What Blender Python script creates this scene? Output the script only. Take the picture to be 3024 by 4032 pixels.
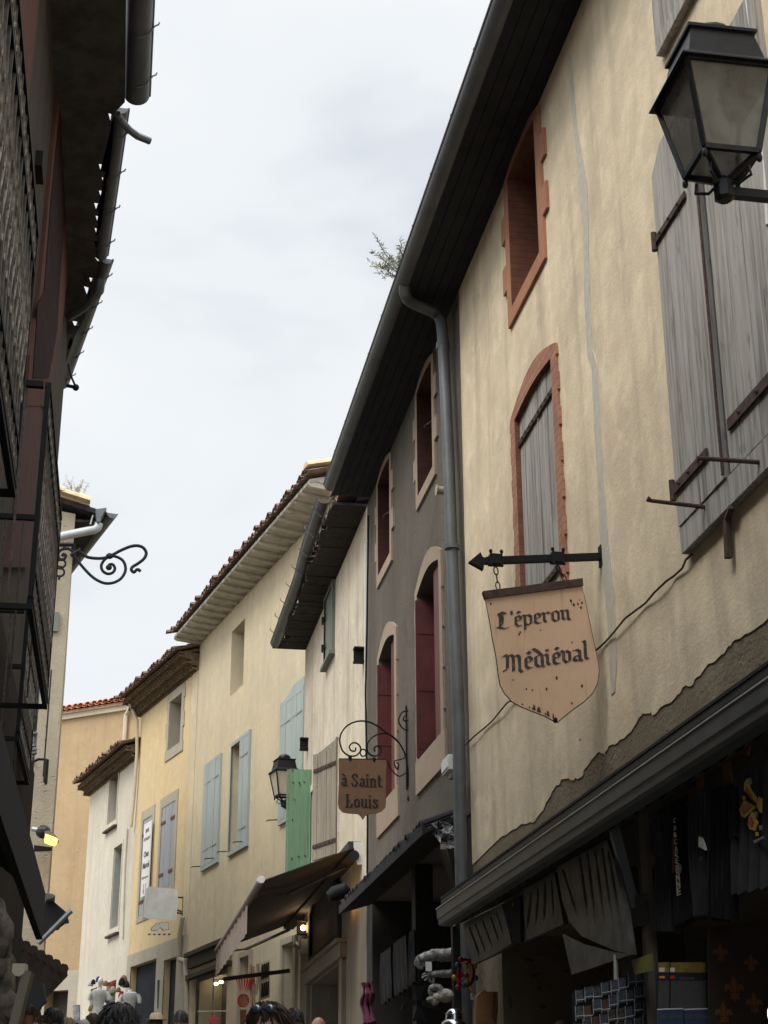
import bpy, math, random
from mathutils import Vector, Matrix
from mathutils.geometry import tessellate_polygon
random.seed(7)
for o in list(bpy.data.objects): bpy.data.objects.remove(o)
SC = bpy.context.scene; COL = SC.collection
# ------------------------------------------------------------- camera
W, H = 3024., 4032.
FP = 3450/0.54861; HZ = 1375/0.54861
PITCH = math.atan(HZ/FP); ROLL = math.radians(0.2); CAMZ = 1.6
cam = bpy.data.cameras.new('camera'); co = bpy.data.objects.new('camera', cam); COL.objects.link(co)
cam.sensor_fit = 'VERTICAL'; cam.sensor_height = 36; cam.lens = 36*FP/H
cam.clip_start = .05; cam.clip_end = 2000
co.matrix_world = Matrix.Translation((0, 0, CAMZ)) @ Matrix.Rotation(math.pi/2+PITCH, 4, 'X') @ Matrix.Rotation(-ROLL, 4, 'Z')
SC.camera = co
# ------------------------------------------------------------- sky, sun, exposure
SC.view_settings.view_transform = 'Standard'; SC.view_settings.look = 'None'
SC.view_settings.exposure = 0.45; SC.view_settings.gamma = 1
SUN_EL, SUN_AZ = 50, 232      # azimuth clockwise from +Y
w = bpy.data.worlds.new('World'); SC.world = w; w.use_nodes = True
n = w.node_tree.nodes; l = w.node_tree.links
n.clear()
out = n.new('ShaderNodeOutputWorld'); bgA = n.new('ShaderNodeBackground'); bgB = n.new('ShaderNodeBackground'); mx = n.new('ShaderNodeMixShader')
sky = n.new('ShaderNodeTexSky'); sky.sky_type = 'NISHITA'; sky.sun_disc = False
sky.sun_elevation = math.radians(SUN_EL); sky.sun_rotation = math.radians(SUN_AZ)
l.new(sky.outputs[0], bgA.inputs[0]); bgA.inputs[1].default_value = .08
tc = n.new('ShaderNodeTexCoord'); mp = n.new('ShaderNodeMapping'); mp.inputs['Scale'].default_value = (1.0, .8, 2.2); mp.inputs['Location'].default_value = (.35, .1, .4)
l.new(tc.outputs['Generated'], mp.inputs[0])
nz = n.new('ShaderNodeTexNoise'); nz.inputs['Scale'].default_value = 2.0; nz.inputs['Detail'].default_value = 5; nz.inputs['Roughness'].default_value = .5; nz.inputs['Distortion'].default_value = .35
l.new(mp.outputs[0], nz.inputs[0])
cr_ = n.new('ShaderNodeValToRGB'); e = cr_.color_ramp.elements
e[0].position = .34; e[0].color = (.48, .515, .575, 1); e[1].position = .66; e[1].color = (.71, .73, .74, 1)
m_ = e.new(.47); m_.color = (.65, .675, .70, 1)
l.new(nz.outputs[0], cr_.inputs[0])
sx = n.new('ShaderNodeSeparateXYZ'); l.new(tc.outputs['Generated'], sx.inputs[0])
mr = n.new('ShaderNodeMapRange'); mr.inputs[1].default_value = .68; mr.inputs[2].default_value = .95; mr.inputs[3].default_value = 1.0; mr.inputs[4].default_value = 3.8
l.new(sx.outputs[2], mr.inputs[0])
mr2 = n.new('ShaderNodeMapRange'); mr2.inputs[1].default_value = .25; mr2.inputs[2].default_value = -.5; mr2.inputs[3].default_value = 1.0; mr2.inputs[4].default_value = 2.1
l.new(sx.outputs[1], mr2.inputs[0])
mm = n.new('ShaderNodeMath'); mm.operation = 'MULTIPLY'; l.new(mr.outputs[0], mm.inputs[0]); l.new(mr2.outputs[0], mm.inputs[1])
l.new(cr_.outputs[0], bgB.inputs[0]); l.new(mm.outputs[0], bgB.inputs[1])
mx.inputs[0].default_value = .96; l.new(bgA.outputs[0], mx.inputs[1]); l.new(bgB.outputs[0], mx.inputs[2]); l.new(mx.outputs[0], out.inputs[0])
sl = bpy.data.lights.new('sun', 'SUN'); sl.energy = 1.5; sl.angle = math.radians(24); sl.color = (1, .95, .87)
so = bpy.data.objects.new('sun', sl); COL.objects.link(so)
a_, e_ = math.radians(SUN_AZ), math.radians(SUN_EL)
so.rotation_euler = Vector((math.sin(a_)*math.cos(e_), math.cos(a_)*math.cos(e_), math.sin(e_))).to_track_quat('Z', 'Y').to_euler()
so.location = (0, 0, 30)
# ------------------------------------------------------------- measuring: a point of the photo -> a ray -> a point on a wall's plane
def ray(X, Y):
    a = X-W/2; v = H/2-Y; c, s = math.cos(ROLL), math.sin(ROLL)
    a, v = a*c+v*s, -a*s+v*c
    return (a, FP*math.cos(PITCH)-v*math.sin(PITCH), FP*math.sin(PITCH)+v*math.cos(PITCH))
class Fr:
    def __init__(s, ox, oy, ang, left=False, X=None):
        a = math.radians(ang); s.ox, s.oy = ox, oy
        s.X = X or (-math.sin(a), math.cos(a))
        if left: s.X = (-s.X[0], -s.X[1])
        s.Y = (-s.X[1], s.X[0])
    def un(s, p, y=0):
        r = ray(*p); k = (s.ox*s.Y[0]+s.oy*s.Y[1]+y)/(r[0]*s.Y[0]+r[1]*s.Y[1]); wx, wy = r[0]*k, r[1]*k
        return ((wx-s.ox)*s.X[0]+(wy-s.oy)*s.X[1], CAMZ+r[2]*k)
    def perp(s, x, y=0):
        return Fr(s.ox+s.X[0]*x+s.Y[0]*y, s.oy+s.X[1]*x+s.Y[1]*y, 0, X=(-s.Y[0], -s.Y[1]))
    def w(s, x, y): return (s.ox+s.X[0]*x+s.Y[0]*y, s.oy+s.X[1]*x+s.Y[1]*y)
    def M(s, o):
        x, y = s.w(o[0], o[1])
        return Matrix(((s.X[0], s.Y[0], 0, x), (s.X[1], s.Y[1], 0, y), (0, 0, 1, o[2]), (0, 0, 0, 1)))
WORLD = Fr(0, 0, 0, X=(1, 0))
def at(p, dist):
    r = ray(*p); k = dist/r[1]; return (r[0]*k, dist, CAMZ+r[2]*k)
def atz(p, z):
    r = ray(*p); k = (z-CAMZ)/r[2]; return (r[0]*k, r[1]*k, z)
def plane(D, ang, left=False):
    a = math.radians(ang); return Fr(D*math.cos(a), D*math.sin(a), ang, left)
def cr(x0, y0, k): return lambda x, y: (x0+x*k, y0+y*k)
A=cr(0,0,.60277);B=cr(0,1200,.4972);C=cr(0,2200,.48222);D=cr(0,3100,.54249);E=cr(600,1800,.48222);F=cr(600,2600,.54249);G=cr(700,3300,.48222)
Hc=cr(1200,900,.54249);I=cr(1050,1900,.54249);J=cr(1000,2900,.60277);K=cr(1800,0,.73779);L=cr(1800,1300,.73779);M=cr(1700,2100,.79807);N=cr(1700,3000,.79807);O=cr(2400,0,.40678)
C2=cr(0,2000,.36179);D2=cr(0,2700,.36179);P=cr(0,3400,.30139);Q=cr(2200,3300,.49668);S=cr(2400,2900,.37613);T=cr(1500,3400,.48222);d=cr(0,0,1.82278)
def gz(y): return .065*max(-10, min(y, 60))
# ------------------------------------------------------------- mesh builder
class MB:
    def __init__(s): s.v = []; s.f = []
    def add(s, vs, fs):
        b = len(s.v); s.v += [tuple(v) for v in vs]; s.f += [tuple(b+i for i in f) for f in fs]; return s
    def box(s, x0, x1, y0, y1, z0, z1):
        return s.add([(x, y, z) for z in (z0, z1) for y in (y0, y1) for x in (x0, x1)], [(0,2,3,1),(4,5,7,6),(0,1,5,4),(2,6,7,3),(0,4,6,2),(1,3,7,5)])
    def prism(s, poly, y0, y1):
        n = len(poly)
        return s.add([(x, y0, z) for x, z in poly]+[(x, y1, z) for x, z in poly], [tuple(range(n)), tuple(range(2*n-1, n-1, -1))]+[(i, (i+1) % n, n+(i+1) % n, n+i) for i in range(n)])
    def ext(s, pts, vec):
        n = len(pts); v = Vector(vec)
        return s.add([Vector(p) for p in pts]+[Vector(p)+v for p in pts], [tuple(range(n)), tuple(range(2*n-1, n-1, -1))]+[(i, (i+1) % n, n+(i+1) % n, n+i) for i in range(n)])
    def bar(s, p, q, wd, th, up=(0, 0, 1)):
        p, q = Vector(p), Vector(q); t = (q-p).normalized(); u = t.cross(Vector(up))
        if u.length < 1e-4: u = t.cross(Vector((1, 0, 0)))
        u.normalize(); v = u.cross(t).normalized()
        c = [p+u*a*wd/2+v*b*th/2 for a, b in ((-1,-1),(1,-1),(1,1),(-1,1))]
        return s.ext(c, q-p)
    def tube(s, pts, r, n=8, closed=False):
        pts = [Vector(p) for p in pts]; N_ = len(pts); rs = r if isinstance(r, (list, tuple)) else [r]*N_
        vs = []; prev = None
        for i, p in enumerate(pts):
            t = (pts[(i+1) % N_]-pts[i-1]) if closed else (pts[min(i+1, N_-1)]-pts[max(i-1, 0)])
            t.normalize()
            if prev is None:
                u = t.cross(Vector((0, 0, 1)))
                if u.length < .1: u = t.cross(Vector((1, 0, 0)))
            else: u = prev-t*prev.dot(t)
            u.normalize(); prev = u; v = t.cross(u)
            vs += [p+(u*math.cos(2*math.pi*k/n)+v*math.sin(2*math.pi*k/n))*rs[i] for k in range(n)]
        fs = [(i*n+k, i*n+(k+1) % n, ((i+1) % N_)*n+(k+1) % n, ((i+1) % N_)*n+k) for i in range(N_ if closed else N_-1) for k in range(n)]
        if not closed: fs += [tuple(range(n)), tuple(range(N_*n-1, (N_-1)*n-1, -1))]
        return s.add(vs, fs)
    def lathe(s, c, prof, n=16, rot=0, sq=1):
        vs = [(c[0]+r*math.cos(rot+2*math.pi*k/n), c[1]+r*math.sin(rot+2*math.pi*k/n)*sq, c[2]+z) for r, z in prof for k in range(n)]
        m = len(prof)
        return s.add(vs, [(i*n+k, i*n+(k+1) % n, (i+1)*n+(k+1) % n, (i+1)*n+k) for i in range(m-1) for k in range(n)]+[tuple(range(n)), tuple(range(m*n-1, (m-1)*n-1, -1))])
    def ball(s, c, rx, ry, rz, n=14, m=8, jit=0):
        prof = [(math.sin(math.pi*i/m), -math.cos(math.pi*i/m)) for i in range(m+1)]
        vs = []
        for r, z in prof:
            for k in range(n):
                j = 1+random.uniform(-jit, jit)
                vs.append((c[0]+rx*max(r, .02)*math.cos(2*math.pi*k/n)*j, c[1]+ry*max(r, .02)*math.sin(2*math.pi*k/n)*j, c[2]+rz*z*j))
        return s.add(vs, [(i*n+k, i*n+(k+1) % n, (i+1)*n+(k+1) % n, (i+1)*n+k) for i in range(m) for k in range(n)]+[tuple(range(n)), tuple(range((m+1)*n-1, m*n-1, -1))])
    def holed(s, outer, holes, y0, back=None, depths=None):
        """front sheet at y0 with polygon holes, reveals going back, and the body behind to y=back"""
        loops = [outer]+[h for h in holes]
        tri = tessellate_polygon([[Vector((x, z, 0)) for x, z in lp] for lp in loops])
        flat = [p for lp in loops for p in lp]
        s.add([(x, y0, z) for x, z in flat], tri)
        for h, dp in zip(holes, depths or [0]*len(holes)):
            n = len(h)
            if dp: s.add([(x, y0, z) for x, z in h]+[(x, y0-dp, z) for x, z in h], [(i, (i+1) % n, n+(i+1) % n, n+i) for i in range(n)])
        if back is not None:
            n = len(outer)
            s.add([(x, y0, z) for x, z in outer]+[(x, back, z) for x, z in outer], [(i, (i+1) % n, n+(i+1) % n, n+i) for i in range(n)]+([tuple(range(n, 2*n))] if abs(back-y0) > .5 else []))
        return s
class Th:
    def __init__(s, ob, fr, org): s.ob, s.fr, s.org = ob, fr, org
def tag(ob, label=None, cat=None, group=None, kind=None):
    if label: ob['label'] = label
    if cat: ob['category'] = cat
    if group: ob['group'] = group
    if kind: ob['kind'] = kind
def mesh(name, mb, mat, org, smooth):
    me = bpy.data.meshes.new(name)
    me.from_pydata([(v[0]-org[0], v[1]-org[1], v[2]-org[2]) for v in mb.v], [], mb.f)
    me.update()
    import bmesh
    bm = bmesh.new(); bm.from_mesh(me); bmesh.ops.recalc_face_normals(bm, faces=bm.faces)
    bm.to_mesh(me); bm.free()
    if smooth:
        for p in me.polygons: p.use_smooth = True
        me.set_sharp_from_angle(angle=math.radians(42))
    me.materials.append(mat); return me
def thing(name, label, cat, fr, org=(0, 0, 0), group=None):
    ob = bpy.data.objects.new(name, None); COL.objects.link(ob); ob.empty_display_size = .2
    ob.matrix_world = fr.M(org); tag(ob, label, cat, group); return Th(ob, fr, org)
def part(name, mb, mat, T, par=None, smooth=False, label=None, kind=None):
    ob = bpy.data.objects.new(name, mesh(name, mb, mat, T.org, smooth)); COL.objects.link(ob)
    ob.parent = par or T.ob
    if label: ob['label'] = label
    if kind: ob['kind'] = kind
    return ob
def solo(name, mb, mat, label, cat, fr, org=None, group=None, smooth=False, kind=None):
    if org is None:
        xs = [v[0] for v in mb.v]; ys = [v[1] for v in mb.v]; zs = [v[2] for v in mb.v]
        org = ((min(xs)+max(xs))/2, (min(ys)+max(ys))/2, min(zs))
    ob = bpy.data.objects.new(name, mesh(name, mb, mat, org, smooth)); COL.objects.link(ob)
    ob.matrix_world = fr.M(org); tag(ob, label, cat, group, kind)
    T_ = Th(ob, fr, org); return T_
def uns(fr, pts, y=0): return [fr.un(p, y) for p in pts]
def un3(fr, pts, y=0): return [(a, y, b) for a, b in uns(fr, pts, y)]
# ------------------------------------------------------------- materials
MATS = {}
class NT:
    def __init__(s, name):
        s.m = bpy.data.materials.new(name); s.m.use_nodes = True; s.n = s.m.node_tree.nodes; s.l = s.m.node_tree.links
        s.b = s.n['Principled BSDF']; s.tc = s.n.new('ShaderNodeTexCoord')
    def noise(s, scale, detail=4, rough=.55, dist=0, sc=(1, 1, 1)):
        mp = s.n.new('ShaderNodeMapping'); mp.inputs['Scale'].default_value = sc; s.l.new(s.tc.outputs['Object'], mp.inputs[0])
        t = s.n.new('ShaderNodeTexNoise'); t.inputs['Scale'].default_value = scale; t.inputs['Detail'].default_value = detail
        t.inputs['Roughness'].default_value = rough; t.inputs['Distortion'].default_value = dist
        s.l.new(mp.outputs[0], t.inputs[0]); return t.outputs[0]
    def vor(s, scale, sc=(1, 1, 1)):
        mp = s.n.new('ShaderNodeMapping'); mp.inputs['Scale'].default_value = sc; s.l.new(s.tc.outputs['Object'], mp.inputs[0])
        t = s.n.new('ShaderNodeTexVoronoi'); t.inputs['Scale'].default_value = scale; s.l.new(mp.outputs[0], t.inputs[0]); return t.outputs[0]
    def ramp(s, f, a, b):
        r = s.n.new('ShaderNodeMapRange'); r.inputs[1].default_value = a; r.inputs[2].default_value = b; s.l.new(f, r.inputs[0]); return r.outputs[0]
    def mul(s, f, k):
        r = s.n.new('ShaderNodeMath'); r.operation = 'MULTIPLY'; s.l.new(f, r.inputs[0])
        if isinstance(k, (int, float)): r.inputs[1].default_value = k
        else: s.l.new(k, r.inputs[1])
        return r.outputs[0]
    def mix(s, f, a, b):
        r = s.n.new('ShaderNodeMix'); r.data_type = 'RGBA'
        s.l.new(f, r.inputs[0])
        for q, i in ((a, 6), (b, 7)):
            if isinstance(q, tuple): r.inputs[i].default_value = (*q, 1)
            else: s.l.new(q, r.inputs[i])
        return r.outputs[2]
    def bump(s, h, st, dist=.01, prev=None):
        r = s.n.new('ShaderNodeBump'); r.inputs['Strength'].default_value = st; r.inputs['Distance'].default_value = dist
        s.l.new(h, r.inputs['Height'])
        if prev: s.l.new(prev, r.inputs['Normal'])
        return r.outputs[0]
    def done(s, c, rough=.9, bump=None, metal=0, spec=.3):
        if isinstance(c, tuple): s.b.inputs['Base Color'].default_value = (*c, 1)
        else: s.l.new(c, s.b.inputs['Base Color'])
        s.b.inputs['Roughness'].default_value = rough; s.b.inputs['Metallic'].default_value = metal
        s.b.inputs['Specular IOR Level'].default_value = spec
        if bump: s.l.new(bump, s.b.inputs['Normal'])
        return s.m
def mulc(c, k): return tuple(min(1, x*k) for x in c)
def plaster(name, c, dirt, patch=None, streak=.5, mott=.5, grit=40, gst=.35, pits=0, big=.7):
    t = NT(name)
    col = t.mix(t.ramp(t.noise(big, 5, .6, .3), .35, .68), c, patch or mulc(c, .82))
    col = t.mix(t.mul(t.ramp(t.noise(3.2, 6, .65, .4), .48, .72), mott), col, mulc(c, 1.18))
    col = t.mix(t.mul(t.ramp(t.noise(1.0, 6, .6, .2, (3.6, 3.6, .28)), .5, .74), streak), col, dirt)
    col = t.mix(t.mul(t.ramp(t.noise(1.0, 8, .7, .2, (11, 11, 1.1)), .6, .8), streak*.35), col, mulc(dirt, .8))
    col = t.mix(t.mul(t.ramp(t.noise(11, 6, .7), .5, .8), .35), col, mulc(c, .72))
    col = t.mix(t.mul(t.ramp(t.noise(1.9, 9, .78, .5, (1, 1, .8)), .53, .60), mott*.38), col, mulc(c, .66))
    col = t.mix(t.mul(t.ramp(t.noise(2.6, 9, .8, .3, (1.3, 1.3, .6)), .60, .66), mott*.4), col, mulc(dirt, 1.05))
    g = t.bump(t.noise(grit, 4, .7), gst, .012); g = t.bump(t.noise(4, 4, .6), .2, .03, g)
    if pits:
        v = t.noise(9, 3, .5, .6, (1, 1, 1.6)); col = t.mix(t.mul(t.ramp(v, .66, .72), pits), col, mulc(dirt, .55)); g = t.bump(t.ramp(v, .72, .64), .5 if pits > .1 else .15, .02, g)
    return t.done(col, .95, g, spec=.06)
def wood(name, c, dark, grain=.6, scale=1, rough=.8, knots=.5):
    t = NT(name)
    g = t.noise(1, 6, .65, .6, (26*scale, 26*scale, 1.3*scale))
    col = t.mix(t.mul(t.ramp(g, .42, .68), grain), c, dark)
    col = t.mix(t.mul(t.ramp(t.noise(1.3, 3, .5, 0, (2.6, 2.6, .7)), .4, .66), .5), col, mulc(c, 1.2))
    col = t.mix(t.mul(t.ramp(t.noise(5, 5, .6, .3, (2.5, 2.5, .8)), .62, .72), knots), col, mulc(dark, .5))
    return t.done(col, rough, t.bump(g, .45, .006), spec=.2)
def plain(name, c, rough=.7, metal=0, var=.25, scale=8, c2=None, bs=.15, spec=.4, sc=(1, 1, 1), lo=.4, hi=.65):
    t = NT(name); f = t.noise(scale, 5, .6, .2, sc)
    return t.done(t.mix(t.ramp(f, lo, hi), c, c2 or mulc(c, 1-var)), rough, t.bump(t.noise(scale*3, 3), bs, .006) if bs else None, metal, spec)
def bricks(name, c, c2, mortar=(.3, .27, .23), bw=.22, bh=.065, axis='Z'):
    t = NT(name); mp = t.n.new('ShaderNodeMapping'); t.l.new(t.tc.outputs['Object'], mp.inputs[0])
    if axis == 'Z': mp.inputs['Rotation'].default_value = (math.pi/2, 0, 0)
    br = t.n.new('ShaderNodeTexBrick'); t.l.new(mp.outputs[0], br.inputs[0]); br.inputs['Scale'].default_value = 1
    br.inputs['Brick Width'].default_value = bw; br.inputs['Row Height'].default_value = bh; br.inputs['Mortar Size'].default_value = .006
    br.inputs['Color1'].default_value = (*c, 1); br.inputs['Color2'].default_value = (*c2, 1); br.inputs['Mortar'].default_value = (*mortar, 1)
    col = t.mix(t.mul(t.ramp(t.noise(6, 5, .6), .45, .7), .5), br.outputs[0], mulc(c2, .7))
    return t.done(col, .9, t.bump(t.noise(60, 3), .3, .004), spec=.15)
def lines(name, c, dark, axis, period, wd=.14):
    """surface with joints across one axis: courses of tiles or bricks laid on edge"""
    t = NT(name); sp = t.n.new('ShaderNodeSeparateXYZ'); t.l.new(t.tc.outputs['Object'], sp.inputs[0])
    m1 = t.n.new('ShaderNodeMath'); m1.operation = 'DIVIDE'; t.l.new(sp.outputs[axis], m1.inputs[0]); m1.inputs[1].default_value = period
    m2 = t.n.new('ShaderNodeMath'); m2.operation = 'FRACT'; t.l.new(m1.outputs[0], m2.inputs[0])
    m3 = t.n.new('ShaderNodeMath'); m3.operation = 'LESS_THAN'; t.l.new(m2.outputs[0], m3.inputs[0]); m3.inputs[1].default_value = wd
    col = t.mix(t.ramp(t.noise(7, 5, .6), .4, .65), c, mulc(c, .7)); col = t.mix(t.mul(m3.outputs[0], .75), col, dark)
    g = t.bump(m3.outputs[0], -.3, .008); return t.done(col, .9, t.bump(t.noise(50, 3), .3, .004, g), spec=.15)
def emit(name, c, st):
    t = NT(name); t.b.inputs['Emission Color'].default_value = (*c, 1); t.b.inputs['Emission Strength'].default_value = st
    return t.done(c, .6)
def glass(name, c=(.03, .035, .04), rough=.15): return plain(name, c, rough, 0, .2, 2, bs=0, spec=.6)
m = {}
m['cream'] = plaster('cream_lime_plaster', (.76, .64, .455), (.36, .29, .21), (.60, .50, .36), .55, .8, 45, .3, 0, 1.5)
m['mortar'] = plaster('brown_mortar', (.25, .205, .145), (.13, .105, .078), None, .3, .7, 22, .9, .7)
m['patch'] = plain('grey_mortar_patch', (.54, .50, .41), .95, 0, .15, 14)
m['grey_rough'] = plaster('grey_pebbledash', (.122, .108, .092), (.10, .088, .075), (.17, .15, .125), .35, .8, 60, 1.0, .2)
m['old'] = plaster('weathered_plaster', (.60, .53, .42), (.26, .21, .16), (.46, .40, .31), .6, .7, 40, .4, .35, 1.1)
m['r4'] = plaster('pale_yellow_plaster', (.61, .52, .355), (.42, .37, .28), (.52, .455, .33), .5, .5, 60, .15, 0, .6)
m['r5'] = plaster('yellow_ochre_plaster', (.62, .475, .265), (.46, .38, .25), (.585, .475, .295), .5, .6, 60, .15, 0, .9)
m['r6'] = plaster('off_white_plaster', (.59, .54, .445), (.36, .33, .27), (.52, .475, .39), .55, .5, 50, .2, 0, .8)
m['r7'] = plaster('tan_render', (.42, .30, .17), (.26, .19, .12), (.37, .27, .165), .4, .5, 30, .6, .35, .5)
m['l2'] = plaster('beige_roughcast', (.38, .325, .235), (.20, .17, .12), None, .35, .4, 26, .9, .6)
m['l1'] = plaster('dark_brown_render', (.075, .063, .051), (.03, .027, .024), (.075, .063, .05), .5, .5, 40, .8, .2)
m['edge_strip'] = plain('pale_corner_render', (.58, .50, .36), .95, 0, .12, 3)
m['stone'] = plaster('grey_limestone', (.42, .38, .30), (.27, .24, .19), None, .3, .4, 30, .3)
m['pinkstone'] = plaster('pale_pink_stone', (.36, .285, .215), (.22, .18, .14), None, .2, .4, 50, .4)
m['brick'] = plaster('red_brick_surround', (.40, .205, .135), (.24, .11, .07), (.42, .21, .125), .3, .5, 50, .3)
m['brickc'] = lines('brick_courses', (.42, .215, .145), (.20, .10, .065), 2, .062)
m['brickr'] = lines('brick_reveal_courses', (.22, .095, .06), (.12, .06, .04), 2, .06)
m['greywood'] = wood('silver_grey_wood', (.38, .36, .325), (.11, .10, .09), .9)
m['oldshutter'] = wood('bare_weathered_wood', (.24, .21, .165), (.11, .09, .065), .7)
m['bluegrey'] = wood('blue_grey_painted_wood', (.34, .39, .375), (.27, .31, .30), .35, 1, .6, .1)
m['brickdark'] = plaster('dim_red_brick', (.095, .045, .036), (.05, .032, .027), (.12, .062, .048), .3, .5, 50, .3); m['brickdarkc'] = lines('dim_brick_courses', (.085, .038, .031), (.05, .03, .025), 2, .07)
m['r5shutter'] = wood('grey_painted_wood', (.30, .32, .33), (.22, .23, .24), .35, 1, .6, .1)
m['green'] = wood('flaking_green_paint', (.155, .275, .165), (.07, .11, .065), .6, 1, .6, 1)
m['dullgreen'] = wood('dull_green_wood', (.155, .175, .145), (.10, .11, .09), .4, 1, .7, .3)
m['redpaint'] = plain('dark_red_painted_metal', (.115, .027, .024), .5, 0, .3, 5)
m['zinc'] = plain('weathered_zinc', (.095, .102, .108), .5, .35, .3, 5)
m['zincl'] = plain('grey_pipe_paint', (.115, .125, .13), .5, .1, .25, 4, bs=.05)
m['zincp'] = plain('pale_zinc', (.42, .43, .42), .5, .3, .2, 5)
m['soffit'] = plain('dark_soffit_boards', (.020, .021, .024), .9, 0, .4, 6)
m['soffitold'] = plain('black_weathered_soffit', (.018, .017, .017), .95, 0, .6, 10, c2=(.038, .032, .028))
m['white_soffit'] = plain('off_white_painted_boards', (.50, .47, .40), .8, 0, .25, 5, c2=(.36, .34, .29))
m['tile'] = plain('terracotta_tiles', (.20, .125, .09), .9, 0, .3, 7, c2=(.10, .07, .055))
m['tilepale'] = plain('pale_lichen_tiles', (.55, .42, .24), .9, 0, .3, 7, c2=(.38, .30, .19))
m['tilered'] = plain('bright_red_tiles', (.50, .21, .13), .9, 0, .3, 5, c2=(.36, .15, .10))
m['genoise'] = plain('mossy_cornice_tiles', (.17, .12, .065), .95, 0, .4, 9, c2=(.09, .06, .035))
m['iron'] = plain('black_iron', (.010, .010, .011), .7, 0, .3, 14, spec=.2)
m['rust'] = plain('rusty_iron', (.085, .05, .038), .85, .2, .4, 25, c2=(.04, .028, .024))
m['rustred'] = plain('red_brown_hinge', (.16, .06, .04), .8, 0, .3, 12)
m['lampmetal'] = plain('dark_grey_lamp_paint', (.018, .02, .024), .45, .3, .3, 20, bs=.1)
m['lampglass'] = plain('frosted_dusty_glass', (.24, .225, .195), .25, 0, .3, 5, c2=(.14, .13, .11), bs=.03)
m['lampglassp'] = plain('pale_frosted_glass', (.55, .50, .40), .5, 0, .12, 3, bs=.03)
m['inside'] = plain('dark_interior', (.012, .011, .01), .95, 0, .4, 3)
m['glass'] = glass('dark_window_glass'); m['glassg'] = glass('grey_window_glass', (.10, .115, .125))
m['winframe'] = plain('grey_window_frame', (.38, .39, .37), .6, 0, .15, 8)
m['whitep'] = plain('white_plastic', (.72, .72, .70), .4, 0, .06, 4, bs=.02)
m['awning'] = plain('taupe_awning_fabric', (.05, .040, .034), .9, 0, .2, 3, bs=.05)
m['valance'] = plain('pale_valance_fabric', (.19, .15, .125), .9, 0, .2, 6, bs=.1)
m['blackcloth'] = plain('black_canvas', (.008, .008, .009), .95, 0, .4, 3)
m['darkwood'] = wood('dark_stained_wood', (.045, .036, .028), (.02, .017, .014), .6)
m['greyboard'] = wood('grey_dark_boards', (.038, .036, .033), (.02, .018, .017), .6)
m['shopwood'] = wood('taupe_shopfront_wood', (.16, .135, .105), (.10, .085, .065), .4)
m['cobble'] = plain('paving_stone', (.16, .145, .125), .9, 0, .4, 4)
m['skin'] = plain('skin', (.42, .22, .15), .55, 0, .12, 10, bs=.03)
m['hairblack'] = plain('black_hair', (.012, .010, .010), .6, 0, .4, 60, sc=(1, 1, .2), bs=.8)
m['hairbrown'] = plain('brown_hair', (.05, .028, .018), .6, 0, .4, 60, sc=(1, 1, .2), bs=.8)
m['hairlight'] = plain('sandy_hair', (.17, .11, .06), .6, 0, .4, 60, sc=(1, 1, .2), bs=.8)
m['hairgrey'] = plain('grey_hair', (.30, .27, .24), .6, 0, .4, 60, sc=(1, 1, .2), bs=.8)
def cloth(n, c, v=.25): return plain(n, c, .95, 0, v, 8, bs=.2)
m['blackshirt'] = cloth('black_cotton', (.012, .012, .014)); m['greyshirt'] = cloth('charcoal_cotton', (.035, .036, .04))
m['redshirt'] = cloth('red_cotton', (.30, .03, .03)); m['blueshirt'] = cloth('navy_cotton', (.03, .05, .11)); m['whiteshirt'] = cloth('white_cotton', (.6, .6, .58)); m['denim'] = cloth('denim', (.05, .07, .11))
m['straw'] = cloth('straw_hat', (.50, .40, .26)); m['pink'] = cloth('pink_scarf', (.085, .013, .035)); m['orange'] = cloth('orange_cloth', (.20, .085, .03))
m['leather'] = plain('tan_leather', (.28, .13, .04), .6, 0, .35, 6, c2=(.18, .08, .03)); m['steel'] = plain('polished_steel', (.45, .45, .46), .22, 1, .2, 8, bs=.05)
m['pewter'] = plain('silver_grey_resin', (.30, .29, .27), .45, .4, .5, 26, c2=(.12, .115, .11), bs=.8); m['fur'] = plain('cream_horn_fur', (.42, .38, .30), .9, 0, .4, 22, bs=.9)
m['slate'] = plain('grey_foil_cloth', (.11, .105, .095), .6, .1, .5, 7, c2=(.05, .048, .044), bs=.9)
m['red'] = plain('red_print', (.42, .02, .02), .5, 0, .1); m['yellow'] = plain('yellow_print', (.55, .38, .04), .5, 0, .1); m['blue'] = plain('blue_print', (.03, .10, .28), .4, 0, .2); m['whitepr'] = plain('white_print', (.6, .58, .56), .5, 0, .1)
m['darkbrown'] = cloth('dark_brown_cloth', (.03, .018, .012)); m['gold'] = cloth('dull_orange_print', (.13, .05, .015))
m['signsheet'] = None
t = NT('rusty_cream_enamel')
c_ = t.mix(t.ramp(t.noise(3, 4, .6), .3, .7), (.66, .45, .30), (.56, .38, .25))
c_ = t.mix(t.ramp(t.noise(24, 6, .75, .4, (1, 1, .55)), .70, .75), c_, (.10, .045, .025))
c_ = t.mix(t.mul(t.ramp(t.noise(3, 5, .6, .2, (7, 7, .6)), .58, .74), .5), c_, (.28, .15, .08))
m['signsheet'] = t.done(c_, .6, t.bump(t.noise(30, 3), .1, .003))
m['louis'] = plain('brown_sign_paint', (.235, .13, .07), .7, 0, .15, 9)
m['ink'] = plain('faded_black_lettering', (.045, .032, .032), .7, 0, .5, 40, c2=(.13, .085, .06), lo=.5, hi=.7)
m['inkd'] = plain('dark_lettering', (.03, .02, .018), .7)
m['inkg'] = plain('grey_lettering', (.10, .10, .10), .7)
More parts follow.
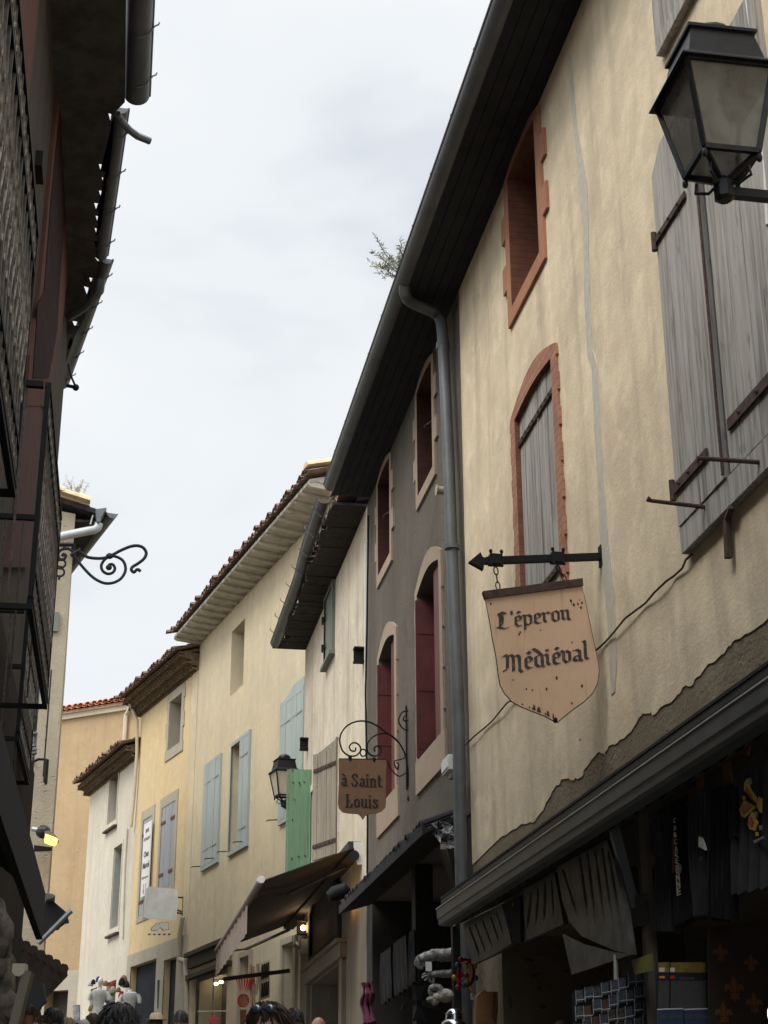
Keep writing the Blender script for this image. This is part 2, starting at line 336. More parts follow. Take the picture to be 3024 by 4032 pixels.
m['lit'] = emit('lit_warm_bulb', (1, .60, .25), 9); m['lit2'] = emit('lit_orange_lamp', (1, .50, .08), 3.2); m['spot'] = emit('small_spotlight', (1, .85, .65), 5)
m['foliage'] = plain('dry_plant_green', (.13, .14, .075), .9, 0, .4, 9)
m['darkreveal'] = plain('dark_red_brown_recess', (.04, .023, .020), .9, 0, .4, 8, spec=.03); m['darkbase'] = plaster('dark_wall_base', (.032, .027, .022), (.02, .017, .015), (.045, .037, .03), .4, .6, 20, .9)
m['weed'] = plain('grey_green_weed', (.34, .35, .26), .9, 0, .4, 9)
m['twig'] = plain('dry_grass', (.36, .33, .22), .9)

m['canopyfascia'] = plain('dark_weathered_flashing', (.055, .055, .052), .6, .1, .4, 7, c2=(.03, .03, .03), sc=(.3, 1, 1))
m['palebluegrey'] = plain('pale_blue_grey', (.30, .32, .33), .7, 0, .3, 9)
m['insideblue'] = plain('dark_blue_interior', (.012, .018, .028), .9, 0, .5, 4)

m['lampglass'].node_tree.nodes['Principled BSDF'].inputs['Alpha'].default_value = .72
# ------------------------------------------------------------- frames of the walls (right row, then left)
R = plane(3.0, 9.7)
x_, z_ = R.un(I(280, 1300)); wx, wy = R.w(x_, 0); r4 = Fr(wx, wy, 20.9); wx, wy = r4.w(0, -.3); r4 = Fr(wx, wy, 20.9)
x4 = r4.un(F(300, 1000))[0]; wx, wy = r4.w(x4, 0); r5 = Fr(wx, wy, 24.5)
x5 = r5.un(D(960, 700))[0]; wx, wy = r5.w(x5, 0); r6 = Fr(wx, wy, 23.4)
r7 = Fr(-8.2, 44.2, 61.5)
LW = plane(-.9, 9.03, True)           # X grows towards the camera: s = -X
L2E = Fr(-4.99, 24, 0, X=(-.98, -.2)) # end wall of the beige house, X grows to the left
L2S = Fr(-4.99, 24, 24, left=True)
# ------------------------------------------------------------- ground
g = MB(); ys = [-30, -10, 60, 400]
g.add([(x, y, gz(y)) for y in ys for x in (-300, 300)], [(0,1,3,2),(2,3,5,4),(4,5,7,6)])
gr = solo('ground', g, m['cobble'], None, None, WORLD, (0, 0, 0), kind='structure')
# ------------------------------------------------------------- building parts
def opening(x0, x1, z0, z1, rise=0, n=9):
    pts = [(x0, z0), (x1, z0), (x1, z1)]
    if rise:
        for i in range(1, n): a = i/n; pts.append((x1+(x0-x1)*a, z1+rise*math.sin(math.pi*a)))
    return pts+[(x0, z1)]
def surround(x0, x1, z0, z1, rise, jw, teeth, per, sill, top, sx=.0):
    """outer outline of a stone or brick surround with toothed quoins"""
    pts = [(x0-jw-sx, z0-sill), (x1+jw+sx, z0-sill), (x1+jw+sx, z0)]
    z = z0; k = 0; side = []
    while z < z1-.02:
        zn = min(z+per, z1); o = teeth if k % 2 else 0
        side += [(o, z), (o, zn)]; z = zn; k += 1
    pts += [(x1+jw+o, z) for o, z in side]
    n = 9
    for i in range(0, n+1): a = i/n; pts.append((x1+jw+(x0-x1-2*jw)*a, z1+top*(1 if rise or True else 0)*(.35+.65*math.sin(math.pi*a) if rise else 1)+rise*math.sin(math.pi*a)))
    pts += [(x0-jw-o, z) for o, z in reversed(side)]
    pts += [(x0-jw-sx, z0)]
    q = []
    for p in pts:
        if not q or abs(p[0]-q[-1][0])+abs(p[1]-q[-1][1]) > 1e-4: q.append(p)
    return q
def window(T, x0, x1, z0, z1, rise=0, mat=None, rev=None, depth=.3, jw=.15, teeth=0, per=.3, sill=.12, top=.15, sx=0, pane='glass', proud=.025, bars=True, label=None):
    op = opening(x0, x1, z0, z1, rise)
    s = MB().holed(surround(x0, x1, z0, z1, rise, jw, teeth, per, sill, top, sx), [op], proud, -.005)
    wo = part('window', s, mat, T, label=label)
    n = len(op); rv = MB().add([(x, proud, z) for x, z in op]+[(x, -depth, z) for x, z in op], [(i, (i+1) % n, n+(i+1) % n, n+i) for i in range(n)])
    part('reveal', rv, rev or mat, T, wo)
    if pane:
        part('pane', MB().prism(op, -depth, -depth-.02), m[pane], T, wo)
        if bars:
            f = MB(); w_ = .045
            for a in (x0, (x0+x1)/2-w_/2, x1-w_): f.box(a, a+w_, -depth, -depth+.04, z0, z1+rise*.3)
            for k in range(4): zz = z0+(z1-z0)*k/3.; f.box(x0+w_, x1-w_, -depth+.002, -depth+.034, zz-.012, zz+.03)
            part('frame', f, m['winframe'], T, wo)
    return wo, [(x, z) for x, z in opening(x0-.01, x1+.01, z0-.01, z1+.01, rise)]
def leaf(x0, x1, z0, z1, y, th=.035, nb=5, gap=.006, top=None, jit=.004):
    """a shutter leaf of vertical boards, in x-z, thickness along y"""
    b = MB(); wd = (x1-x0)/nb
    for i in range(nb):
        a, c = x0+i*wd+gap/2, x0+(i+1)*wd-gap/2; j = random.uniform(-jit, jit)
        ta, tb_ = (top(a), top(c)) if top else (z1, z1)
        b.prism([(a, z0), (c, z0), (c, tb_), (a, ta)], y+j, y+th+j)
    b.prism([(x0+.004, z0+.01), (x1-.004, z0+.01), (x1-.004, (top(x1) if top else z1)-.02), (x0+.004, (top(x0) if top else z1)-.02)], y-.004, y+th*.4)
    return b
def arc_gutter(p, q, r, wall=.008, n=10, up=(0, 0, 1), capend=True):
    p, q = Vector(p), Vector(q); t = (q-p).normalized(); u = t.cross(Vector(up)).normalized(); v = Vector(up)
    b = MB(); prof = [p+u*math.cos(math.pi*k/n)*r-v*math.sin(math.pi*k/n)*r for k in range(n+1)]
    prof += [p+u*math.cos(math.pi*k/n)*(r-wall)-v*math.sin(math.pi*k/n)*(r-wall) for k in range(n, -1, -1)]
    b.ext(prof, q-p)
    if capend:
        for e_ in (p, q-t*.006): b.ext([e_+u*math.cos(math.pi*k/n)*r-v*math.sin(math.pi*k/n)*r for k in range(n+1)], t*.006)
    for sgn in (1, -1): b.tube([p+u*r*sgn, q+u*r*sgn], .011, 6)
    return b
def barrel(x0, x1, y0, z0, slope, length, per=.22, tl=.38, r=.085, jit=.012, th=.014, under=True, n=6):
    """canal-tile roof: y0,z0 the eave; it rises towards -y"""
    b = MB(); nx = max(1, int(round((x1-x0)/per))); per = (x1-x0)/nx; ny = max(1, int(length/tl)); c, s = math.cos(slope), math.sin(slope)
    for i in range(nx):
        xc = x0+(i+.5)*per; je = random.uniform(-jit, jit)*2
        for j in range(ny):
            a = j*tl+(je if j == 0 else random.uniform(-jit, jit)); e2 = (j+1)*tl+.06; lift = .012*(ny > 1)
            vs = []; xo = random.uniform(-jit, jit)*.6
            for (tt, hh, rr) in ((a, .028, r), (e2, 0, r*.86)):
                for rad in (rr, rr-th):
                    for k in range(n+1):
                        an = math.pi*k/n; nx_, nz_ = math.cos(an)*rad, math.sin(an)*rad*.8+hh
                        vs.append((xc+xo+nx_, y0-tt*c+nz_*-s*0, z0+tt*s+nz_))
            m1 = n+1; fs = []
            for k in range(n): fs += [(k, k+1, 2*m1+k+1, 2*m1+k), (m1+k, m1+k+1, 3*m1+k+1, 3*m1+k), (k, k+1, m1+k+1, m1+k)]
            b.add(vs, fs)
        if under:   # channel tile between the covers
            xg = x0+i*per; vs = []
            for tt in (random.uniform(-.02, .03), length):
                for rad in (r*.95, r*.95-th):
                    for k in range(n+1):
                        an = math.pi+math.pi*k/n; vs.append((xg+math.cos(an)*rad, y0-tt*c-.02, z0+tt*s+math.sin(an)*rad*.7+.035))
            m1 = n+1; fs = []
            for k in range(n): fs += [(k, k+1, 2*m1+k+1, 2*m1+k), (m1+k, m1+k+1, 3*m1+k+1, 3*m1+k), (k, k+1, m1+k+1, m1+k)]
            b.add(vs, fs)
    return b
def roof_slab(x0, x1, y0, z0, slope, length, th=.06, drop=.07):
    c, s = math.cos(slope), math.sin(slope)
    return MB().add([(x, y0-t*c, z0+t*s-dz-drop) for x in (x0, x1) for t in (0, length) for dz in (0, th)], [(0,1,3,2),(4,5,7,6),(0,1,5,4),(2,3,7,6),(0,2,6,4),(1,3,7,5)])
def genoise(x0, x1, z, rows, step=.12, h=.125, per=.2):
    b = MB()
    for k in range(rows):
        o = (k+1)*step; zz = z+k*h; nx = int(round((x1-x0)/per)); p_ = (x1-x0)/nx
        b.box(x0, x1, -.2, o-step*.75, zz, zz+h-.03)
        b.box(x0, x1, -.2, o, zz+h-.03, zz+h-.003)
        for i in range(nx):
            xc = x0+(i+.5)*p_; vs = []; n = 6; jj = random.uniform(-.008, .008)
            for yy in (o+jj, o-step*.8):
                for rad in (p_*.47, p_*.47-.016):
                    for q in range(n+1):
                        an = math.pi*q/n; vs.append((xc+math.cos(an)*rad, yy, zz+.006+math.sin(an)*rad*.9))
            m1 = n+1; fs = []
            for q in range(n): fs += [(q, q+1, 2*m1+q+1, 2*m1+q), (m1+q, m1+q+1, 3*m1+q+1, 3*m1+q), (q, q+1, m1+q+1, m1+q)]
            b.add(vs, fs)
    return b
def rect(x0, x1, z0, z1): return [(x0, z0), (x1, z0), (x1, z1), (x0, z1)]
def strap(T, par, p, q, y, wd=.05, th=.012, mat='rust', nails=6, pin=True, name='hinge'):
    b = MB(); P0, P1 = Vector((p[0], y+th/2, p[1])), Vector((q[0], y+th/2, q[1]))
    b.bar(P0, P1, th, wd)
    for k in range(nails): c = P0.lerp(P1, (k+.7)/(nails+.4)); b.ball((c.x, y+th+.002, c.z), .011, .012, .011, 6, 4)
    if pin: b.tube([(p[0], y+.012, p[1]-.06), (p[0], y+.012, p[1]+.06)], .018, 8)
    return part(name, b, m[mat], T, par)

# ============================================================= cream house, nearest on the right
H1 = thing('town_house', 'cream plastered house nearest on the right, with grey wooden shutters and one brick framed window', 'house', R, (5, 0, 0))
X1 = 13.22
holes = []; WT = 9.3
wo, h = window(H1, 10.3, 11.17, 7.99, 9.21, .03, m['brick'], m['brickr'], .34, .14, .12, .24, .13, .10, label='open window framed in toothed red brick, under the eave'); holes.append(h)
part('grille', MB().tube([(10.36, -.12, 8.0), (10.36, -.12, 8.5)], .012).tube([(10.5, -.14, 8.0), (10.5, -.14, 8.42)], .01).tube([(10.3, -.13, 8.35), (10.62, -.13, 8.33)], .01).tube([(10.42, -.13, 8.12), (10.5, -.1, 8.3), (10.6, -.13, 8.2), (10.5, -.13, 8.1), (10.42, -.13, 8.2)], .009), m['rust'], H1, wo)
ax0, ax1 = 10.15, 11.24; asp = 7.0; ari = .05; asill = 5.14
wo, h = window(H1, ax0, ax1, asill, asp, ari, m['brickc'], m['brickr'], .07, .14, .02, .14, .12, .17, pane=None, proud=.02, label='tall arched window in a red brick surround, shutters closed'); holes.append(h)
topf = lambda x: asp+ari*math.sin(math.pi*min(1, max(0, (x-ax0)/(ax1-ax0))))-.006
xm = (ax0+ax1)/2
for a, c in ((ax0+.006, xm-.004), (xm+.004, ax1-.006)):
    lo = part('shutter', leaf(a, c, asill+.01, 0, -.055, .035, 4, .007, topf), m['greywood'], H1, wo)
pL, pR = R.un(L(300, 640)), R.un(L(520, 300)); zz = (pL[1]+pR[1])/2
strap(H1, wo, (ax0-.03, zz), (xm-.01, zz), -.016, .045, .014, 'rust', 5); strap(H1, wo, (ax1+.03, zz), (xm+.01, zz), -.016, .045, .014, 'rust', 5)
strap(H1, wo, (ax0-.03, 5.42), (xm-.01, 5.42), -.016, .045, .014, 'rust', 5); strap(H1, wo, (ax1+.03, 5.42), (xm+.01, 5.42), -.016, .045, .014, 'rust', 5)
# wide grey shutters
bz0 = 4.58; bx1 = 7.72; bx0 = 6.15; bt = R.un(K(1100, 930))[1]; bt2 = R.un(K(1155, 860))[1]
split = 7.0
wf = MB().box(bx0, bx1, 0, .05, bz0, bz0+.15).box(bx0, bx0+.06, 0, .05, bz0+.152, bt+.1).box(bx0+.062, bx1-.1, -.1, -.08, bz0+.152, bt)
wo = part('window', wf, m['greywood'], H1, label='window behind wide silver grey plank shutters'); holes.append(rect(bx0+.03, bx1-.06, bz0+.05, bt-.1))
tl_ = lambda x: bt if x > bx1-.01 else min(bt2+.1, bt+(bx1-x)*.9)
part('shutter', leaf(split+.012, bx1, bz0+.155, 0, .02, .04, 4, .008, lambda x: bt+min(.13, (bx1-x)*.8)), m['greywood'], H1, wo)
part('shutter', leaf(bx0, split-.01, bz0+.17, bt+.13, .0, .04, 4, .008), m['greywood'], H1, wo)
part('latch_pole', MB().tube([(split, .075, bz0+.16), (split, .075, bt-.1)], .009, 6), m['rust'], H1, wo)
s0 = R.un(L(1245, 800), .06); s1 = R.un(L(1430, 580), .06)
strap(H1, wo, (bx1-.0, 4.95), (split+.2, 4.95), .062, .055, .012, 'rust', 3); strap(H1, wo, (bx0, 4.99), (split-.06, 4.99), .042, .06, .012, 'rust', 3)
k0 = R.un(K(1150, 1180), .06); strap(H1, wo, (bx1-.01, k0[1]+.03), (split+.2, k0[1]+.03), .062, .04, .012, 'rust', 3)
a = R.un(L(1610, 705), .05); part('latch', MB().tube([(a[0], .05, a[1]), (a[0], .36, a[1]+.0)], .012, 8), m['rust'], H1, wo)
a = R.un(L(1370, 950)); part('latch', MB().tube([(a[0], .0, a[1]), (a[0]+.0, .34, a[1]+.02), (a[0], .36, a[1]+.03)], [.013, .011, .017], 8), m['rust'], H1, wo)
# window at the very top
tx, tz = R.un(K(1105, 305)); th_ = MB()
wo = part('window', MB().box(tx-1.0, tx, 0, .05, tz, tz+.09).box(tx-.1, tx, 0, .05, tz+.092, 9.2).box(tx-.97, tx-.1, -.06, -.04, tz+.09, 9.2), m['greywood'], H1, label='grey plank window at the top edge'); holes.append(rect(tx-.97, tx-.04, tz+.04, 9.1))
part('shutter', leaf(tx-.98, tx-.105, tz+.1, 9.15, .0, .03, 4), m['greywood'], H1, wo)
shop1 = rect(4.2, 12.3, gz(8)+.02, 3.12); holes.append(shop1); dps = [0, 0, .3, .3, 1.9]
outer = [(-4, -1), (X1, -1), (X1, WT), (-4, WT)]
part('wall', MB().holed(outer, holes, -.006, -7, [.1]*4+[1.9]), m['mortar'], H1)
rag = uns(R, [M(345,1495),M(440,1440),M(500,1425),M(540,1380),M(570,1320),M(600,1265),M(655,1205),M(700,1215),M(740,1200),M(760,1150),M(820,1080),M(850,1090),M(870,1050),M(930,1020),M(1000,960),M(1030,900),M(1070,880),M(1090,895),M(1150,850),M(1200,820),M(1240,760),M(1290,740),M(1330,680),M(1400,620),M(1440,590),M(1480,540),M(1560,490),M(1659,440)])
rr_ = []
for i in range(len(rag)-1):
    p, q = rag[i], rag[i+1]
    for k in range(4): rr_.append((p[0]+(q[0]-p[0])*k/4+random.uniform(-.012, .012), p[1]+(q[1]-p[1])*k/4+random.uniform(-.010, .010)))
rr_ = [(X1, rr_[0][1]-.05)]+rr_+[(5.6, 4.05), (3, 4.0), (-4, 4.0)]
part('plaster', MB().holed([(-4, WT-.002), ]+list(reversed(rr_))+[(X1, WT-.002)], holes[:4], 0, -.006, [0]*4), m['cream'], H1)
ch_ = MB(); rc = random.Random(12)
for k in range(16):
    p = rr_[rc.randrange(3, len(rr_)-6)]; cx_c, cz_c = p[0]+rc.uniform(-.05, .05), p[1]+abs(rc.gauss(.0, .03))+.01; r_ = rc.uniform(.006, .02); ph_c = rc.uniform(0, 6)
    ch_.prism([(cx_c+r_*1.5*rc.uniform(.6, 1.2)*math.cos(j*.7+ph_c), cz_c+r_*rc.uniform(.6, 1.2)*math.sin(j*.7+ph_c)) for j in range(9)], 0, .002+.00005*k)
# long mortar patch down the wall
ctr = [K(600,300),K(620,550),K(635,700),K(652,820),K(675,1000),K(688,1200),K(692,1400),K(697,1600),K(712,1890),L(735,200),L(752,500),L(765,750),L(780,950),L(790,1150),L(805,1350),M(880,300),M(893,500),M(900,650),M(897,790)]
wds = [.05,.06,.07,.09,.13,.10,.09,.09,.09,.10,.10,.10,.11,.13,.16,.14,.12,.11,.05]
lft, rgt = [], []
for p, wd in zip(ctr, wds):
    wd *= 1.3
    x, z = R.un(p); lft.append((x+wd*.5+random.uniform(-.012, .012), z)); rgt.append((x-wd*.5+random.uniform(-.012, .012), z))
part('mortar_patch', MB().holed(lft+rgt[::-1], [], .005, .0), m['patch'], H1)
# eave: soffit, roof, gutter
sb_ = MB()
for k in range(5): sb_.box(-4, 18.6, -.3 if k == 0 else k*.1+.004, (k+1)*.1-.002, WT+.004+random.uniform(0, .012), WT+.05)
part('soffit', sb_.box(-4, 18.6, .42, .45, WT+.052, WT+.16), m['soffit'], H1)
part('roof', roof_slab(-4, 18.75, .5, WT+.17, .3, 6.5).box(-4, 18.7, -.2, .3, WT+.052, WT+.2), m['tile'], H1)
part('gutter', arc_gutter((-4, .53, WT+.085), (18.45, .53, WT+.085), .088), m['zincl'], H1, smooth=True)
gh = MB()
for k in range(26): gh.bar((-3+.85*k, .63, WT+.09), (-3+.85*k, .5, WT+.13), .03, .005)
part('gutter_bracket', gh, m['iron'], H1)
pp = [(Hc(722,345),.53),(Hc(722,400),.53),(Hc(725,470),.52),(Hc(745,515),.47),(Hc(800,550),.38),(Hc(870,578),.28),(Hc(930,605),.2),(Hc(968,635),.14),(Hc(990,680),.12),(Hc(1000,760),.11),(Hc(1022,1200),.11),(Hc(1045,1700),.11),(Hc(1062,2212),.11),(I(1352,700),.11),(I(1372,1200),.11),(I(1395,1800),.11),(J(1345,500),.11),(J(1356,900),.11),(J(1370,1300),.11),(J(1380,1800),.11)]
path = [(R.un(p, y)[0], y, R.un(p, y)[1]) for p, y in pp]; path = [p for i, p in enumerate(path) if i == 0 or p[2] < path[i-1][2]+.02]
path.append((path[-1][0], .11, gz(13)))
dpipe = part('downpipe', MB().tube(path, .055, 12), m['zincl'], H1, smooth=True)
cb = MB()
for cc in (Hc(1003,845), Hc(1003,865), I(1345,470), J(1325,262)):
    x, z = R.un(cc, .11); part('pipe_collar', MB().tube([(x, .11, z-.02), (x, .11, z+.02)], .068, 12), m['zincl'], H1, dpipe, smooth=True)
# conduit and hanging iron piece
wc = [K(1548,-60),K(1562,60),K(1580,160),K(1612,500),K(1648,850),K(1665,1200)]
part('conduit', MB().tube([(R.un(p, .03)[0], .03, R.un(p, .03)[1]) for p in wc], .018, 8), m['whitep'], H1, smooth=True)
x, z = R.un(L(1440, 1010), .03); part('iron_tie', MB().bar((x, .03, z), (x+.02, .03, z-.2), .03, .045).bar((x, .03, z), (x-.12, .05, z+.02), .03, .02), m['rust'], H1)
cl = [L(1255,1195),L(1230,1225),L(1200,1270),L(1150,1310),L(1120,1340),L(1060,1400),L(1000,1455),M(1035,355),M(960,420),M(900,490),M(850,535),M(806,580),M(700,660),M(560,735),M(440,800),M(375,835),M(345,875),M(300,920),M(262,955),M(215,1000),M(165,1050)]
solo('cable', MB().tube([(R.un(p, .02)[0], .02+.01*math.sin(i*1.7), R.un(p, .02)[1]) for i, p in enumerate(cl)], .0065, 6), m['rust'], 'thin dark cable sagging across the cream wall behind the shield shaped sign', 'cable', R)

# --- shop canopy of the cream house
cy, cz, cs0, cs1 = .405, 3.31, 3.0, 12.3
CN = thing('shop_canopy', 'long low tiled canopy with a grey gutter over the souvenir shop of the cream house', 'canopy', R, (8, 0, 3.3))
part('roof', MB().ext([(cs0, 0, cz+.24), (cs0, cy+.06, cz+.09), (cs0, cy+.06, cz+.075), (cs0, 0, cz+.22)], (cs1-cs0, 0, 0)), m['soffit'], CN)
part('fascia', MB().box(cs0, cs1, cy-.02, cy+.055, cz+.0, cz+.073).box(cs0, cs1, cy+.056, cy+.06, cz+.035, cz+.041), m['canopyfascia'], CN)
part('gutter', MB().ext([(cs0, cy+.094, cz-.006), (cs0, cy+.09, cz-.075), (cs0, cy+.082, cz-.08), (cs0, cy+.078, cz-.12), (cs0, cy+.05, cz-.13), (cs0, cy-.02, cz-.13), (cs0, cy-.02, cz-.12), (cs0, cy+.07, cz-.115), (cs0, cy+.08, cz-.006)], (cs1-cs0, 0, 0)), m['zincl'], CN)
part('gutter_rim_highlight', MB().box(cs0, cs1+.002, cy+.08, cy+.1, cz-.005, cz+.003), m['zincp'], CN)  # paler rim puts the gutter's bright highlight line into the colour
nk = 46; vs = []; fs = []
for k in range(nk*6+1):
    xc = cs0+(cs1-cs0)*k/(nk*6); dz = -.028*abs(math.sin(math.pi*k/6))
    vs += [(xc, cy-.0215, cz-.115+dz), (xc, .02, cz+.06+dz)]
fs = [(2*k, 2*k+2, 2*k+3, 2*k+1) for k in range(nk*6)]
part('tile_underside', MB().add(vs, fs), m['slate'], CN, smooth=True)
for px, y1 in ((N(830,265), .02),):
    a = R.un(N(835,265), cy); b = R.un(N(1000,720), .25)
    st = part('strut', MB().bar((a[0], cy-.05, cz-.03), (b[0], .25, b[1]), .05, .05), m['zincl'], CN)
    part('plate', MB().bar((b[0]+.04, .26, b[1]-.02), (b[0]-.12, .22, b[1]-.02), .02, .16), m['slate'], CN, st)
a = R.un(N(80, 760), cy); b = R.un(N(125, 980), .1); part('strut', MB().bar((a[0], cy-.05, cz-.04), (b[0], .12, b[1]), .04, .04), m['zincl'], CN)
x, z = R.un(N(118, 900), .3); part('post', MB().box(x-.035, x+.035, .27, .33, gz(12), cz), m['greyboard'], CN)
x, z = R.un(N(1075, 900), .2); part('post', MB().box(x-.03, x+.03, .17, .23, gz(7), cz), m['shopwood'], CN)
SF = H1
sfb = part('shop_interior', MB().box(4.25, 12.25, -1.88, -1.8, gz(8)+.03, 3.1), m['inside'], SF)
sh_ = MB()
for k in range(5): sh_.box(4.3, 12.2, -1.8, -1.4, .9+k*.45, .93+k*.45)
part('shelf', sh_, m['darkwood'], SF, sfb)
for xx in (6.4, 9.2): part('pillar', MB().box(xx-.14, xx+.14, -.3, .0, gz(8), 3.11), m['darkwood'], SF)

# ============================================================= grey pebbledash house
H2 = thing('town_house', 'dark grey pebbledash house with dark red shutters and pale stone window frames', 'house', R, (16, 0, gz(16)))
holes = []
for (a, c) in ((14.5, 15.3), (17.04, 17.86)):
    wo, h = window(H2, a, c, 7.99, 9.18, .04, m['pinkstone'], m['brickdarkc'], .34, .11, .12, .24, .13, .1, label='open window in toothed pale stone near the pipe' if a < 16 else None); holes.append(h)
    part('bracket', MB().tube([(a+.02, -.05, 8.55), (a+.12, .05, 8.5), (a+.05, .09, 8.45)], .015), m['rust'], H2, wo)
for (a, c) in ((14.3, 15.42), (16.78, 17.82)):
    wo, h = window(H2, a, c, 5.2, 6.92, .10, m['pinkstone'], m['grey_rough'], .5, .12, .015, .2, .33, .18, .05, pane='inside', bars=False); holes.append(h)
    part('shutter', MB().box(c-.03, c-.005, -.3, .045, 5.21, 6.86).box(c-.035, c-.031, -.28, .03, 5.3, 5.315).box(c-.035, c-.031, -.28, .03, 5.9, 5.915).box(c-.035, c-.031, -.28, .03, 6.5, 6.515), m['redpaint'], H2, wo)
    s_ = MB()
    s_.box(a+.006, a+.25, -.07, -.02, 5.21, 6.93).box(a+.253, a+.50, -.075, -.03, 5.21, 6.96)
    for k in range(4): s_.box(a+.54+k*.11, a+.285+k*.11, -.2, -.192, 5.22, 6.79)
    s_.box(a+.50, c-.031, -.25, -.2, 5.21, 6.80)
    part('shutter', s_, m['redpaint'], H2, wo)
part('wall', MB().holed([(X1, 4.25), (18.85, 4.25), (18.85, WT), (X1, WT)], holes, 0, -7, [.1]*4), m['grey_rough'], H2)
part('shop_wall', leaf(X1, 18.85, gz(16), 4.25, -1.3, .04, 26, .012).box(X1+.01, X1+.3, -1.2, -.01, gz(13), 4.24).box(18.5, 18.84, -1.2, -.01, gz(19), 4.24).box(15.9, 16.1, -.2, -.02, gz(16), 4.24), m['greyboard'], H2)
cablep = [I(738,240),I(735,510),I(731,760),I(728,1050),I(722,1280),I(718,1550),I(723,1850),J(738,300),J(742,560),J(740,900)]
solo('cable', MB().tube([(R.un(p, .05)[0], .05, R.un(p, .05)[1]) for p in cablep], .012, 6), m['iron'], 'black cable running down the seam between the grey house and the weathered one', 'cable', R)
part('corner_strip', MB().box(18.87, 18.915, .0, .02, 6.95, 8.8), m['whitep'], H2)
x, z = R.un(Hc(975, 1900), .1); solo('wall_spout', MB().tube([(x, 0, z), (x, .12, z)], .04, 10).tube([(x, .12, z), (x, .13, z)], .055, 10), m['stone'], 'short round spout poking from the grey wall beside the downpipe', 'spout', R)
a = R.un(J(1300, 115), .1); b = R.un(J(1262, 255), .1)
BX = thing('meter_box', 'small pale box fixed to the wall left of the downpipe', 'junction box', R, ((a[0]+b[0])/2, 0, b[1]))
part('box', MB().box(a[0], b[0]+.02, .001, .14, b[1], a[1]), m['whitep'], BX); part('lid', MB().box(a[0]+.01, b[0]+.01, .141, .15, b[1]+.02, a[1]-.02), m['whitep'], BX)
# canopy of the grey house
C2N = thing('shop_canopy', 'black tiled canopy with its end sealed in crumpled clear plastic, under the grey house', 'canopy', R, (16, 0, 4.1))
c0, c1, yy, zc = 13.45, 18.4, .36, 4.14
part('roof', barrel(c0, c1, yy+.02, zc+.012, .45, .40, .2, .3, .06, under=False), m['soffit'], C2N, smooth=True)
part('boards', MB().ext([(c0, 0, zc+.16), (c0, yy, zc), (c0, yy, zc-.04), (c0, 0, zc+.10)], (c1-c0, 0, 0)), m['soffit'], C2N)
part('fascia', MB().box(c0, c1+.1, yy, yy+.02, zc-.05, zc+.05), m['soffit'], C2N)
vs = []
for k in range(121): xc = c0+(c1-c0)*k/120; dz = -.025*abs(math.sin(math.pi*k/5)); vs += [(xc, yy-.001, zc-.035+dz), (xc, .02, zc+.07+dz)]
st = MB().add(vs, [(2*k, 2*k+2, 2*k+3, 2*k+1) for k in range(120)])
part('tile_underside', st, m['greyboard'], C2N, smooth=True)
a = R.un(J(1235, 720), .3); b = R.un(J(1310, 990), .06)
part('strut', MB().bar((a[0], .3, a[1]), (b[0], .06, b[1]), .045, .045), m['shopwood'], C2N)
pf = R.perp(c0-.02)
crp = MB(); base = [J(1130,600),J(1160,570),J(1200,550),J(1260,560),J(1300,580),J(1310,660),J(1305,735),J(1240,730),J(1215,700),J(1170,640)]
rnd = random.Random(3); pts = uns(pf, base); cx_, cz_ = sum(p[0] for p in pts)/len(pts), sum(p[1] for p in pts)/len(pts)
vs = [(cx_, -.04, cz_)]+[(x, rnd.uniform(-.04, .04), z) for x, z in pts]+[((x+cx_)/2, rnd.uniform(-.07, .07), (z+cz_)/2) for x, z in pts]; nn = len(pts)
fs = []
for i in range(nn): j = (i+1) % nn; fs += [(1+i, 1+j, 1+nn+j, 1+nn+i), (0, 1+nn+i, 1+nn+j)]
m['plasticw'] = plain('crumpled_shiny_plastic', (.30, .30, .29), .12, 0, .9, 30, c2=(.03, .03, .03), bs=.9, spec=.8, lo=.45, hi=.55)
me_ = MB().add(vs, fs); vs2 = [pf.w(v[0], v[1])+(v[2],) for v in me_.v]
me_.v = [((a-R.ox)*R.X[0]+(b-R.oy)*R.X[1], (a-R.ox)*R.Y[0]+(b-R.oy)*R.Y[1], c) for a, b, c in vs2]
part('plastic_sheet', me_, m['plasticw'], C2N)

# ============================================================= weathered house
H3 = thing('town_house', 'narrow weathered house with stained plaster, a black overhanging eave and a green shutter', 'house', R, (22, 0, gz(22)))
holes = []
q = [R.un(I(*p)) for p in ((490,750),(432,860),(505,1205),(437,1335))]
a0, a1 = (q[0][0]+q[2][0])/2, (q[1][0]+q[3][0])/2; b0, b1 = (q[2][1]+q[3][1])/2, max(q[0][1], q[1][1])
wo = part('window', MB().holed(rect(a0, a1, b0, b1), [rect(a0+.07, a1-.07, b0+.08, b1-.07)], .05, 0).box(a0-.03, a1+.03, 0, .09, b0-.05, b0), m['dullgreen'], H3, label='small closed window with a dull green shutter under the eave'); holes.append(rect(a0+.03, a1-.03, b0+.03, b1-.03))
part('shutter', leaf(a0+.072, a1-.072, b0+.082, b1-.072, .0, .03, 4), m['dullgreen'], H3, wo)
for zz in (b0+.3, b1-.35): strap(H3, wo, (a1-.02, zz), (a1-.28, zz), .05, .035, .012, 'iron', 2)
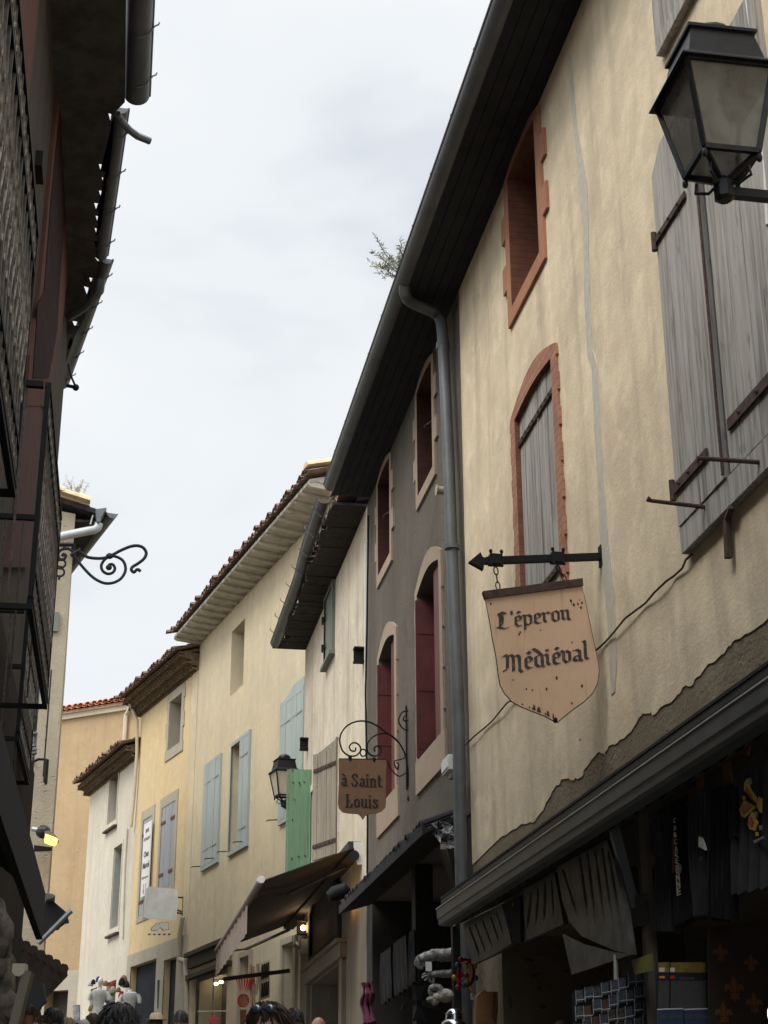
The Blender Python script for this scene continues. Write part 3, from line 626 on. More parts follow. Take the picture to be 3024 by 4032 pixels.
# window between the two open shutters
dx = R.un(F(1155, 1000))[0]; gx0 = R.un(F(1355, 900))[0]; zt = R.un(F(1355, 560))[1]
holes.append(rect(gx0+.02, dx-.02, 5.3, zt-.15))
wo = part('window', MB().holed(rect(gx0-.06, dx+.06, 5.22, zt-.05), [rect(gx0+.03, dx-.03, 5.31, zt-.16)], .02, -.01), m['old'], H3, label='window between the open grey shutter and the open green one')
part('pane', MB().box(gx0, dx, -.25, -.22, 5.3, zt-.15), m['inside'], H3, wo)
hx = gx0; wxx, wyy = R.w(hx, .03); gf = Fr(wxx, wyy, 29.5)
gp = uns(gf, [F(1355,1600), F(1160,1600), F(1160,692), F(1295,655), F(1352,548)])
GS = thing('open_shutter', 'tall bare grey wooden shutter standing half open beside the green one', 'shutter', gf, (0, 0, gp[0][1]))
gl = gp[1][0]; zlow = 5.25
def gtop(x): return gp[4][1]+(gp[3][1]-gp[4][1])*min(1, x/gp[3][0]) if x < gp[3][0] else gp[3][1]+(gp[2][1]-gp[3][1])*(x-gp[3][0])/(gl-gp[3][0])
part('board', leaf(0.0, gl, zlow, 0, -.02, .035, 5, .007, gtop), m['oldshutter'], GS)
for pz in (F(1345, 740), F(1345, 1300)):
    zz = gf.un(pz)[1]; b = MB().bar((0, .024, zz), (gl*.93, .024, zz), .012, .05)
    for k in range(6): b.ball((gl*(.08+k*.16), .034, zz), .012, .01, .012, 6, 4)
    part('hinge', b, m['rust'], GS)
GF = R.perp(dx+.02)
gq = uns(GF, [F(990,790), F(1155,775), F(1157,1700), F(965,1700)])
GG = thing('open_shutter', 'flaking bright green wooden shutter swung out over the street', 'shutter', GF, (gq[0][0], 0, gq[2][1]))
part('board', leaf(gq[0][0], gq[1][0]+.02, 5.0, gq[0][1], -.02, .035, 3, .01), m['green'], GG)
part('edge', MB().box(gq[0][0]-.025, gq[0][0]-.002, -.02, .03, 5.0, gq[0][1]-.01), m['green'], GG)
bb = MB()
for p in ((1015,800),(1065,890),(1020,890),(1100,885),(1010,1440),(1058,1425),(1105,1420),(1015,1160)): x, z = GF.un(F(*p)); bb.ball((x, -.03, z), .012, .01, .014, 6, 4)
part('bolt', bb, m['rust'], GG)
def ibeam(fr, x, z, s=.07, ln=.34, y0=0.0, tilt=.0):
    b = MB()
    for zz in (z-s, z+s): b.box(x-s*.75, x+s*.75, y0, y0+ln, zz-.012, zz+.012)
    return b.box(x-.01, x+.01, y0, y0+ln, z-s+.012, z+s-.012)
for p, lb in ((I(705,1255), 'black iron beam end poking from the weathered wall near the grey house'), (F(1130,610), 'black iron beam end poking from the weathered wall beside the lantern')):
    x, z = R.un(p); solo('beam_end', ibeam(R, x, z, .085, .13), m['iron'], lb, 'iron beam', R, (x, 0, z), 'iron beam ends in the weathered wall')
holes3 = holes
f1 = R.un(G(1335, 850))
part('wall', MB().holed([(18.85, 4.6), (25.35, 4.6), (25.35, 9.28), (18.85, 9.28)], holes, 0, -7, [.2]*2), m['old'], H3)
dd = [R.un(G(*p)) for p in ((1095,1200),(1325,1025),(1100,820),(1330,690),(1085,1000),(1335,840))]
fa, fb = dd[3][0], dd[2][0]; da, db = dd[1][0], dd[0][0]
zl = dd[4][1]; lint = (dd[0][1]+dd[1][1])/2
fan = opening(fa, fb, zl, zl+.65, .3); door = rect(da, db, gz(22), lint)
part('shop_wall', MB().holed([(18.85, gz(22)-.2), (25.35, gz(22)-.2), (25.35, 4.598), (18.85, 4.598)], [fan, door], .0, -1.0, [.3, 1.0]), m['shopwood'], H3)
part('lintel', MB().box(da-.6, db+.3, .0, .09, lint+.02, lint+.2).box(da-.62, db+.32, 0, .14, lint+.2, lint+.25), m['shopwood'], H3)
fo = part('fanlight', MB().holed(opening(fa-.1, fb+.1, zl-.08, zl+.62, .38), [opening(fa+.03, fb-.03, zl+.02, zl+.6, .28)], .05, 0), m['darkwood'], H3)
part('pane', MB().prism(opening(fa, fb, zl, zl+.62, .3), -.1, -.12), m['edge_strip'], H3, fo)
part('door', MB().box(da, db, -.9, -.86, gz(22), lint), m['inside'], H3)
for a, c in ((da-.55, da-.3), (db+.15, db+.35)): part('post', MB().box(a, c, 0, .06, gz(22), lint+.018), m['shopwood'], H3)
# eave
so_ = MB(); x = 18.9
while x < 25.3:
    wd = random.uniform(.16, .24); e_ = random.uniform(.37, .46)
    if not (24.5 < x < 24.75): so_.box(x, min(x+wd-.006, 25.34), -.1, e_, 9.30+random.uniform(0, .02), 9.34)
    else: so_.box(x, x+wd, -.1, .30, 9.30, 9.34)
    x += wd
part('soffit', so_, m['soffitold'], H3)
part('roof', barrel(18.9, 25.3, .40, 9.42, .3, 5, .21, .4, .085, .03), m['tile'], H3, smooth=True)
part('roof_slab', roof_slab(18.9, 25.3, .12, 9.50, .3, 5).box(25.3, 25.36, -.1, .55, 9.30, 9.5), m['soffitold'], H3)
go = part('gutter', MB(), m['iron'], H3) if False else None
gpts = [(19.3, .50, 9.56), (21.2, .49, 9.54), (22.3, .46, 9.5), (25.32, .50, 9.38)]
gb = MB()
for i in range(3): t_ = arc_gutter(gpts[i], gpts[i+1], .085, capend=(i == 2)); gb.add(t_.v, t_.f)
for k in range(8):
    x = 19.6+k*.78; gb.tube([(x, .585, 9.50), (x, .62, 9.52), (x, .62, 9.56)], .008, 5); gb.tube([(x, .585, 9.5), (x, .5, 9.40), (x, .42, 9.46)], .008, 5)
part('gutter', gb, m['zincl'], H3, smooth=True)

# awning of the weathered house
aw0, aw1, awf, zf, zb = 19.2, 26.4, 1.2, 4.56, 4.98
AW = thing('awning', 'taupe fabric awning pulled out over the street with a white end cap at the wall', 'awning', R, (22, 0, 4.8))
part('fabric', MB().add([(x, y, z) for x in (aw0, aw1) for (y, z) in ((.1, zb), (awf, zf), (awf, zf-.012), (.1, zb-.012))], [(0,1,5,4),(3,2,6,7),(0,1,2,3),(4,5,6,7),(0,3,7,4),(1,2,6,5)]), m['awning'], AW)
part('front_bar', MB().tube([(aw0-.02, awf+.02, zf-.01), (aw1, awf+.02, zf-.01)], .045, 10), m['valance'], AW, smooth=True)
part('bar_cap', MB().tube([(aw0-.10, awf+.02, zf), (aw0-.02, awf+.02, zf)], .045, 12), m['whitep'], AW, smooth=True)
v_ = MB(); nn = 30
vs = [(aw0+1.6+(aw1-aw0-1.6)*k/nn, awf+.03+.012*math.sin(k*1.9), z) for z in (zf-.02, zf-.42) for k in range(nn+1)]
v_.add(vs, [(k, k+1, nn+2+k, nn+1+k) for k in range(nn)])
part('valance', v_, m['valance'], AW)
part('cassette', MB().box(aw0+.05, aw1, .0, .16, zb-.08, zb+.08), m['awning'], AW)
cf = R.perp(aw0); cp = uns(cf, [G(1437,30),G(1530,25),G(1535,215),G(1480,218),G(1440,130)])
x0c, x1c, zlo, zhi = cp[4][0], 0, cp[2][1], cp[0][1]
mbc = MB().ext([(aw0, -x0c, zhi), (aw0, 0, zhi), (aw0, 0, zlo), (aw0, -x0c*.55, zlo), (aw0, -x0c*.97, zlo+(zhi-zlo)*.42)], (.05, 0, 0))
ec = part('end_cap', mbc, m['whitep'], AW)
part('motor_hub', MB().tube([(aw0-.02, .1, zlo+.1), (aw0+.0, .1, zlo+.1)], .065, 14), m['lampmetal'], AW, ec)
for xx in (aw0+.7, aw1-.3):
    part('arm', MB().bar((xx, .1, zb-.12), (xx+.9, .7, (zb+zf)/2-.12), .05, .03).bar((xx+.9, .7, (zb+zf)/2-.12), (xx+.1, awf, zf-.06), .05, .03), m['slate'], AW)
part('side_bar', MB().bar((aw1-.05, .05, 4.25), (aw1+.1, 1.1, 4.12), .06, .06), m['darkwood'], AW)

# ============================================================= pale yellow house with the boarded eave
H4 = thing('town_house', 'tall pale yellow house with blue grey shutters and a white boarded eave', 'house', r4, (4, 0, gz(30)))
holes = []; Wz = 11.83; xa, xb = -.95, x4+.0
s_ = [r4.un(p) for p in (E(655,1420), F(560,260), E(762,1315), F(655,185))]
wo, h = window(H4, 4.82, 5.76, 10.0, 11.34, 0, m['r4'], m['r4'], .42, .01, 0, .3, .01, .01, proud=.004, pane='glassg'); holes.append(h)
def r4shut(x0, x1, z0, z1, open_=0, lb=None):
    wo = part('window', MB().holed(rect(x0, x1, z0, z1), [rect(x0+.07, x1-.07, z0+.07, z1-.07)], .05, 0), m['bluegrey'], H4, label=lb); holes.append(rect(x0+.03, x1-.03, z0+.03, z1-.03))
    part('pane', MB().box(x0+.03, x1-.03, -.3, -.28, z0, z1), m['inside'], H4, wo)
    xm = (x0+x1)/2
    for k, (a, c) in enumerate(((x0+.075, xm-.003), (xm+.003, x1-.075))):
        lf = leaf(a, c, z0+.075, z1-.075, .02, .03, 2, .008)
        if open_ and k == 1: lf = leaf(a, c, z0+.075, z1-.075, -.2, .03, 2, .008)
        part('shutter', lf, m['bluegrey'], H4, wo)
        y_ = .052 if not (open_ and k == 1) else -.17
        for zz in (z0+.38, z1-.42): part('hinge', MB().bar((a if k == 0 else c, y_, zz), (c-.06 if k == 0 else a+.06, y_, zz), .01, .03), m['iron'] if False else m['r5shutter'], H4, wo)
    for xx in (x0+.25, x1+.05): part('latch', MB().tube([(xx, .0, z0+.12), (xx, .2, z0+.1), (xx+.1, .2, z0+.1)], .01, 5), m['iron'], H4, wo)
r4shut(6.16, 7.42, 6.78, 8.94, 0, 'far pair of closed blue grey shutters'); r4shut(4.12, 5.42, 6.76, 8.94, 1, 'middle pair of blue grey shutters, one leaf ajar')
r4shut(.85, 2.19, 6.78, 8.94, 0, 'blue grey shutters beside the weathered house')
part('pediment', MB().prism([(.85, 8.95), (2.0, 8.95), (1.4, 9.1), (.85, 9.1)], 0, .04), m['bluegrey'], H4)
wo, h = window(H4, .75, 1.35, 10.3, 11.2, 0, m['r4'], m['r4'], .3, .01, 0, .3, .01, .01, proud=.004, pane='inside', bars=False); holes.append(h)
# ground floor: shop opening under a moulded lintel
c4 = [r4.un(p) for p in (G(150,1150), G(390,1045), G(110,955), G(350,835))]
g0, g1, zs, zcr = 5.3, 7.75, 4.75, 5.24
holes.append(rect(g0, g1, gz(32)+.3, zs))
d0 = [r4.un(G(*p)) for p in ((875,880),(965,825),(530,985),(600,935))]
holes.append(rect(d0[1][0], d0[0][0], gz(28), d0[0][1])); holes.append(rect(d0[3][0], d0[2][0], gz(29)+.8, d0[2][1]))
part('wall', MB().holed([(xa, gz(28)-.5), (xb, gz(28)-.5), (xb, Wz), (xa, Wz)], holes, 0, -7, [0,.3,.3,.3,0,.9,.5,.4]), m['r4'], H4)
part('shop_cornice', MB().box(g0-.35, g1+.3, .001, .16, zcr-.08, zcr).box(g0-.3, g1+.25, .001, .09, zcr-.3, zcr-.081).box(g0-.32, g1+.27, .001, .13, zs-.02, zs+.06), m['darkwood'], H4)
swo = part('shop_window', MB().holed(rect(g0, g1, gz(32)+.3, zs), [rect(g0+.08, 6.4, gz(32)+.4, zs-.1), rect(6.5, g1-.08, gz(32)+.4, zs-.1)], -.05, -.12, [0, 0]), m['shopwood'], H4)
part('pane', MB().box(g0, g1, -.6, -.58, gz(32), zs), m['glassg'], H4, swo)
for i, p in enumerate(((312,1190),(355,1175))): x, z = r4.un(G(*p), -.4); part('spotlight', MB().ball((x, -.4, z), .05, .05, .03, 8, 5), m['spot'], H4, swo)
for (k1, k2) in ((0, 1), (2, 3)):
    a, c = d0[k2+0][0], d0[k1][0]; zt_ = d0[k1][1]
    wo = part('door', MB().box(a-.12, a-.001, 0, .05, gz(28), zt_+.1).box(c+.001, c+.12, 0, .05, gz(28), zt_+.1).box(a, c, 0, .07, zt_+.001, zt_+.1), m['stone'], H4)
    part('panel', leaf(a, c, gz(28), zt_, -.45, .03, 3), m['darkwood'], H4, wo)
part('stone_edge', MB().box(g1+.35, xb-.005, .0, .03, gz(32), zcr-.3), m['stone'], H4)
# eave
part('soffit', MB().box(xa, xb, -.1, .55, Wz+.1, Wz+.13), m['white_soffit'], H4)
part('gable', MB().add([(xa-.004, .0, Wz), (xa-.004, -6, Wz), (xa-.004, -6, Wz+1.9), (xa-.004, .5, Wz+.12)], [(0,1,2,3)]), m['white_soffit'], H4)
rf = MB(); nr = 22
for k in range(nr+1):
    x = xa+.02+(xb-xa-.12)*k/nr; dz = random.uniform(-.012, .012)
    rf.ext([(x, -.05, Wz+.1), (x, .56, Wz+.1), (x, .60, Wz+.06+dz), (x, .54, Wz+.02+dz), (x, -.05, Wz-.03)], (.075, 0, 0))
    if k < nr: rf.ext([(x+.08, -.05, Wz+.098), (x+.08, .56, Wz+.098), (x+.08, .56, Wz+.08), (x+.08, -.05, Wz+.03)], ((xb-xa-.12)/nr-.085, 0, 0))
part('rafter', rf, m['white_soffit'], H4)
part('roof', barrel(xa-.1, xb+.12, .70, Wz+.17, .3, 6, .22, .4, .09, .03), m['tile'], H4, smooth=True)
part('roof_slab', roof_slab(xa, xb, .58, Wz+.20, .3, 6), m['white_soffit'], H4)
vt = MB()
for k in range(9): t0 = k*.62; vt.ext([(xa-.2+math.cos(math.pi*j/6)*.13, .72-t0*.955, Wz+.24+t0*.295+math.sin(math.pi*j/6)*.1+.01*(k % 2)) for j in range(7)], (0, -.64, .19))
part('verge_tile', vt, m['tilepale'], H4, smooth=True)
# grey corner downpipe between the two yellow houses
solo('downpipe', MB().tube([(r4.un(p, .1)[0], .1, r4.un(p, .1)[1]) for p in (D(1325,940), D(1318,1000), D(1305,1080), D(1300,1200), D(1298,1250), D(1345,1262), D(1352,1400), D(1352,1700))], .05, 8), m['stone'], 'stained downpipe on the seam between the yellow ochre house and the pale yellow one', 'downpipe', r4, smooth=True)

# ============================================================= yellow ochre house
H5 = thing('town_house', 'yellow ochre house with grey shutters and a three row tile cornice', 'house', r5, (2, 0, gz(35)))
holes = []
q = [r5.un(F(*p)) for p in ((135,300),(115,650),(222,238),(205,605))]
a, c, z0_, z1_ = (q[2][0]+q[3][0])/2, (q[0][0]+q[1][0])/2, (q[1][1]+q[3][1])/2, (q[0][1]+q[2][1])/2
wo, h = window(H5, a, c, z0_, z1_, 0, m['stone'], m['stone'], .45, .16, .07, .33, .22, .2, .04, pane='glassg', label='open window in grey stone under the cornice'); holes.append(h)
def shut5(px, lb):
    q = [r5.un(p) for p in px]; a, c = (q[2][0]+q[3][0])/2, (q[0][0]+q[1][0])/2; z0, z1 = (q[1][1]+q[3][1])/2, (q[0][1]+q[2][1])/2
    wo = part('window', MB().holed(surround(a, c, z0, z1, 0, .16, 0, .3, .14, .22), [rect(a, c, z0, z1)], .02, 0), m['stone'], H5, label=lb); holes.append(rect(a+.01, c-.01, z0+.01, z1-.01))
    xm = (a+c)/2
    for u, v in ((a+.005, xm-.004), (xm+.004, c-.005)):
        part('shutter', leaf(u, v, z0+.01, z1-.01, -.02, .03, 2, .008), m['r5shutter'], H5, wo)
    for zz in (z0+.3, z1-.35):
        for u, v in ((a-.02, a+.3), (c+.02, c-.3)): part('hinge', MB().bar((u, .02, zz), (v, .02, zz), .012, .06), m['rustred'], H5, wo)
    return wo, (a, c, z0, z1)
shut5([D(1180,160), D(1155,745), D(1282,85), D(1250,700)], 'closed grey shutters left of the white sign box')
wo5, g5 = shut5([D(1045,235), D(1008,940), D(1132,195), D(1055,915)], 'closed grey shutters carrying the vertical restaurant banner')
e5 = [r5.un(D(*p)) for p in ((955,1325),(1145,1218),(1200,1262),(1290,1222))]
holes.append(rect(e5[1][0], e5[0][0], gz(36), (e5[0][1]+e5[1][1])/2)); holes.append(rect(e5[3][0], e5[2][0], gz(36), (e5[2][1]+e5[3][1])/2))
W5 = 11.27; x5b = x5+.0
lz = [r5.un(D(940,1230))[1], r5.un(D(1310,1075))[1]]; lz = sum(lz)/2
part('wall', MB().holed([(0, gz(36)-.5), (x5b, gz(36)-.5), (x5b, W5), (0, W5)], holes, 0, -7, [.3,.3,.3,.12,.12]), m['r5'], H5)
part('wall_base', MB().holed([(0.002, gz(36)-.4), (x5b-.01, gz(36)-.4), (x5b-.01, lz), (.002, lz)], holes[-2:], .025, 0), m['stone'], H5)
part('corner_band', MB().box(0.0, .38, .0, .012, lz, W5), m['r4'], H5)
part('dark_backing', MB().box(.2, x5b-.3, -.5, -.125, gz(36), lz), m['insideblue'], H5)  # dark panel just behind the doorways, the unlit depth put into its colour
part('cornice', genoise(0, x5b+.1, W5-.02, 3, .15, .125, .19), m['genoise'], H5, smooth=True)
part('roof', barrel(0, x5b+.2, .62, W5+.36, .3, 6, .21, .4, .088, .03), m['tile'], H5, smooth=True)
part('roof_slab', roof_slab(0, x5b+.1, .4, W5+.42, .3, 6), m['genoise'], H5)
solo('downpipe', MB().tube([(x5b-.06, .35, W5+.3), (x5b-.07, .12, W5-.15), (x5b-.08, .08, 10.3), (x5b-.03, .08, 9.3), (x5b+.02, .1, 8.6)], .04, 8), m['edge_strip'], 'cream downpipe running down beside the ochre house above the white house roof', 'downpipe', r5, smooth=True)

# ============================================================= off-white house
H6 = thing('town_house', 'off white house with narrow windows, farthest of the right hand row', 'house', r6, (2, 0, gz(40)))
holes = []; W6 = 10.28; x6 = 4.85
def win6(px, dp, shut, lb):
    q = [r6.un(p) for p in px]; a, c = (q[2][0]+q[3][0])/2, (q[0][0]+q[1][0])/2; z0, z1 = (q[1][1]+q[3][1])/2, (q[0][1]+q[2][1])/2
    wo, h = window(H6, a, c, z0, z1, 0, m['r6'], m['r6'], dp, .06, 0, .3, .14, .08, .05, proud=.02, pane='glass', bars=False, label=lb); holes.append(h)
    part('sill', MB().box(a-.12, c+.12, .0, .09, z0-.2, z0-.15), m['rust'], H6, wo)
    if shut: part('shutter', leaf(a, a+.03, z0, z1, -dp+.01, dp-.02, 1) if False else MB().box(c-.035, c-.005, -dp+.03, -.01, z0+.02, z1-.1), m['winframe'], H6, wo)
win6([C(895,1810), D(785,270), C(972,1750), D(845,235)], .25, False, 'upper window with grey boards')
win6([D(832,455), D(798,1040), D(893,393), D(860,1000)], .42, True, 'lower tall window with a pale open shutter')
e6 = [r6.un(D(*p)) for p in ((650,1470),(700,1440),(775,1420),(845,1390))]
holes.append(rect(e6[1][0]-.3, e6[0][0]-.1, gz(40), e6[0][1])); holes.append(rect(e6[3][0], e6[2][0], gz(40), e6[2][1]))
part('wall', MB().holed([(0, gz(38)-.5), (x6, gz(38)-.5), (x6, W6), (0, W6)], holes, 0, -7, [.3,.3,.3,.3]), m['r6'], H6)
part('dark_backing', MB().box(.2, x6-.2, -.4, -.302, gz(38), 6), m['inside'], H6)  # near-black panel painting the darkness behind the openings
part('cornice', genoise(0, x6+.1, W6-.02, 2, .17, .13, .19), m['genoise'], H6, smooth=True)
part('roof', barrel(0, x6+.2, .52, W6+.26, .3, 6, .2, .4, .085, .035), m['tile'], H6, smooth=True)
part('roof_slab', roof_slab(0, x6+.1, .3, W6+.3, .3, 6), m['genoise'], H6)
part('conduit', MB().tube([(r6.un(D(*p), .03)[0], .03, r6.un(D(*p), .03)[1]) for p in ((925,300),(915,450),(905,600),(895,900),(890,1100))], .02, 6), m['r6'], H6)

# ============================================================= tan building closing the street
H7 = thing('town_house', 'tan rendered building with a red tiled roof edge closing the end of the street', 'house', r7, (2, 0, gz(45)))
zt = [r7.un(C(*p)) for p in ((500,1290),(1030,1195))]; W7 = (zt[0][1]+zt[1][1])/2
dq = [r7.un(P(*p)) for p in ((605,1660),(905,1665))]
dh = rect(dq[1][0], dq[0][0], gz(46), (dq[0][1]+dq[1][1])/2)
part('wall', MB().holed([(-9, 2), (14, 2), (14, W7), (-9, W7)], [dh], 0, -8, [.4]), m['r7'], H7)
part('door', leaf(dh[0][0], dh[1][0], gz(46), dh[2][1], -.35, .04, 4), m['darkwood'], H7)
part('stone_band', MB().holed([(dh[0][0]-.5, gz(45)), (dh[1][0]+.4, gz(45)), (dh[1][0]+.4, dh[2][1]+.5), (dh[0][0]-.5, dh[2][1]+.5)], [[(x, z) for x, z in dh]], .04, 0), m['stone'], H7)
part('cornice', MB().box(-9, 14, 0, .1, W7-.14, W7).box(-9, 14, 0, .2, W7, W7+.05), m['edge_strip'], H7)
part('roof', barrel(-9, 14, .3, W7+.1, .3, 4, .22, .4, .1, .02, n=5), m['tilered'], H7, smooth=True)
part('roof_slab', roof_slab(-9, 14, .2, W7+.14, .3, 4), m['tilered'], H7)
x, z = r7.un(C(1040,1300)); part('downpipe', MB().tube([(x-.3, .2, W7), (x, .08, W7-.3), (x, .08, 8)], .06, 8), m['edge_strip'], H7, smooth=True)
# ============================================================= dark house on the left
HL = thing('town_house', 'dark brown house nearest on the left with iron balconies and brick window strips', 'house', LW, (-8, 0, 0))
WL = 9.28
def strip(name, px, y, mat, T=HL, par=None, label=None): return part(name, MB().holed(uns(LW, px, y), [], y, 0), mat, T, par, label=label)
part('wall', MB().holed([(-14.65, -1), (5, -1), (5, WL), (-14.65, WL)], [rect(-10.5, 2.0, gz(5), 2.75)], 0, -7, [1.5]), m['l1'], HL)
part('dark_backing', MB().box(-10.4, 2, -1.5, -1.4, 0, 2.7), m['inside'], HL)
part('wall_base', MB().box(-14.6, 2, 0, .015, 2.8, 4.75), m['darkbase'], HL)  # darker sheet laid over the lower part of the wall
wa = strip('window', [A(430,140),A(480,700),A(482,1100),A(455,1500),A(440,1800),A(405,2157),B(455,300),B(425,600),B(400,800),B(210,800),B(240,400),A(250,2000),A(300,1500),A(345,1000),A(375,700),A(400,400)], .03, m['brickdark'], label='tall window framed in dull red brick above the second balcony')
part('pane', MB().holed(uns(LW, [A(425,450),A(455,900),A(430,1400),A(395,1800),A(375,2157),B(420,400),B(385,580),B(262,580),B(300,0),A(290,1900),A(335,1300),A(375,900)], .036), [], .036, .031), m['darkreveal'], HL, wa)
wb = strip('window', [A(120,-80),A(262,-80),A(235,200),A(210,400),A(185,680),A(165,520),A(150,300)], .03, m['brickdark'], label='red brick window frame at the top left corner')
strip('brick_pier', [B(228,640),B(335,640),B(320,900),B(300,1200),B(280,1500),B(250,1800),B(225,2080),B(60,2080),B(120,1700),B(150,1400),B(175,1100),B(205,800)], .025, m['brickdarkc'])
part('white_pipe', MB().holed(uns(LW, [A(500,830),A(535,820),A(520,1150),A(495,1430),A(468,1440),A(485,1150)], .04), [], .04, 0), m['zincp'], HL)
x, z = LW.un(A(265, 1095), .03); part('vent', MB().box(x-.12, x+.12, 0, .05, z-.06, z+.06), m['inside'], HL)
def balcony(sa, sb, z0=3.87, z1=4.97, o=.4, lb=None):
    T = thing('balcony', lb, 'balcony', LW, (-(sa+sb)/2, 0, z0), 'wrought iron balconies on the dark house')
    part('floor_frame', MB().box(-sb-.012, -sa+.012, o-.012, o+.012, z0-.03, z0-.005).box(-sb-.012, -sb+.012, 0, o-.013, z0-.03, z0-.005).box(-sa-.012, -sa+.012, 0, o-.013, z0-.03, z0-.005), m['iron'], T)
    fr_ = MB().box(-sb, -sa, o-.014, o+.014, z1-.025, z1).box(-sb, -sa, o-.015, o+.015, z0+.0, z0+.03).box(-sb, -sa, o-.012, o+.012, z1-.2, z1-.18).box(-sb, -sa, o-.012, o+.012, z0+.16, z0+.18)
    for s in (sa, sb): fr_.box(-s-.015, -s+.015, 0, o-.021, z1-.03, z1).box(-s-.008, -s+.008, o-.012, o+.012, z0+.031, z1-.031)
    part('rail', fr_, m['iron'], T)
    bl = MB(); n_ = int((sb-sa)/.115)
    for k in range(1, n_):
        s = sa+(sb-sa)*k/n_; bl.box(-s-.009, -s+.009, o-.009, o+.009, z0+.03, z1-.03)
    for s in (sa, sb):
        for yy in (.1, .2, .3): bl.box(-s-.005, -s+.005, yy-.005, yy+.005, z0+.03, z1-.03)
    part('baluster', bl, m['rustgrey'], T)
    sc = MB()
    for k in range(n_):
        s = sa+(sb-sa)*(k+.5)/n_
        for zc, r_ in ((z0+.09, .045), (z1-.1, .045), (z0+.38, .05), (z0+.55, .03), (z0+.72, .05)):
            sc.tube([(-s+math.cos(2*math.pi*j/8)*r_, o, zc+math.sin(2*math.pi*j/8)*r_) for j in range(8)], .008, 4, True)
        sc.tube([(-s+.045*math.sin(j*.9), o, z0+.2+j*.075) for j in range(9)], .009, 4)
    part('scrollwork', sc, m['rustpale'], T)
    return T
m['rustgrey'] = plain('brown_grey_flaking_iron', (.11, .095, .08), .8, .1, .5, 30, c2=(.05, .04, .034))
m['rustpale'] = plain('pale_flaking_iron_paint', (.28, .255, .22), .8, 0, .6, 30, c2=(.09, .075, .06))
balcony(2.0, 5.6, lb='nearest balcony with dense scrolled iron railing at the left edge of the view')
balcony(6.95, 8.7, lb='middle balcony with scrolled iron railing above the brick pier')
balcony(9.6, 10.85, 3.9, 4.7, .2, lb='far balcony with a thin meander patterned railing, lowest in the view')
# eave, gutters: three lengths, each with its own line
wy0 = lambda s, y=0: LW.w(-s, y)
def WM(): return MB()
EV = 9.30
ga = [atz(A(1020, -400), 9.3), atz(A(975, 640), 9.3)]; gb_ = [atz(A(838, 745), 9.25), atz(A(700, 1700), 9.25)]; gc = [atz(A(735, 1745), 9.2), atz(B(530, 690), 9.2)]
HLw = thing('town_house', '', '', WORLD, (0, 0, 0)); bpy.data.objects.remove(HLw.ob)
HLW = Th(HL.ob, WORLD, (0, 0, 0))
def toHL(mb):   # world coordinates -> the house's own frame
    mb.v = [((a-LW.ox)*LW.X[0]+(b-LW.oy)*LW.X[1], (a-LW.ox)*LW.Y[0]+(b-LW.oy)*LW.Y[1], c) for a, b, c in mb.v]; return mb
def off(p, dx): return (p[0]+dx, p[1], p[2])
gm = MB()
for (p, q), r_, dz in ((ga, .10, .0), (gb_, .06, -.02), (gc, .058, -.04)):
    t_ = arc_gutter((p[0]-r_, p[1], 9.33+dz), (q[0]-r_, q[1], 9.33+dz), r_)
    gm.add(t_.v, t_.f)
    P0, Q0 = Vector((p[0], p[1], 9.33+dz)), Vector((q[0], q[1], 9.33+dz)); L_ = (Q0-P0).length; n_ = int(L_/.55)
    for k in range(n_):
        c = P0.lerp(Q0, (k+.6)/n_); gm.tube([(c.x-r_, c.y, c.z-r_*1.06), (c.x-r_*.3, c.y, c.z-r_*.9), (c.x+.006, c.y, c.z-.02), (c.x+.02, c.y, c.z+.0), (c.x+.045, c.y, c.z+.012), (c.x+.05, c.y, c.z+.03)], .007, 5)
part('gutter', toHL(gm), m['zincl'], HL, smooth=True)
def wpt(s): x, y = wy0(s, -.05); return (x, y)
soff = MB()
inner = [(ga[0][0]-.2, ga[0][1]-2), (ga[0][0]-.2, ga[0][1]), (ga[1][0]-.19, ga[1][1]), (gb_[0][0]-.11, gb_[0][1]), (gb_[1][0]-.11, gb_[1][1]), (gc[0][0]-.12, gc[0][1]+.1), (gc[1][0]-.1, gc[1][1])]
outl = [wpt(-2)]+[(-.2-.0, inner[0][1])][:0]+inner+[wpt(14.66)]
hs = []
for p, rw, rh in ((A(735,785),.02,.05),(A(688,1097),.045,.03),(A(690,1183),.025,.03),(A(675,1268),.03,.03),(A(657,1353),.045,.035),(A(651,1432),.028,.03),(A(643,1515),.025,.035),(A(636,1605),.015,.05),(A(601,1832),.02,.03),(A(573,1907),.02,.06),(A(520,2057),.02,.03),(A(496,2117),.025,.035),(B(545,295),.04,.09)):
    w_ = atz(p, 9.26); rh *= 1.9; rw *= 1.1; hs.append([(w_[0]-rw, w_[1]-rh), (w_[0]+rw, w_[1]-rh*.7), (w_[0]+rw*.8, w_[1]+rh), (w_[0]-rw, w_[1]+rh*.8)])
loops = [outl]+hs; tri = tessellate_polygon([[Vector((x, y, 0)) for x, y in lp] for lp in loops]); fl = [p for lp in loops for p in lp]; nf = len(fl)
soff.add([(x, y, 9.26) for x, y in fl]+[(x, y, 9.275) for x, y in fl], [t for t in tri]+[tuple(nf+i for i in t) for t in tri])
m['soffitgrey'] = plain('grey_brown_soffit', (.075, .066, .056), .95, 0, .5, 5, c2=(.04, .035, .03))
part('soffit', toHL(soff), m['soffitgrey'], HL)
part('roof', roof_slab(-14.6, 4, .12, 9.5, .3, 6), m['tile'], HL)
st = [atz(A(*p), 9.15) for p in ((765,745),(800,800),(845,850),(900,890),(980,922))]
part('overflow_pipe', toHL(MB().tube(st, .03, 8)), m['zincl'], HL)
e1 = [at(B(*p), 14.2) for p in ((540,470),(560,560),(600,650))]
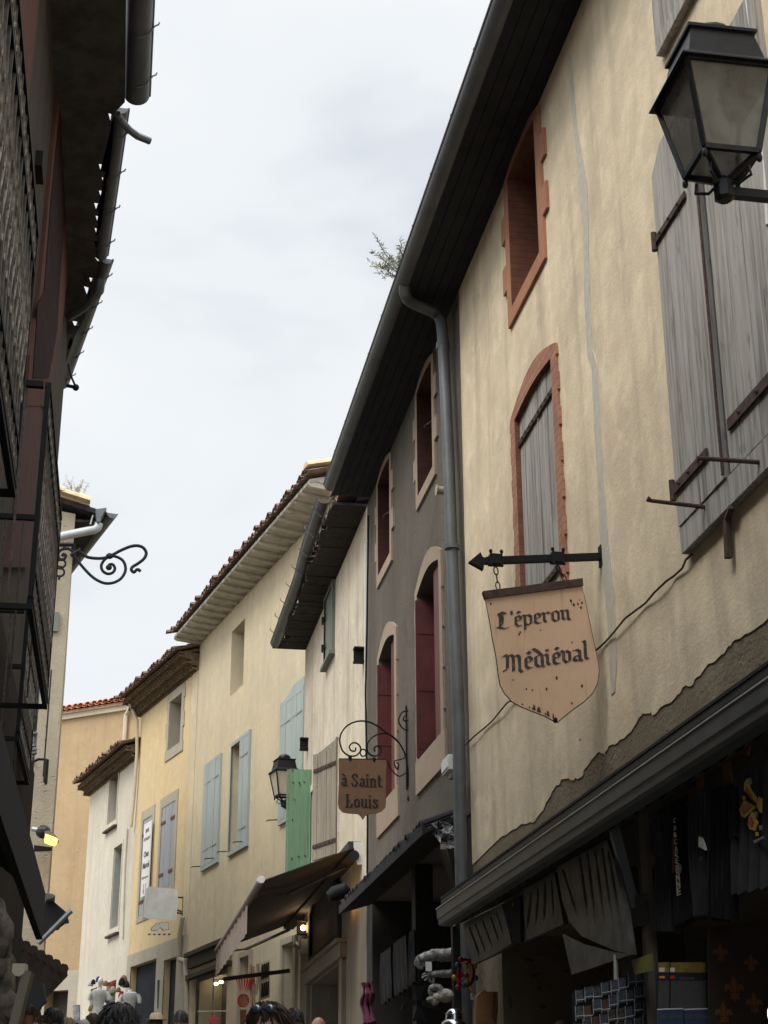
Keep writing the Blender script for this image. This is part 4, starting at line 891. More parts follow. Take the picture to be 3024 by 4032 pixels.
part('iron_arm', toHL(MB().tube(e1, .012, 6).tube([at(B(528,640), 14.2), at(B(605,655), 14.2)], .018, 6).ball(at(B(600,655), 14.2), .035, .035, .035, 8, 5)), m['iron'], HL)
pw = [atz(A(660,1820), 9.2), atz(A(650,1900), 9.1), at(A(560,2000), 13.4), at(A(450,2070), 13.6)]
part('gutter_outlet', toHL(MB().tube(pw, .045, 8)), m['zincl'], HL, smooth=True)
bx = [at(A(495,1560), 13.3), at(A(560,1835), 13.1)]; part('wire', toHL(MB().tube([bx[0], at(A(520,1660), 13.2), bx[1]], .006, 5)), m['iron'], HL)

# black canopy along the left shops
cA = LW.un(D2(125, 725), .5); cB = LW.un(P(590, 485), .5); zcn = (cA[1]+cB[1])/2
CB = thing('shop_canopy', 'long black canvas canopy over the left hand shops', 'canopy', LW, ((cA[0]+cB[0])/2, 0, zcn))
xn, xf = cA[0]+1.2, cB[0]
part('canvas', MB().ext([(xn, 0, zcn+.35), (xn, .5, zcn), (xn, .5, zcn-.22), (xn, .47, zcn-.22), (xn, .47, zcn-.01), (xn, 0, zcn+.32)], (xf-xn, 0, 0)), m['blackcloth'], CB)
part('back_board', MB().box(xf, xn, .001, .04, zcn-.5, zcn+.3), m['blackcloth'], CB)
# hanging goods under it
hg = thing('hanging_goods', 'mottled dark bundle of leather pouches hanging under the black canopy', 'goods', LW, (-4.6, .4, 1.9))
rnd = random.Random(5); hb = MB()
for k in range(34):
    s = rnd.uniform(3.9, 6.4); hb.ball((-s, rnd.uniform(.25, .44), rnd.uniform(1.95, 2.62)), rnd.uniform(.03, .06), .03, rnd.uniform(.05, .12), 7, 5, .12)
part('pouch', hb, plain('mottled_leather', (.10, .075, .05), .7, 0, .6, 14, c2=(.025, .02, .016)), hg, smooth=True)

for pl_ in ([C2(395,1760),C2(432,1940),C2(425,2212),C2(338,2212),C2(368,1950)], [D2(372,0),D2(428,0),D2(405,328),D2(325,320)], [D2(318,360),D2(380,362),D2(368,432),D2(308,430)]):
    part('pale_strip', MB().holed(uns(LW, pl_, .06), [], .06, .0), m['palebluegrey'], HL)  # pale flat strips laid on the dark wall
me_ = MB()
for a_, b_ in (((300,520),(385,515)),((300,520),(292,610)),((385,515),(372,660)),((292,610),(335,612)),((335,612),(345,560)),((300,650),(350,655)),((280,700),(380,690)),((285,735),(380,730)),((290,770),(335,775)),((300,800),(330,800))):
    p_, q_ = LW.un(D2(*a_), .08), LW.un(D2(*b_), .08); me_.tube([(p_[0], .08, p_[1]), (q_[0], .08, q_[1])], .022, 5)
part('meander', me_, m['palebluegrey'], HL)  # pale tubes draw the light that shows through the far railing

# ============================================================= beige house beyond
HB = thing('town_house', 'beige roughcast house beyond the dark one on the left, seen from its end wall', 'house', L2E, (0, 0, gz(24)))
part('wall', MB().holed([(0, 0), (8, 0), (8, 12.2), (0, 11.15)], [], 0, -10), m['l2'], HB)
e = [at(B(*p), 23.9) for p in ((840,1630),(730,1590),(470,1495))]
def toL2E(mb): mb.v = [((a-L2E.ox)*L2E.X[0]+(b-L2E.oy)*L2E.X[1], (a-L2E.ox)*L2E.Y[0]+(b-L2E.oy)*L2E.Y[1], c) for a, b, c in mb.v]; return mb
rb = MB()
for i in range(7):   # pale verge tiles along the sloping roof edge
    x0 = -.22+i*.42; z0 = 11.27+x0*.26+.09; dz = .022*(i % 2)
    rb.ext([(x0, .12-math.cos(math.pi*j/7)*.14, z0+dz+math.sin(math.pi*j/7)*.11) for j in range(8)], (.46, 0, .12))
    rb.ext([(x0, .02+math.cos(math.pi*j/7)*.1, z0-.04+math.sin(math.pi*j/7)*.1) for j in range(8)], (.46, 0, .12))
part('verge_tile', rb, m['tilepale'], HB, smooth=True)
rs = MB(); dx_, dy_ = L2S.X
c_ = [(-.46, .1, 11.12), (3.2, .1, 12.07), (3.2, -8, 12.07), (-.46, -8, 11.12)]
sd = (-(L2S.X[0])*9, -(L2S.X[1])*9)   # away from the camera along the house
lx = (sd[0]*L2E.X[0]+sd[1]*L2E.X[1], sd[0]*L2E.Y[0]+sd[1]*L2E.Y[1])
rs.ext([(-.5, .1, 11.10), (3.5, .1, 12.14), (3.5, .1, 12.24), (-.5, .1, 11.18)], (lx[0], lx[1], 0))
part('roof', rs, m['soffitold'], HB)
ga_ = arc_gutter((-.58, .14, 11.15), (-.58+lx[0], .14+lx[1], 11.15), .09); part('gutter', ga_, m['zincl'], HB, smooth=True)
fn = [L2E.un(B(*p), .18) for p in ((755,1640),(842,1628),(800,1700),(790,1740),(765,1735))]
part('hopper', MB().prism(fn, .06, .3), m['zincl'], HB)
dp = [L2E.un(B(*p), .15) for p in ((783,1735),(775,1765),(745,1785),(700,1792),(600,1812),(500,1832),(440,1850))]
part('downpipe', MB().tube([(x, .16, z) for x, z in dp], .07, 10), m['zincp'], HB, smooth=True)
bw = [L2E.un(B(*p), .1) for p in ((735,1680),(722,1720),(715,1750))]
part('clip', MB().tube([(x, .16, z) for x, z in bw], .015, 5), m['zincp'], HB)
# street side eave boards, with gaps where the sky shows
x_e = [(-.02, 0), (-.5, 0)]
bd = MB(); kk = 0; t0 = .0
while t0 < 8.5:
    wd_ = .55; f0, f1 = t0/9, (t0+wd_)/9
    zz = 11.02
    bd.add([(0+lx[0]*f0, lx[1]*f0, zz), (0+lx[0]*f1, lx[1]*f1, zz), (-.42+lx[0]*f1, lx[1]*f1, zz), (-.42+lx[0]*f0, lx[1]*f0, zz),
            (0+lx[0]*f0, lx[1]*f0, zz+.04), (0+lx[0]*f1, lx[1]*f1, zz+.04), (-.42+lx[0]*f1, lx[1]*f1, zz+.04), (-.42+lx[0]*f0, lx[1]*f0, zz+.04)], [(0,1,2,3),(4,5,6,7),(0,1,5,4),(2,3,7,6),(0,3,7,4),(1,2,6,5)])
    t0 += wd_+.03
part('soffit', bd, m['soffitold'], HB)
x, z = L2E.un(C(410, 430), .05); part('side_shutter', MB().box(x-.14, x+.3, 0, .05, L2E.un(C(440,590),.05)[1], z), m['dullgreen'], HB)
# iron bracket arm fixed on it
yb = .5
def l2p(pts, y=yb): return [(*L2E.un(p, y)[:1], y, L2E.un(p, y)[1]) for p in pts]
def smooth_(pts, k=5):
    out_ = []; pts = [Vector(p) for p in pts]
    for i in range(len(pts)-1):
        p0, p1, p2, p3 = pts[max(i-1, 0)], pts[i], pts[i+1], pts[min(i+2, len(pts)-1)]
        for j in range(k):
            t = j/k; out_.append(.5*((2*p1)+(-p0+p2)*t+(2*p0-5*p1+4*p2-p3)*t*t+(-p0+3*p1-3*p2+p3)*t**3))
    return out_+[pts[-1]]
IB = thing('iron_bracket', 'large scrolled wrought iron sign bracket reaching over the street against the sky', 'bracket', L2E, (0, 0, L2E.un(B(600,1950), yb)[1]))
part('scroll', MB().tube(smooth_(l2p([B(618,1935),B(645,1965),B(700,2000),B(800,2008),B(870,1990),B(950,1948),B(1030,1915),B(1090,1908),B(1135,1925),B(1158,1965),B(1140,2010),B(1090,2050),B(1050,2075),B(1040,2098),B(1060,2118),B(1082,2098),B(1100,2100),B(1112,2112)])), .026, 7), m['iron'], IB, smooth=True)
part('scroll', MB().tube(smooth_(l2p([B(585,1985),B(625,2040),B(700,2125),B(760,2175),B(830,2205),B(900,2200),B(960,2165),B(993,2105),B(985,2045),B(950,2008),B(890,1990),B(835,2012),B(803,2060),B(812,2105),B(850,2130),B(890,2122),B(910,2090),B(895,2058),B(865,2058),B(858,2080)])), .024, 7).ball(l2p([B(862,2080)])[0], .05, .04, .05, 8, 6).ball(l2p([B(868,1990)])[0], .06, .05, .05, 8, 6), m['iron'], IB, smooth=True)
part('scroll', MB().tube(smooth_(l2p([C2(825,515),C2(795,475),C2(740,445),C2(680,450),C2(638,485),C2(635,530),C2(660,562),C2(700,555),C2(715,520),C2(690,502),C2(678,525)])), .024, 7), m['iron'], IB, smooth=True)
part('bar', MB().tube(l2p([C2(600,398),C2(800,400)]), .035, 6).tube(l2p([C2(700,400),C2(700,445)]), .025, 6).tube([l2p([C2(800,400)])[0], (L2E.un(C2(800,400), yb)[0], 0, L2E.un(C2(800,400), yb)[1])], .03, 6).tube(l2p([B(560,1985),B(640,1940)]), .03, 6), m['iron'], IB)
ch = MB()
for c, r_ in ((C2(667,605), .066), (C2(650,700), .07)):
    x, z = L2E.un(c, yb); ch.tube([(x+math.cos(2*math.pi*j/14)*r_, yb, z+math.sin(2*math.pi*j/14)*r_) for j in range(14)], .018, 6, True)
ch.tube(l2p([C2(662,632),C2(655,668)]), .022, 6).tube(l2p([C2(648,735),C2(640,780)]), .022, 6)
part('chain', ch, m['iron'], IB)
q = l2p([D2(425,800),D2(510,805),D2(492,1050),D2(505,1075)], .2)
solo('iron_hook', MB().tube([q[0], q[1]], .02, 6).tube([q[1], q[2]], .038, 6).tube([q[2], q[3]], .02, 5).tube([(q[0][0]+.1, .0, q[0][2]), q[0]], .02, 6), m['iron'], 'L shaped iron hook hanging on the beige wall above the orange lit floodlight', 'hook', L2E)
# flood light, lit orange
FL = thing('flood_light', 'small floodlight glowing orange on the beige wall', 'lamp', L2E, (L2E.un(D2(560,1650), .35)[0], .35, L2E.un(D2(560,1700), .35)[1]))
fq = lambda *p: [(L2E.un(D2(*c), .35)[0], L2E.un(D2(*c), .35)[1]) for c in p]
part('housing', MB().prism(fq((485,1600),(530,1592),(600,1640),(640,1690),(625,1710),(480,1690)), .22, .5), m['zincl'], FL)
part('lens', MB().prism(fq((495,1640),(520,1650),(610,1685),(630,1700),(600,1735),(560,1730),(485,1700)), .28, .56), m['lit2'], FL)
part('arm', MB().tube([(*fq((345,1560))[0][:1], .35, fq((345,1560))[0][1]), (fq((450,1575))[0][0], .35, fq((450,1575))[0][1])], .035, 8), m['zincp'], FL)
part('socket', MB().ball((fq((470,1590))[0][0], .35, fq((470,1590))[0][1]), .11, .1, .1, 10, 7), m['lampmetal'], FL)
part('bracket', MB().prism(fq((370,1715),(540,1735),(570,1740),(560,1770),(370,1775)), .1, .2), m['iron'], FL)
# dark awning end and pole
pa = uns(L2E, [P(590,500),P(690,485),P(870,640),P(905,775),P(830,800),P(545,955)], .6)
AB = thing('awning', 'small black scalloped awning on the end of the beige house', 'awning', L2E, (pa[2][0], .6, pa[5][1]))
bot = [P(905,775),P(860,782),P(830,800),P(790,830),P(765,865),P(720,870),P(690,910),P(665,910),P(600,940),P(545,955)]
part('fabric', MB().prism(uns(L2E, [P(590,500),P(690,485),P(870,640)]+bot, .6), .55, .6), m['blackcloth'], AB)
part('cassette', MB().prism(uns(L2E, [P(590,415),P(680,420),P(720,445),P(690,475),P(600,500)], .55), .1, .75), m['slate'], AB)
q = [(*L2E.un(P(*c), .75)[:1], .75, L2E.un(P(*c), .75)[1]) for c in ((500,1045),(600,950),(885,660),(935,620))]
part('pole', MB().tube(q, .035, 8), m['zincl'], AB)
# brown tiled porch roof
pr = at(P(190, 985), 15.5); pq = at(P(880, 1405), 15.5); pe = at(P(885,1470), 15.5)
dirn = Vector((-math.sin(math.radians(15.7)), math.cos(math.radians(15.7)), 0))
PR = thing('porch_roof', 'dark brown tiled porch roof sloping over the left shops', 'porch', WORLD, (pq[0], pq[1], pq[2]))
part('roof', MB().ext([pr, pq, pe, (pe[0]-.12, pe[1], pe[2]-.05), (pr[0], pr[1], pr[2]-.25)], dirn*3.2), m['tiledark'] if 'tiledark' in m else m.setdefault('tiledark', plain('dark_brown_tiles', (.055, .036, .03), .9, 0, .4, 8)), PR)
tb = MB()
for k in range(7):
    f = (k+.5)/7; p0 = Vector(pr).lerp(Vector(pq), f); tb.tube([p0, p0+dirn*3.2], .05, 7)
part('tiles', tb, m['tiledark'], PR, smooth=True)
# plaque and wooden pole, small things at the lower left
LP = Fr(*at(P(240, 1400), 3.6)[:2], 0, X=(1, 0))
u = [LP.un(P(*c)) for c in ((165,1305),(330,1305),(328,1400),(300,1450),(245,1475),(190,1460),(155,1420),(155,1390))]
solo('shop_plaque', MB().prism(u, 0, .03), m['stone'], 'round bottomed beige plaque hanging under the porch at the lower left', 'plaque', LP)
u = [LP.un(P(*c)) for c in ((160,2150),(350,1400))]
solo('wooden_pole', MB().bar((u[0][0], .02, u[0][1]), (u[1][0], .02, u[1][1]), .035, .02), m['shopwood'], 'slanting pale wooden pole at the lower left', 'pole', LP)
LQ = Fr(*at(P(80, 1400), 5)[:2], 0, X=(1, 0)); rnd = random.Random(11)
cl = MB()
for k in range(26): x, z = LQ.un(P(rnd.uniform(-60, 120), rnd.uniform(760, 2100))); cl.ball((x, rnd.uniform(-.1, .1), z), rnd.uniform(.02, .035), .02, rnd.uniform(.04, .08), 7, 5, .2)
solo('hanging_bag', cl, plain('mottled_suede', (.13, .105, .08), .8, 0, .6, 18, c2=(.03, .025, .02)), 'mottled brown string of pouches at the lower left edge', 'goods', LQ, smooth=True)
u = uns(LP, [P(400,1480),P(560,1560),P(600,1800),P(500,1900),P(350,1800)], .8)
solo('hanging_cloth', MB().prism(u, .8, .82), m['greyshirt'], 'dark grey scarf hanging under the porch roof', 'cloth', LP)

# ============================================================= street lamps
def lamp(fr, cx, cy, z0, w, arm_y, gm_, lb, hang=False):
    """lantern: z0 = foot of the glass body, w = roof width; square, sides along the wall"""
    T = thing('street_lamp', lb, 'street lamp', fr, (cx, cy, z0), 'square wall lanterns')
    q = math.sqrt(2)/2; rt, rb_ = w*.43, w*.27; h = w*.88
    def fr4(r0, r1, a, b, t=.022):
        mb = MB()
        for k in range(4):
            c, s = (1, 1, -1, -1)[k], (1, -1, -1, 1)[k]; mb.bar((cx+c*r0, cy+s*r0, a), (cx+c*r1, cy+s*r1, b), t, t)
        for r_, z_ in ((r0, a), (r1, b)):
            for (s1, s2) in (((1,1),(1,-1)),((1,-1),(-1,-1)),((-1,-1),(-1,1)),((-1,1),(1,1))): mb.bar((cx+s1[0]*r_, cy+s1[1]*r_, z_), (cx+s2[0]*r_, cy+s2[1]*r_, z_), t, t*1.2)
        return mb
    t = w*.045
    fo = part('frame', fr4(rb_, rt, z0, z0+h, t), m['lampmetal'], T)
    gl = MB().lathe((cx, cy, z0), [((rb_-.004)/q, .01), ((rt-.004)/q, h-.01)], 4, math.pi/4)
    part('glass', gl, gm_, T)
    rw = w/2
    rf = MB().lathe((cx, cy, z0+h), [(rw/q, 0), (rw/q*.99, w*.02), (rw*.78/q, w*.12), (rw*.76/q, w*.13), (rw*.64/q, w*.44), (rw*.70/q, w*.45), (rw*.70/q, w*.485), (rw*.5/q, w*.49)], 4, math.pi/4)
    ro = part('roof', rf, m['lampmetal'], T)
    part('bulb_holder', MB().lathe((cx, cy, z0+h*.35), [(w*.05, 0), (w*.09, w*.06), (w*.09, w*.22), (w*.04, w*.3), (w*.04, h*.6)], 12), m['whitep'], T, smooth=True)
    part('chimney', MB().lathe((cx, cy, z0+h+w*.495), [(w*.22, -.01), (w*.22, w*.07), (w*.235, w*.08), (w*.22, w*.13), (w*.15, w*.18), (w*.03, w*.20)], 18), m['lampmetal'], T, ro, smooth=True)
    ar = MB()
    zb_ = z0-w*.27
    for k in range(4):
        c, s = (1, 1, -1, -1)[k], (1, -1, -1, 1)[k]
        ar.bar((cx+c*rb_, cy+s*rb_, z0), (cx+c*w*.04, cy+s*w*.04, zb_+w*.08), t, t)
        ar.ball((cx+c*rb_, cy+s*rb_, z0-t*1.6), t*.7, t*.7, t*1.1, 7, 5)
        ar.tube([(cx+c*rb_*.7, cy+s*rb_*.7, z0-w*.12), (cx+c*rb_*.75, cy+s*rb_*.75, z0-w*.22), (cx+c*rb_*.4, cy+s*rb_*.4, z0-w*.27), (cx+c*rb_*.2, cy+s*rb_*.2, z0-w*.22)], t*.35, 6)
    part('cradle', ar, m['lampmetal'], T)
    part('boss', MB().lathe((cx, cy, zb_-w*.14), [(w*.06, 0), (w*.1, w*.03), (w*.1, w*.2), (w*.07, w*.25)], 8), m['lampmetal'], T)
    am = MB().bar((cx, cy, zb_-w*.04), (cx, 0, zb_-w*.06), w*.09, w*.09).box(cx-w*.12, cx+w*.12, 0, .02, zb_-w*.35, zb_+w*.2)
    if hang: am.tube([(cx, .02, zb_-w*.5), (cx, cy*.5, zb_-w*.35), (cx, cy, zb_-w*.12)], w*.05, 7)
    part('arm', am, m['lampmetal'], T)
    return T
lamp(R, 5.03, .79, 5.19, .41, 0, m['lampglass'], 'large dark street lantern with dusty glass in the upper right corner')
# far lantern on the pale yellow house
lx0, lz0 = r4.un(F(940, 985), .45)
lamp(r4, lx0, .42, lz0, .44, 0, m['lampglassp'], 'smaller street lantern with pale glass, partly behind the green shutter', True)

# ============================================================= lettering
def nib(strokes, ox, oz, sx, sz, w, ang, y0, y1, mb, flip=1):
    nx, nz_ = math.cos(ang)*w/2, math.sin(ang)*w/2; e_ = 0
    for st in strokes:
        for i in range(len(st)-1):
            (ax, az), (bx_, bz) = st[i], st[i+1]; dxx, dzz = bx_-ax, bz-az; L_ = math.hypot(dxx, dzz) or 1
            ax -= dxx/L_*.015; az -= dzz/L_*.015; bx_ += dxx/L_*.015; bz += dzz/L_*.015
            cr_ = dxx*nz_-dzz*nx; k = 1
            if abs(cr_)/L_ < .02: k = 0
            qx, qz = (nx, nz_) if k else (-dzz/L_*.03, dxx/L_*.03)
            poly = [(ax-qx, az-qz), (ax+qx, az+qz), (bx_+qx, bz+qz), (bx_-qx, bz-qz)]
            e_ += 1; mb.prism([(ox+flip*px*sx, oz+pz*sz) for px, pz in poly], y0, y1-e_*.00012)
i_ = [(0,.9),(.1,.8),(.1,.18),(.2,.06)]
def sh(st, dx, dz=0): return [[(x+dx, z+dz) for x, z in s] for s in st]
GL = {'i': ([i_, [(.06,1.28),(.14,1.2)]], .34), 'l': ([[(.02,1.55),(.1,1.45),(.1,.18),(.22,.06)]], .34),
 'n': ([i_, [(.1,.82),(.3,.97),(.4,.84),(.4,.18),(.5,.06)]], .62), 'r': ([i_, [(.12,.82),(.28,.98),(.4,.86)]], .48),
 'e': ([[(.1,.84),(.1,.18),(.24,.02),(.42,.14)], [(.1,.86),(.26,1.0),(.4,.82),(.38,.66),(.12,.48)]], .52),
 'o': ([[(.1,.84),(.1,.2),(.26,.02)], [(.12,.86),(.28,1.0),(.44,.84),(.44,.2),(.28,.03)]], .58),
 'p': ([[(0,.92),(.1,.84),(.1,-.42)], [(.12,.86),(.28,.98),(.44,.84),(.44,.2),(.26,.03),(.12,.12)]], .58),
 'd': ([[(.1,.84),(.1,.2),(.26,.02),(.42,.14)], [(.12,.86),(.26,.96)], [(-.02,1.5),(.2,1.32),(.44,.95),(.44,.18),(.5,.06)]], .62),
 'a': ([[(.06,.86),(.24,.98),(.4,.84),(.4,.18),(.5,.06)], [(.4,.52),(.12,.4),(.08,.18),(.2,.03),(.38,.16)]], .6),
 'v': ([[(.0,1.0),(.1,.84),(.1,.22),(.26,.02)], [(.24,1.02),(.42,.86),(.42,.22),(.28,.03)]], .56),
 "'": ([[(.05,1.45),(.1,1.15)]], .2), 'A': ([[(.2,1.22),(.34,1.42)]], 0),
 'L': ([[(.5,1.42),(.3,1.56),(.12,1.38),(.2,1.1),(.2,.3),(.06,.06)], [(.3,1.45),(.34,.9),(.3,.4),(.16,.1),(.4,.02),(.62,.14)], [(.0,.08),(.2,.2)]], .78),
 'M': ([[(.02,1.2),(.14,1.38),(.26,1.25),(.24,.3),(.08,.04)], [(.26,1.2),(.44,1.42),(.56,1.26),(.56,.1)], [(.56,1.2),(.76,1.42),(.88,1.24),(.88,.2),(1.0,.04)], [(.0,.02),(.16,.14)]], 1.12)}
def blackletter(txt, ox, oz, size, wx_, w, y0, y1, dirx=1, slope=0):
    mb = MB(); x = 0
    for c in txt:
        acc = c in 'éà'; b = {'é': 'e', 'à': 'a'}.get(c, c); st, adv = GL[b]
        nib(st, ox+x*wx_*dirx, oz+x*slope, wx_, size, w, math.radians(42), y0, y1, mb)
        if acc: nib(GL['A'][0], ox+x*wx_*dirx, oz+x*slope, wx_, size, w*.8, math.radians(150), y0, y1, mb)
        x += adv
    return mb, x
def text(txt, fr, x, z, wd, ht, y0, th, off=0.0, flip=1, rot=0):
    """Blender's own lettering, laid on a frame: left edge x, baseline z, fitted to width and height"""
    cu = bpy.data.curves.new('t', 'FONT'); cu.body = txt; cu.offset = off; cu.resolution_u = 3; ob = bpy.data.objects.new('t', cu); COL.objects.link(ob)
    dg = bpy.context.evaluated_depsgraph_get(); me = bpy.data.meshes.new_from_object(ob.evaluated_get(dg)); bpy.data.objects.remove(ob)
    vs = [v.co.copy() for v in me.vertices]; fs = [tuple(p.vertices) for p in me.polygons]; bpy.data.meshes.remove(me)
    a, b = min(v.x for v in vs), max(v.x for v in vs); c, e_ = min(v.y for v in vs), max(v.y for v in vs); e_ = max(e_, .01); sx_ = wd/(b-a); sz_ = ht/(e_-c)
    mb = MB(); n_ = len(vs)
    def P_(v, y): u_, w_ = (v.x-a)*sx_, (v.y-c)*sz_; return (x+flip*(u_*math.cos(rot)-w_*math.sin(rot)), y, z+u_*math.sin(rot)+w_*math.cos(rot))
    return mb.add([P_(v, y0) for v in vs]+[P_(v, y0+th) for v in vs], fs+[tuple(n_+i for i in f) for f in fs])

# ============================================================= shield sign
ab = R.un(L(770, 1205)); SG = R.perp(ab[0])
SH = thing('shop_sign', 'rusty cream shield sign lettered in gothic script, hanging on chains from an iron arrow', 'sign', SG, (-.35, 0, 4.9))
p0 = SG.un(L(770,1207)); p1 = SG.un(L(150,1232)); tip = [SG.un(L(*p)) for p in ((60,1240),(122,1190),(132,1215),(150,1220),(150,1245),(140,1260),(137,1282))]
part('arm', MB().ext([(p0[0]+.03, -.02, p0[1]-.022), (p0[0]+.03, .02, p0[1]-.022), (p0[0]+.03, .02, p0[1]+.022), (p0[0]+.03, -.02, p0[1]+.022)], (p1[0]-p0[0]-.03, 0, p1[1]-p0[1])), m['iron'], SH)
part('arrow_tip', MB().prism(tip, -.02, .02), m['iron'], SH)
part('wall_plate', MB().box(-.012, .0, -.03, .03, p0[1]-.07, p0[1]+.07), m['iron'], SH)
def link(mb, c, rz, rx, ang, horiz):
    pts = []
    for j in range(12):
        a = 2*math.pi*j/12; u_, v_ = math.cos(a)*rx, math.sin(a)*rz
        x = u_*(0.25 if horiz else 1); y = u_*(1 if horiz else .1)
        pts.append((c[0]+x*math.cos(ang)-v_*math.sin(ang), y, c[1]+x*math.sin(ang)+v_*math.cos(ang)))
    mb.tube(pts, .0045, 5, True)
for (c1, c2, clx) in (((205,1265),(220,1385),(203,1225)), ((535,1265),(575,1330),(533,1215))):
    a, b = SG.un(L(*c1)), SG.un(L(*c2)); mb = MB(); dx__, dz__ = b[0]-a[0], b[1]-a[1]; ang = math.atan2(dx__, -dz__)
    nl = max(3, int(math.hypot(dx__, dz__)/.042))
    for k in range(nl): f = (k+.5)/nl; link(mb, (a[0]+dx__*f, a[1]+dz__*f), .028, .014, ang, k % 2)
    ck = part('chain', mb, m['rust'], SH)
    c = SG.un(L(*clx)); cb = MB().box(c[0]-.04, c[0]+.04, -.035, .035, c[1]-.035, c[1]+.03)
    for sx__ in (-.035, .035): cb.ball((c[0]+sx__, -.03, c[1]+.045), .012, .012, .016, 6, 4).ball((c[0]+sx__, -.03, c[1]-.045), .012, .012, .016, 6, 4)
    part('clamp', cb, m['iron'], SH, ck)
op = [M(262,320),M(742,262),M(752,320),M(775,430),M(800,550),M(818,640),M(824,680),M(815,740),M(790,790),M(750,830),M(700,865),M(650,905),M(618,932),M(600,925),M(560,903),M(500,880),M(440,855),M(395,830),M(360,790),M(338,750),M(328,690),M(318,610),M(300,520),M(285,430)]
po = uns(SG, op, 0)
sp = part('panel', MB().prism(po, -.006, .006), m['signsheet'], SH)
part('rim', MB().tube([(x, 0, z) for x, z in po], .006, 5, True), m['rust'], SH, sp)
tb_ = uns(SG, [M(250,290),M(740,226),M(744,262),M(262,326)])
part('top_bar', MB().prism(tb_, -.022, .022), m['rust'], SH)
x, z = SG.un(M(609, 922)); part('foot_bolt', MB().ball((x, 0, z), .018, .014, .018, 8, 6), m['iron'], SH)
t1 = SG.un(M(320, 475)); t1e = SG.un(M(690, 425)); wln = blackletter("L'éperon", 0, 0, 1, 1, .1, 0, 1)[1]
mb, adv = blackletter("L'éperon", t1[0], t1[1]+.005, .070, (t1e[0]-t1[0])/(wln), .2, -.0095, -.0062, 1, (t1e[1]-t1[1])/wln)
part('lettering', mb, m['ink'], SH, sp)
t2 = SG.un(M(350, 690)); t2e = SG.un(M(780, 625)); wln = blackletter("Médiéval", 0, 0, 1, 1, .1, 0, 1)[1]
mb, adv = blackletter("Médiéval", t2[0], t2[1]+.008, .078, (t2e[0]-t2[0])/(wln), .22, -.0095, -.0062, 1, (t2e[1]-t2[1])/wln)
part('lettering', mb, m['ink'], SH, sp)
dots = MB(); rnd = random.Random(2)
for p in [(685,335),(700,355),(690,350),(728,330),(735,368),(740,345),(720,350),(690,540),(290,350),(435,490),(430,500),(535,480),(465,770),(495,775),(565,770),(615,715),(740,755),(690,840),(730,1020),(400,725)]:
    x, z = SG.un(M(*p)); r_ = rnd.uniform(.003, .008); dots.prism([(x+math.cos(k*1.05)*r_, z+math.sin(k*1.05)*r_*1.6) for k in range(6)], -.0075, -.0061)
for k in range(16):
    f = rnd.random(); a, b = po[16], po[12]; x, z = a[0]+(b[0]-a[0])*f, a[1]+(b[1]-a[1])*f+.012; hh = rnd.uniform(.01, .035)
    dots.prism([(x-.006, z), (x+.006, z), (x+.002, z+hh), (x-.003, z+hh)], -.0076-.0001*k, -.0061)
part('rust_spot', dots, m['rust'], SH, sp)

# ============================================================= brown hanging sign with scrolls
lb_ = R.un(J(1010, 160)); LG = R.perp(lb_[0])
LS = thing('shop_sign', 'brown painted sign reading à Saint Louis under curled ironwork', 'sign', LG, (-.5, 0, 5.1))
op = [J(552,150),J(858,155),J(864,175),J(860,250),J(858,350),J(862,430),J(858,465),J(835,490),J(800,502),J(745,508),J(727,520),J(711,545),J(697,520),J(680,507),J(620,503),J(580,495),J(555,470),J(548,435),J(555,300)]
po = uns(LG, op); sp = part('panel', MB().prism(po, -.012, .012), m['louis'], LS)
SF_ = [[(-.04,.95),(.2,.95)], [(-.06,.03),(.24,.03)]]
TL = {'a': ([[(.12,.78),(.3,.97),(.44,.8),(.44,.1),(.56,.03)], [(.44,.55),(.16,.46),(.1,.2),(.22,.03),(.42,.15)]], .66),
 'S': ([[(.52,1.1),(.44,1.4),(.26,1.47),(.1,1.2),(.2,.9),(.44,.65),(.52,.35),(.36,.03),(.14,.06),(.04,.4)]], .72),
 'i': ([[(.1,.97),(.1,.03)], [(.1,1.25),(.1,1.42)]]+SF_, .36), 'n': ([[(.1,.97),(.1,.03)], [(.12,.8),(.3,.97),(.44,.8),(.44,.03)], [(.32,.03),(.58,.03)]]+SF_, .68),
 't': ([[(.16,1.35),(.16,.15),(.28,.03),(.42,.14)], [(.0,.97),(.38,.97)]], .5), 'L': ([[(.14,1.45),(.14,.03)], [(-.04,1.45),(.34,1.45)], [(-.04,.03),(.52,.03)], [(.54,.4),(.52,.03)], [(.14,.8),(.36,.7)]], .72),
 'o': ([[(.28,.98),(.1,.75),(.1,.25),(.28,.02),(.46,.25),(.46,.75),(.28,.98)]], .66), 'u': ([[(.1,.97),(.1,.2),(.25,.03),(.44,.2)], [(.44,.97),(.44,.1),(.56,.03)], [(-.04,.95),(.16,.95)], [(.32,.95),(.5,.95)]], .68),
 's': ([[(.4,.75),(.34,.95),(.2,.98),(.08,.78),(.2,.58),(.38,.4),(.4,.2),(.26,.03),(.1,.06),(.03,.3)]], .52), ' ': ([], .3), 'à': None}
def tuscan(txt, a, b, h_):
    tot = sum((TL['a'] if c == 'à' else TL[c])[1] for c in txt); k = (b[0]-a[0])/tot; sz = (h_[1]-a[1])/1.45; x = 0; mb = MB()
    for c in txt:
        st, adv = TL['a'] if c == 'à' else TL[c]
        if c == 'à': st = st+[[(.14,1.4),(.34,1.15)]]
        nib(st, a[0]+x*k, a[1], k, sz, .19, 0.0, -.0165, -.0125, mb); x += adv
    return mb
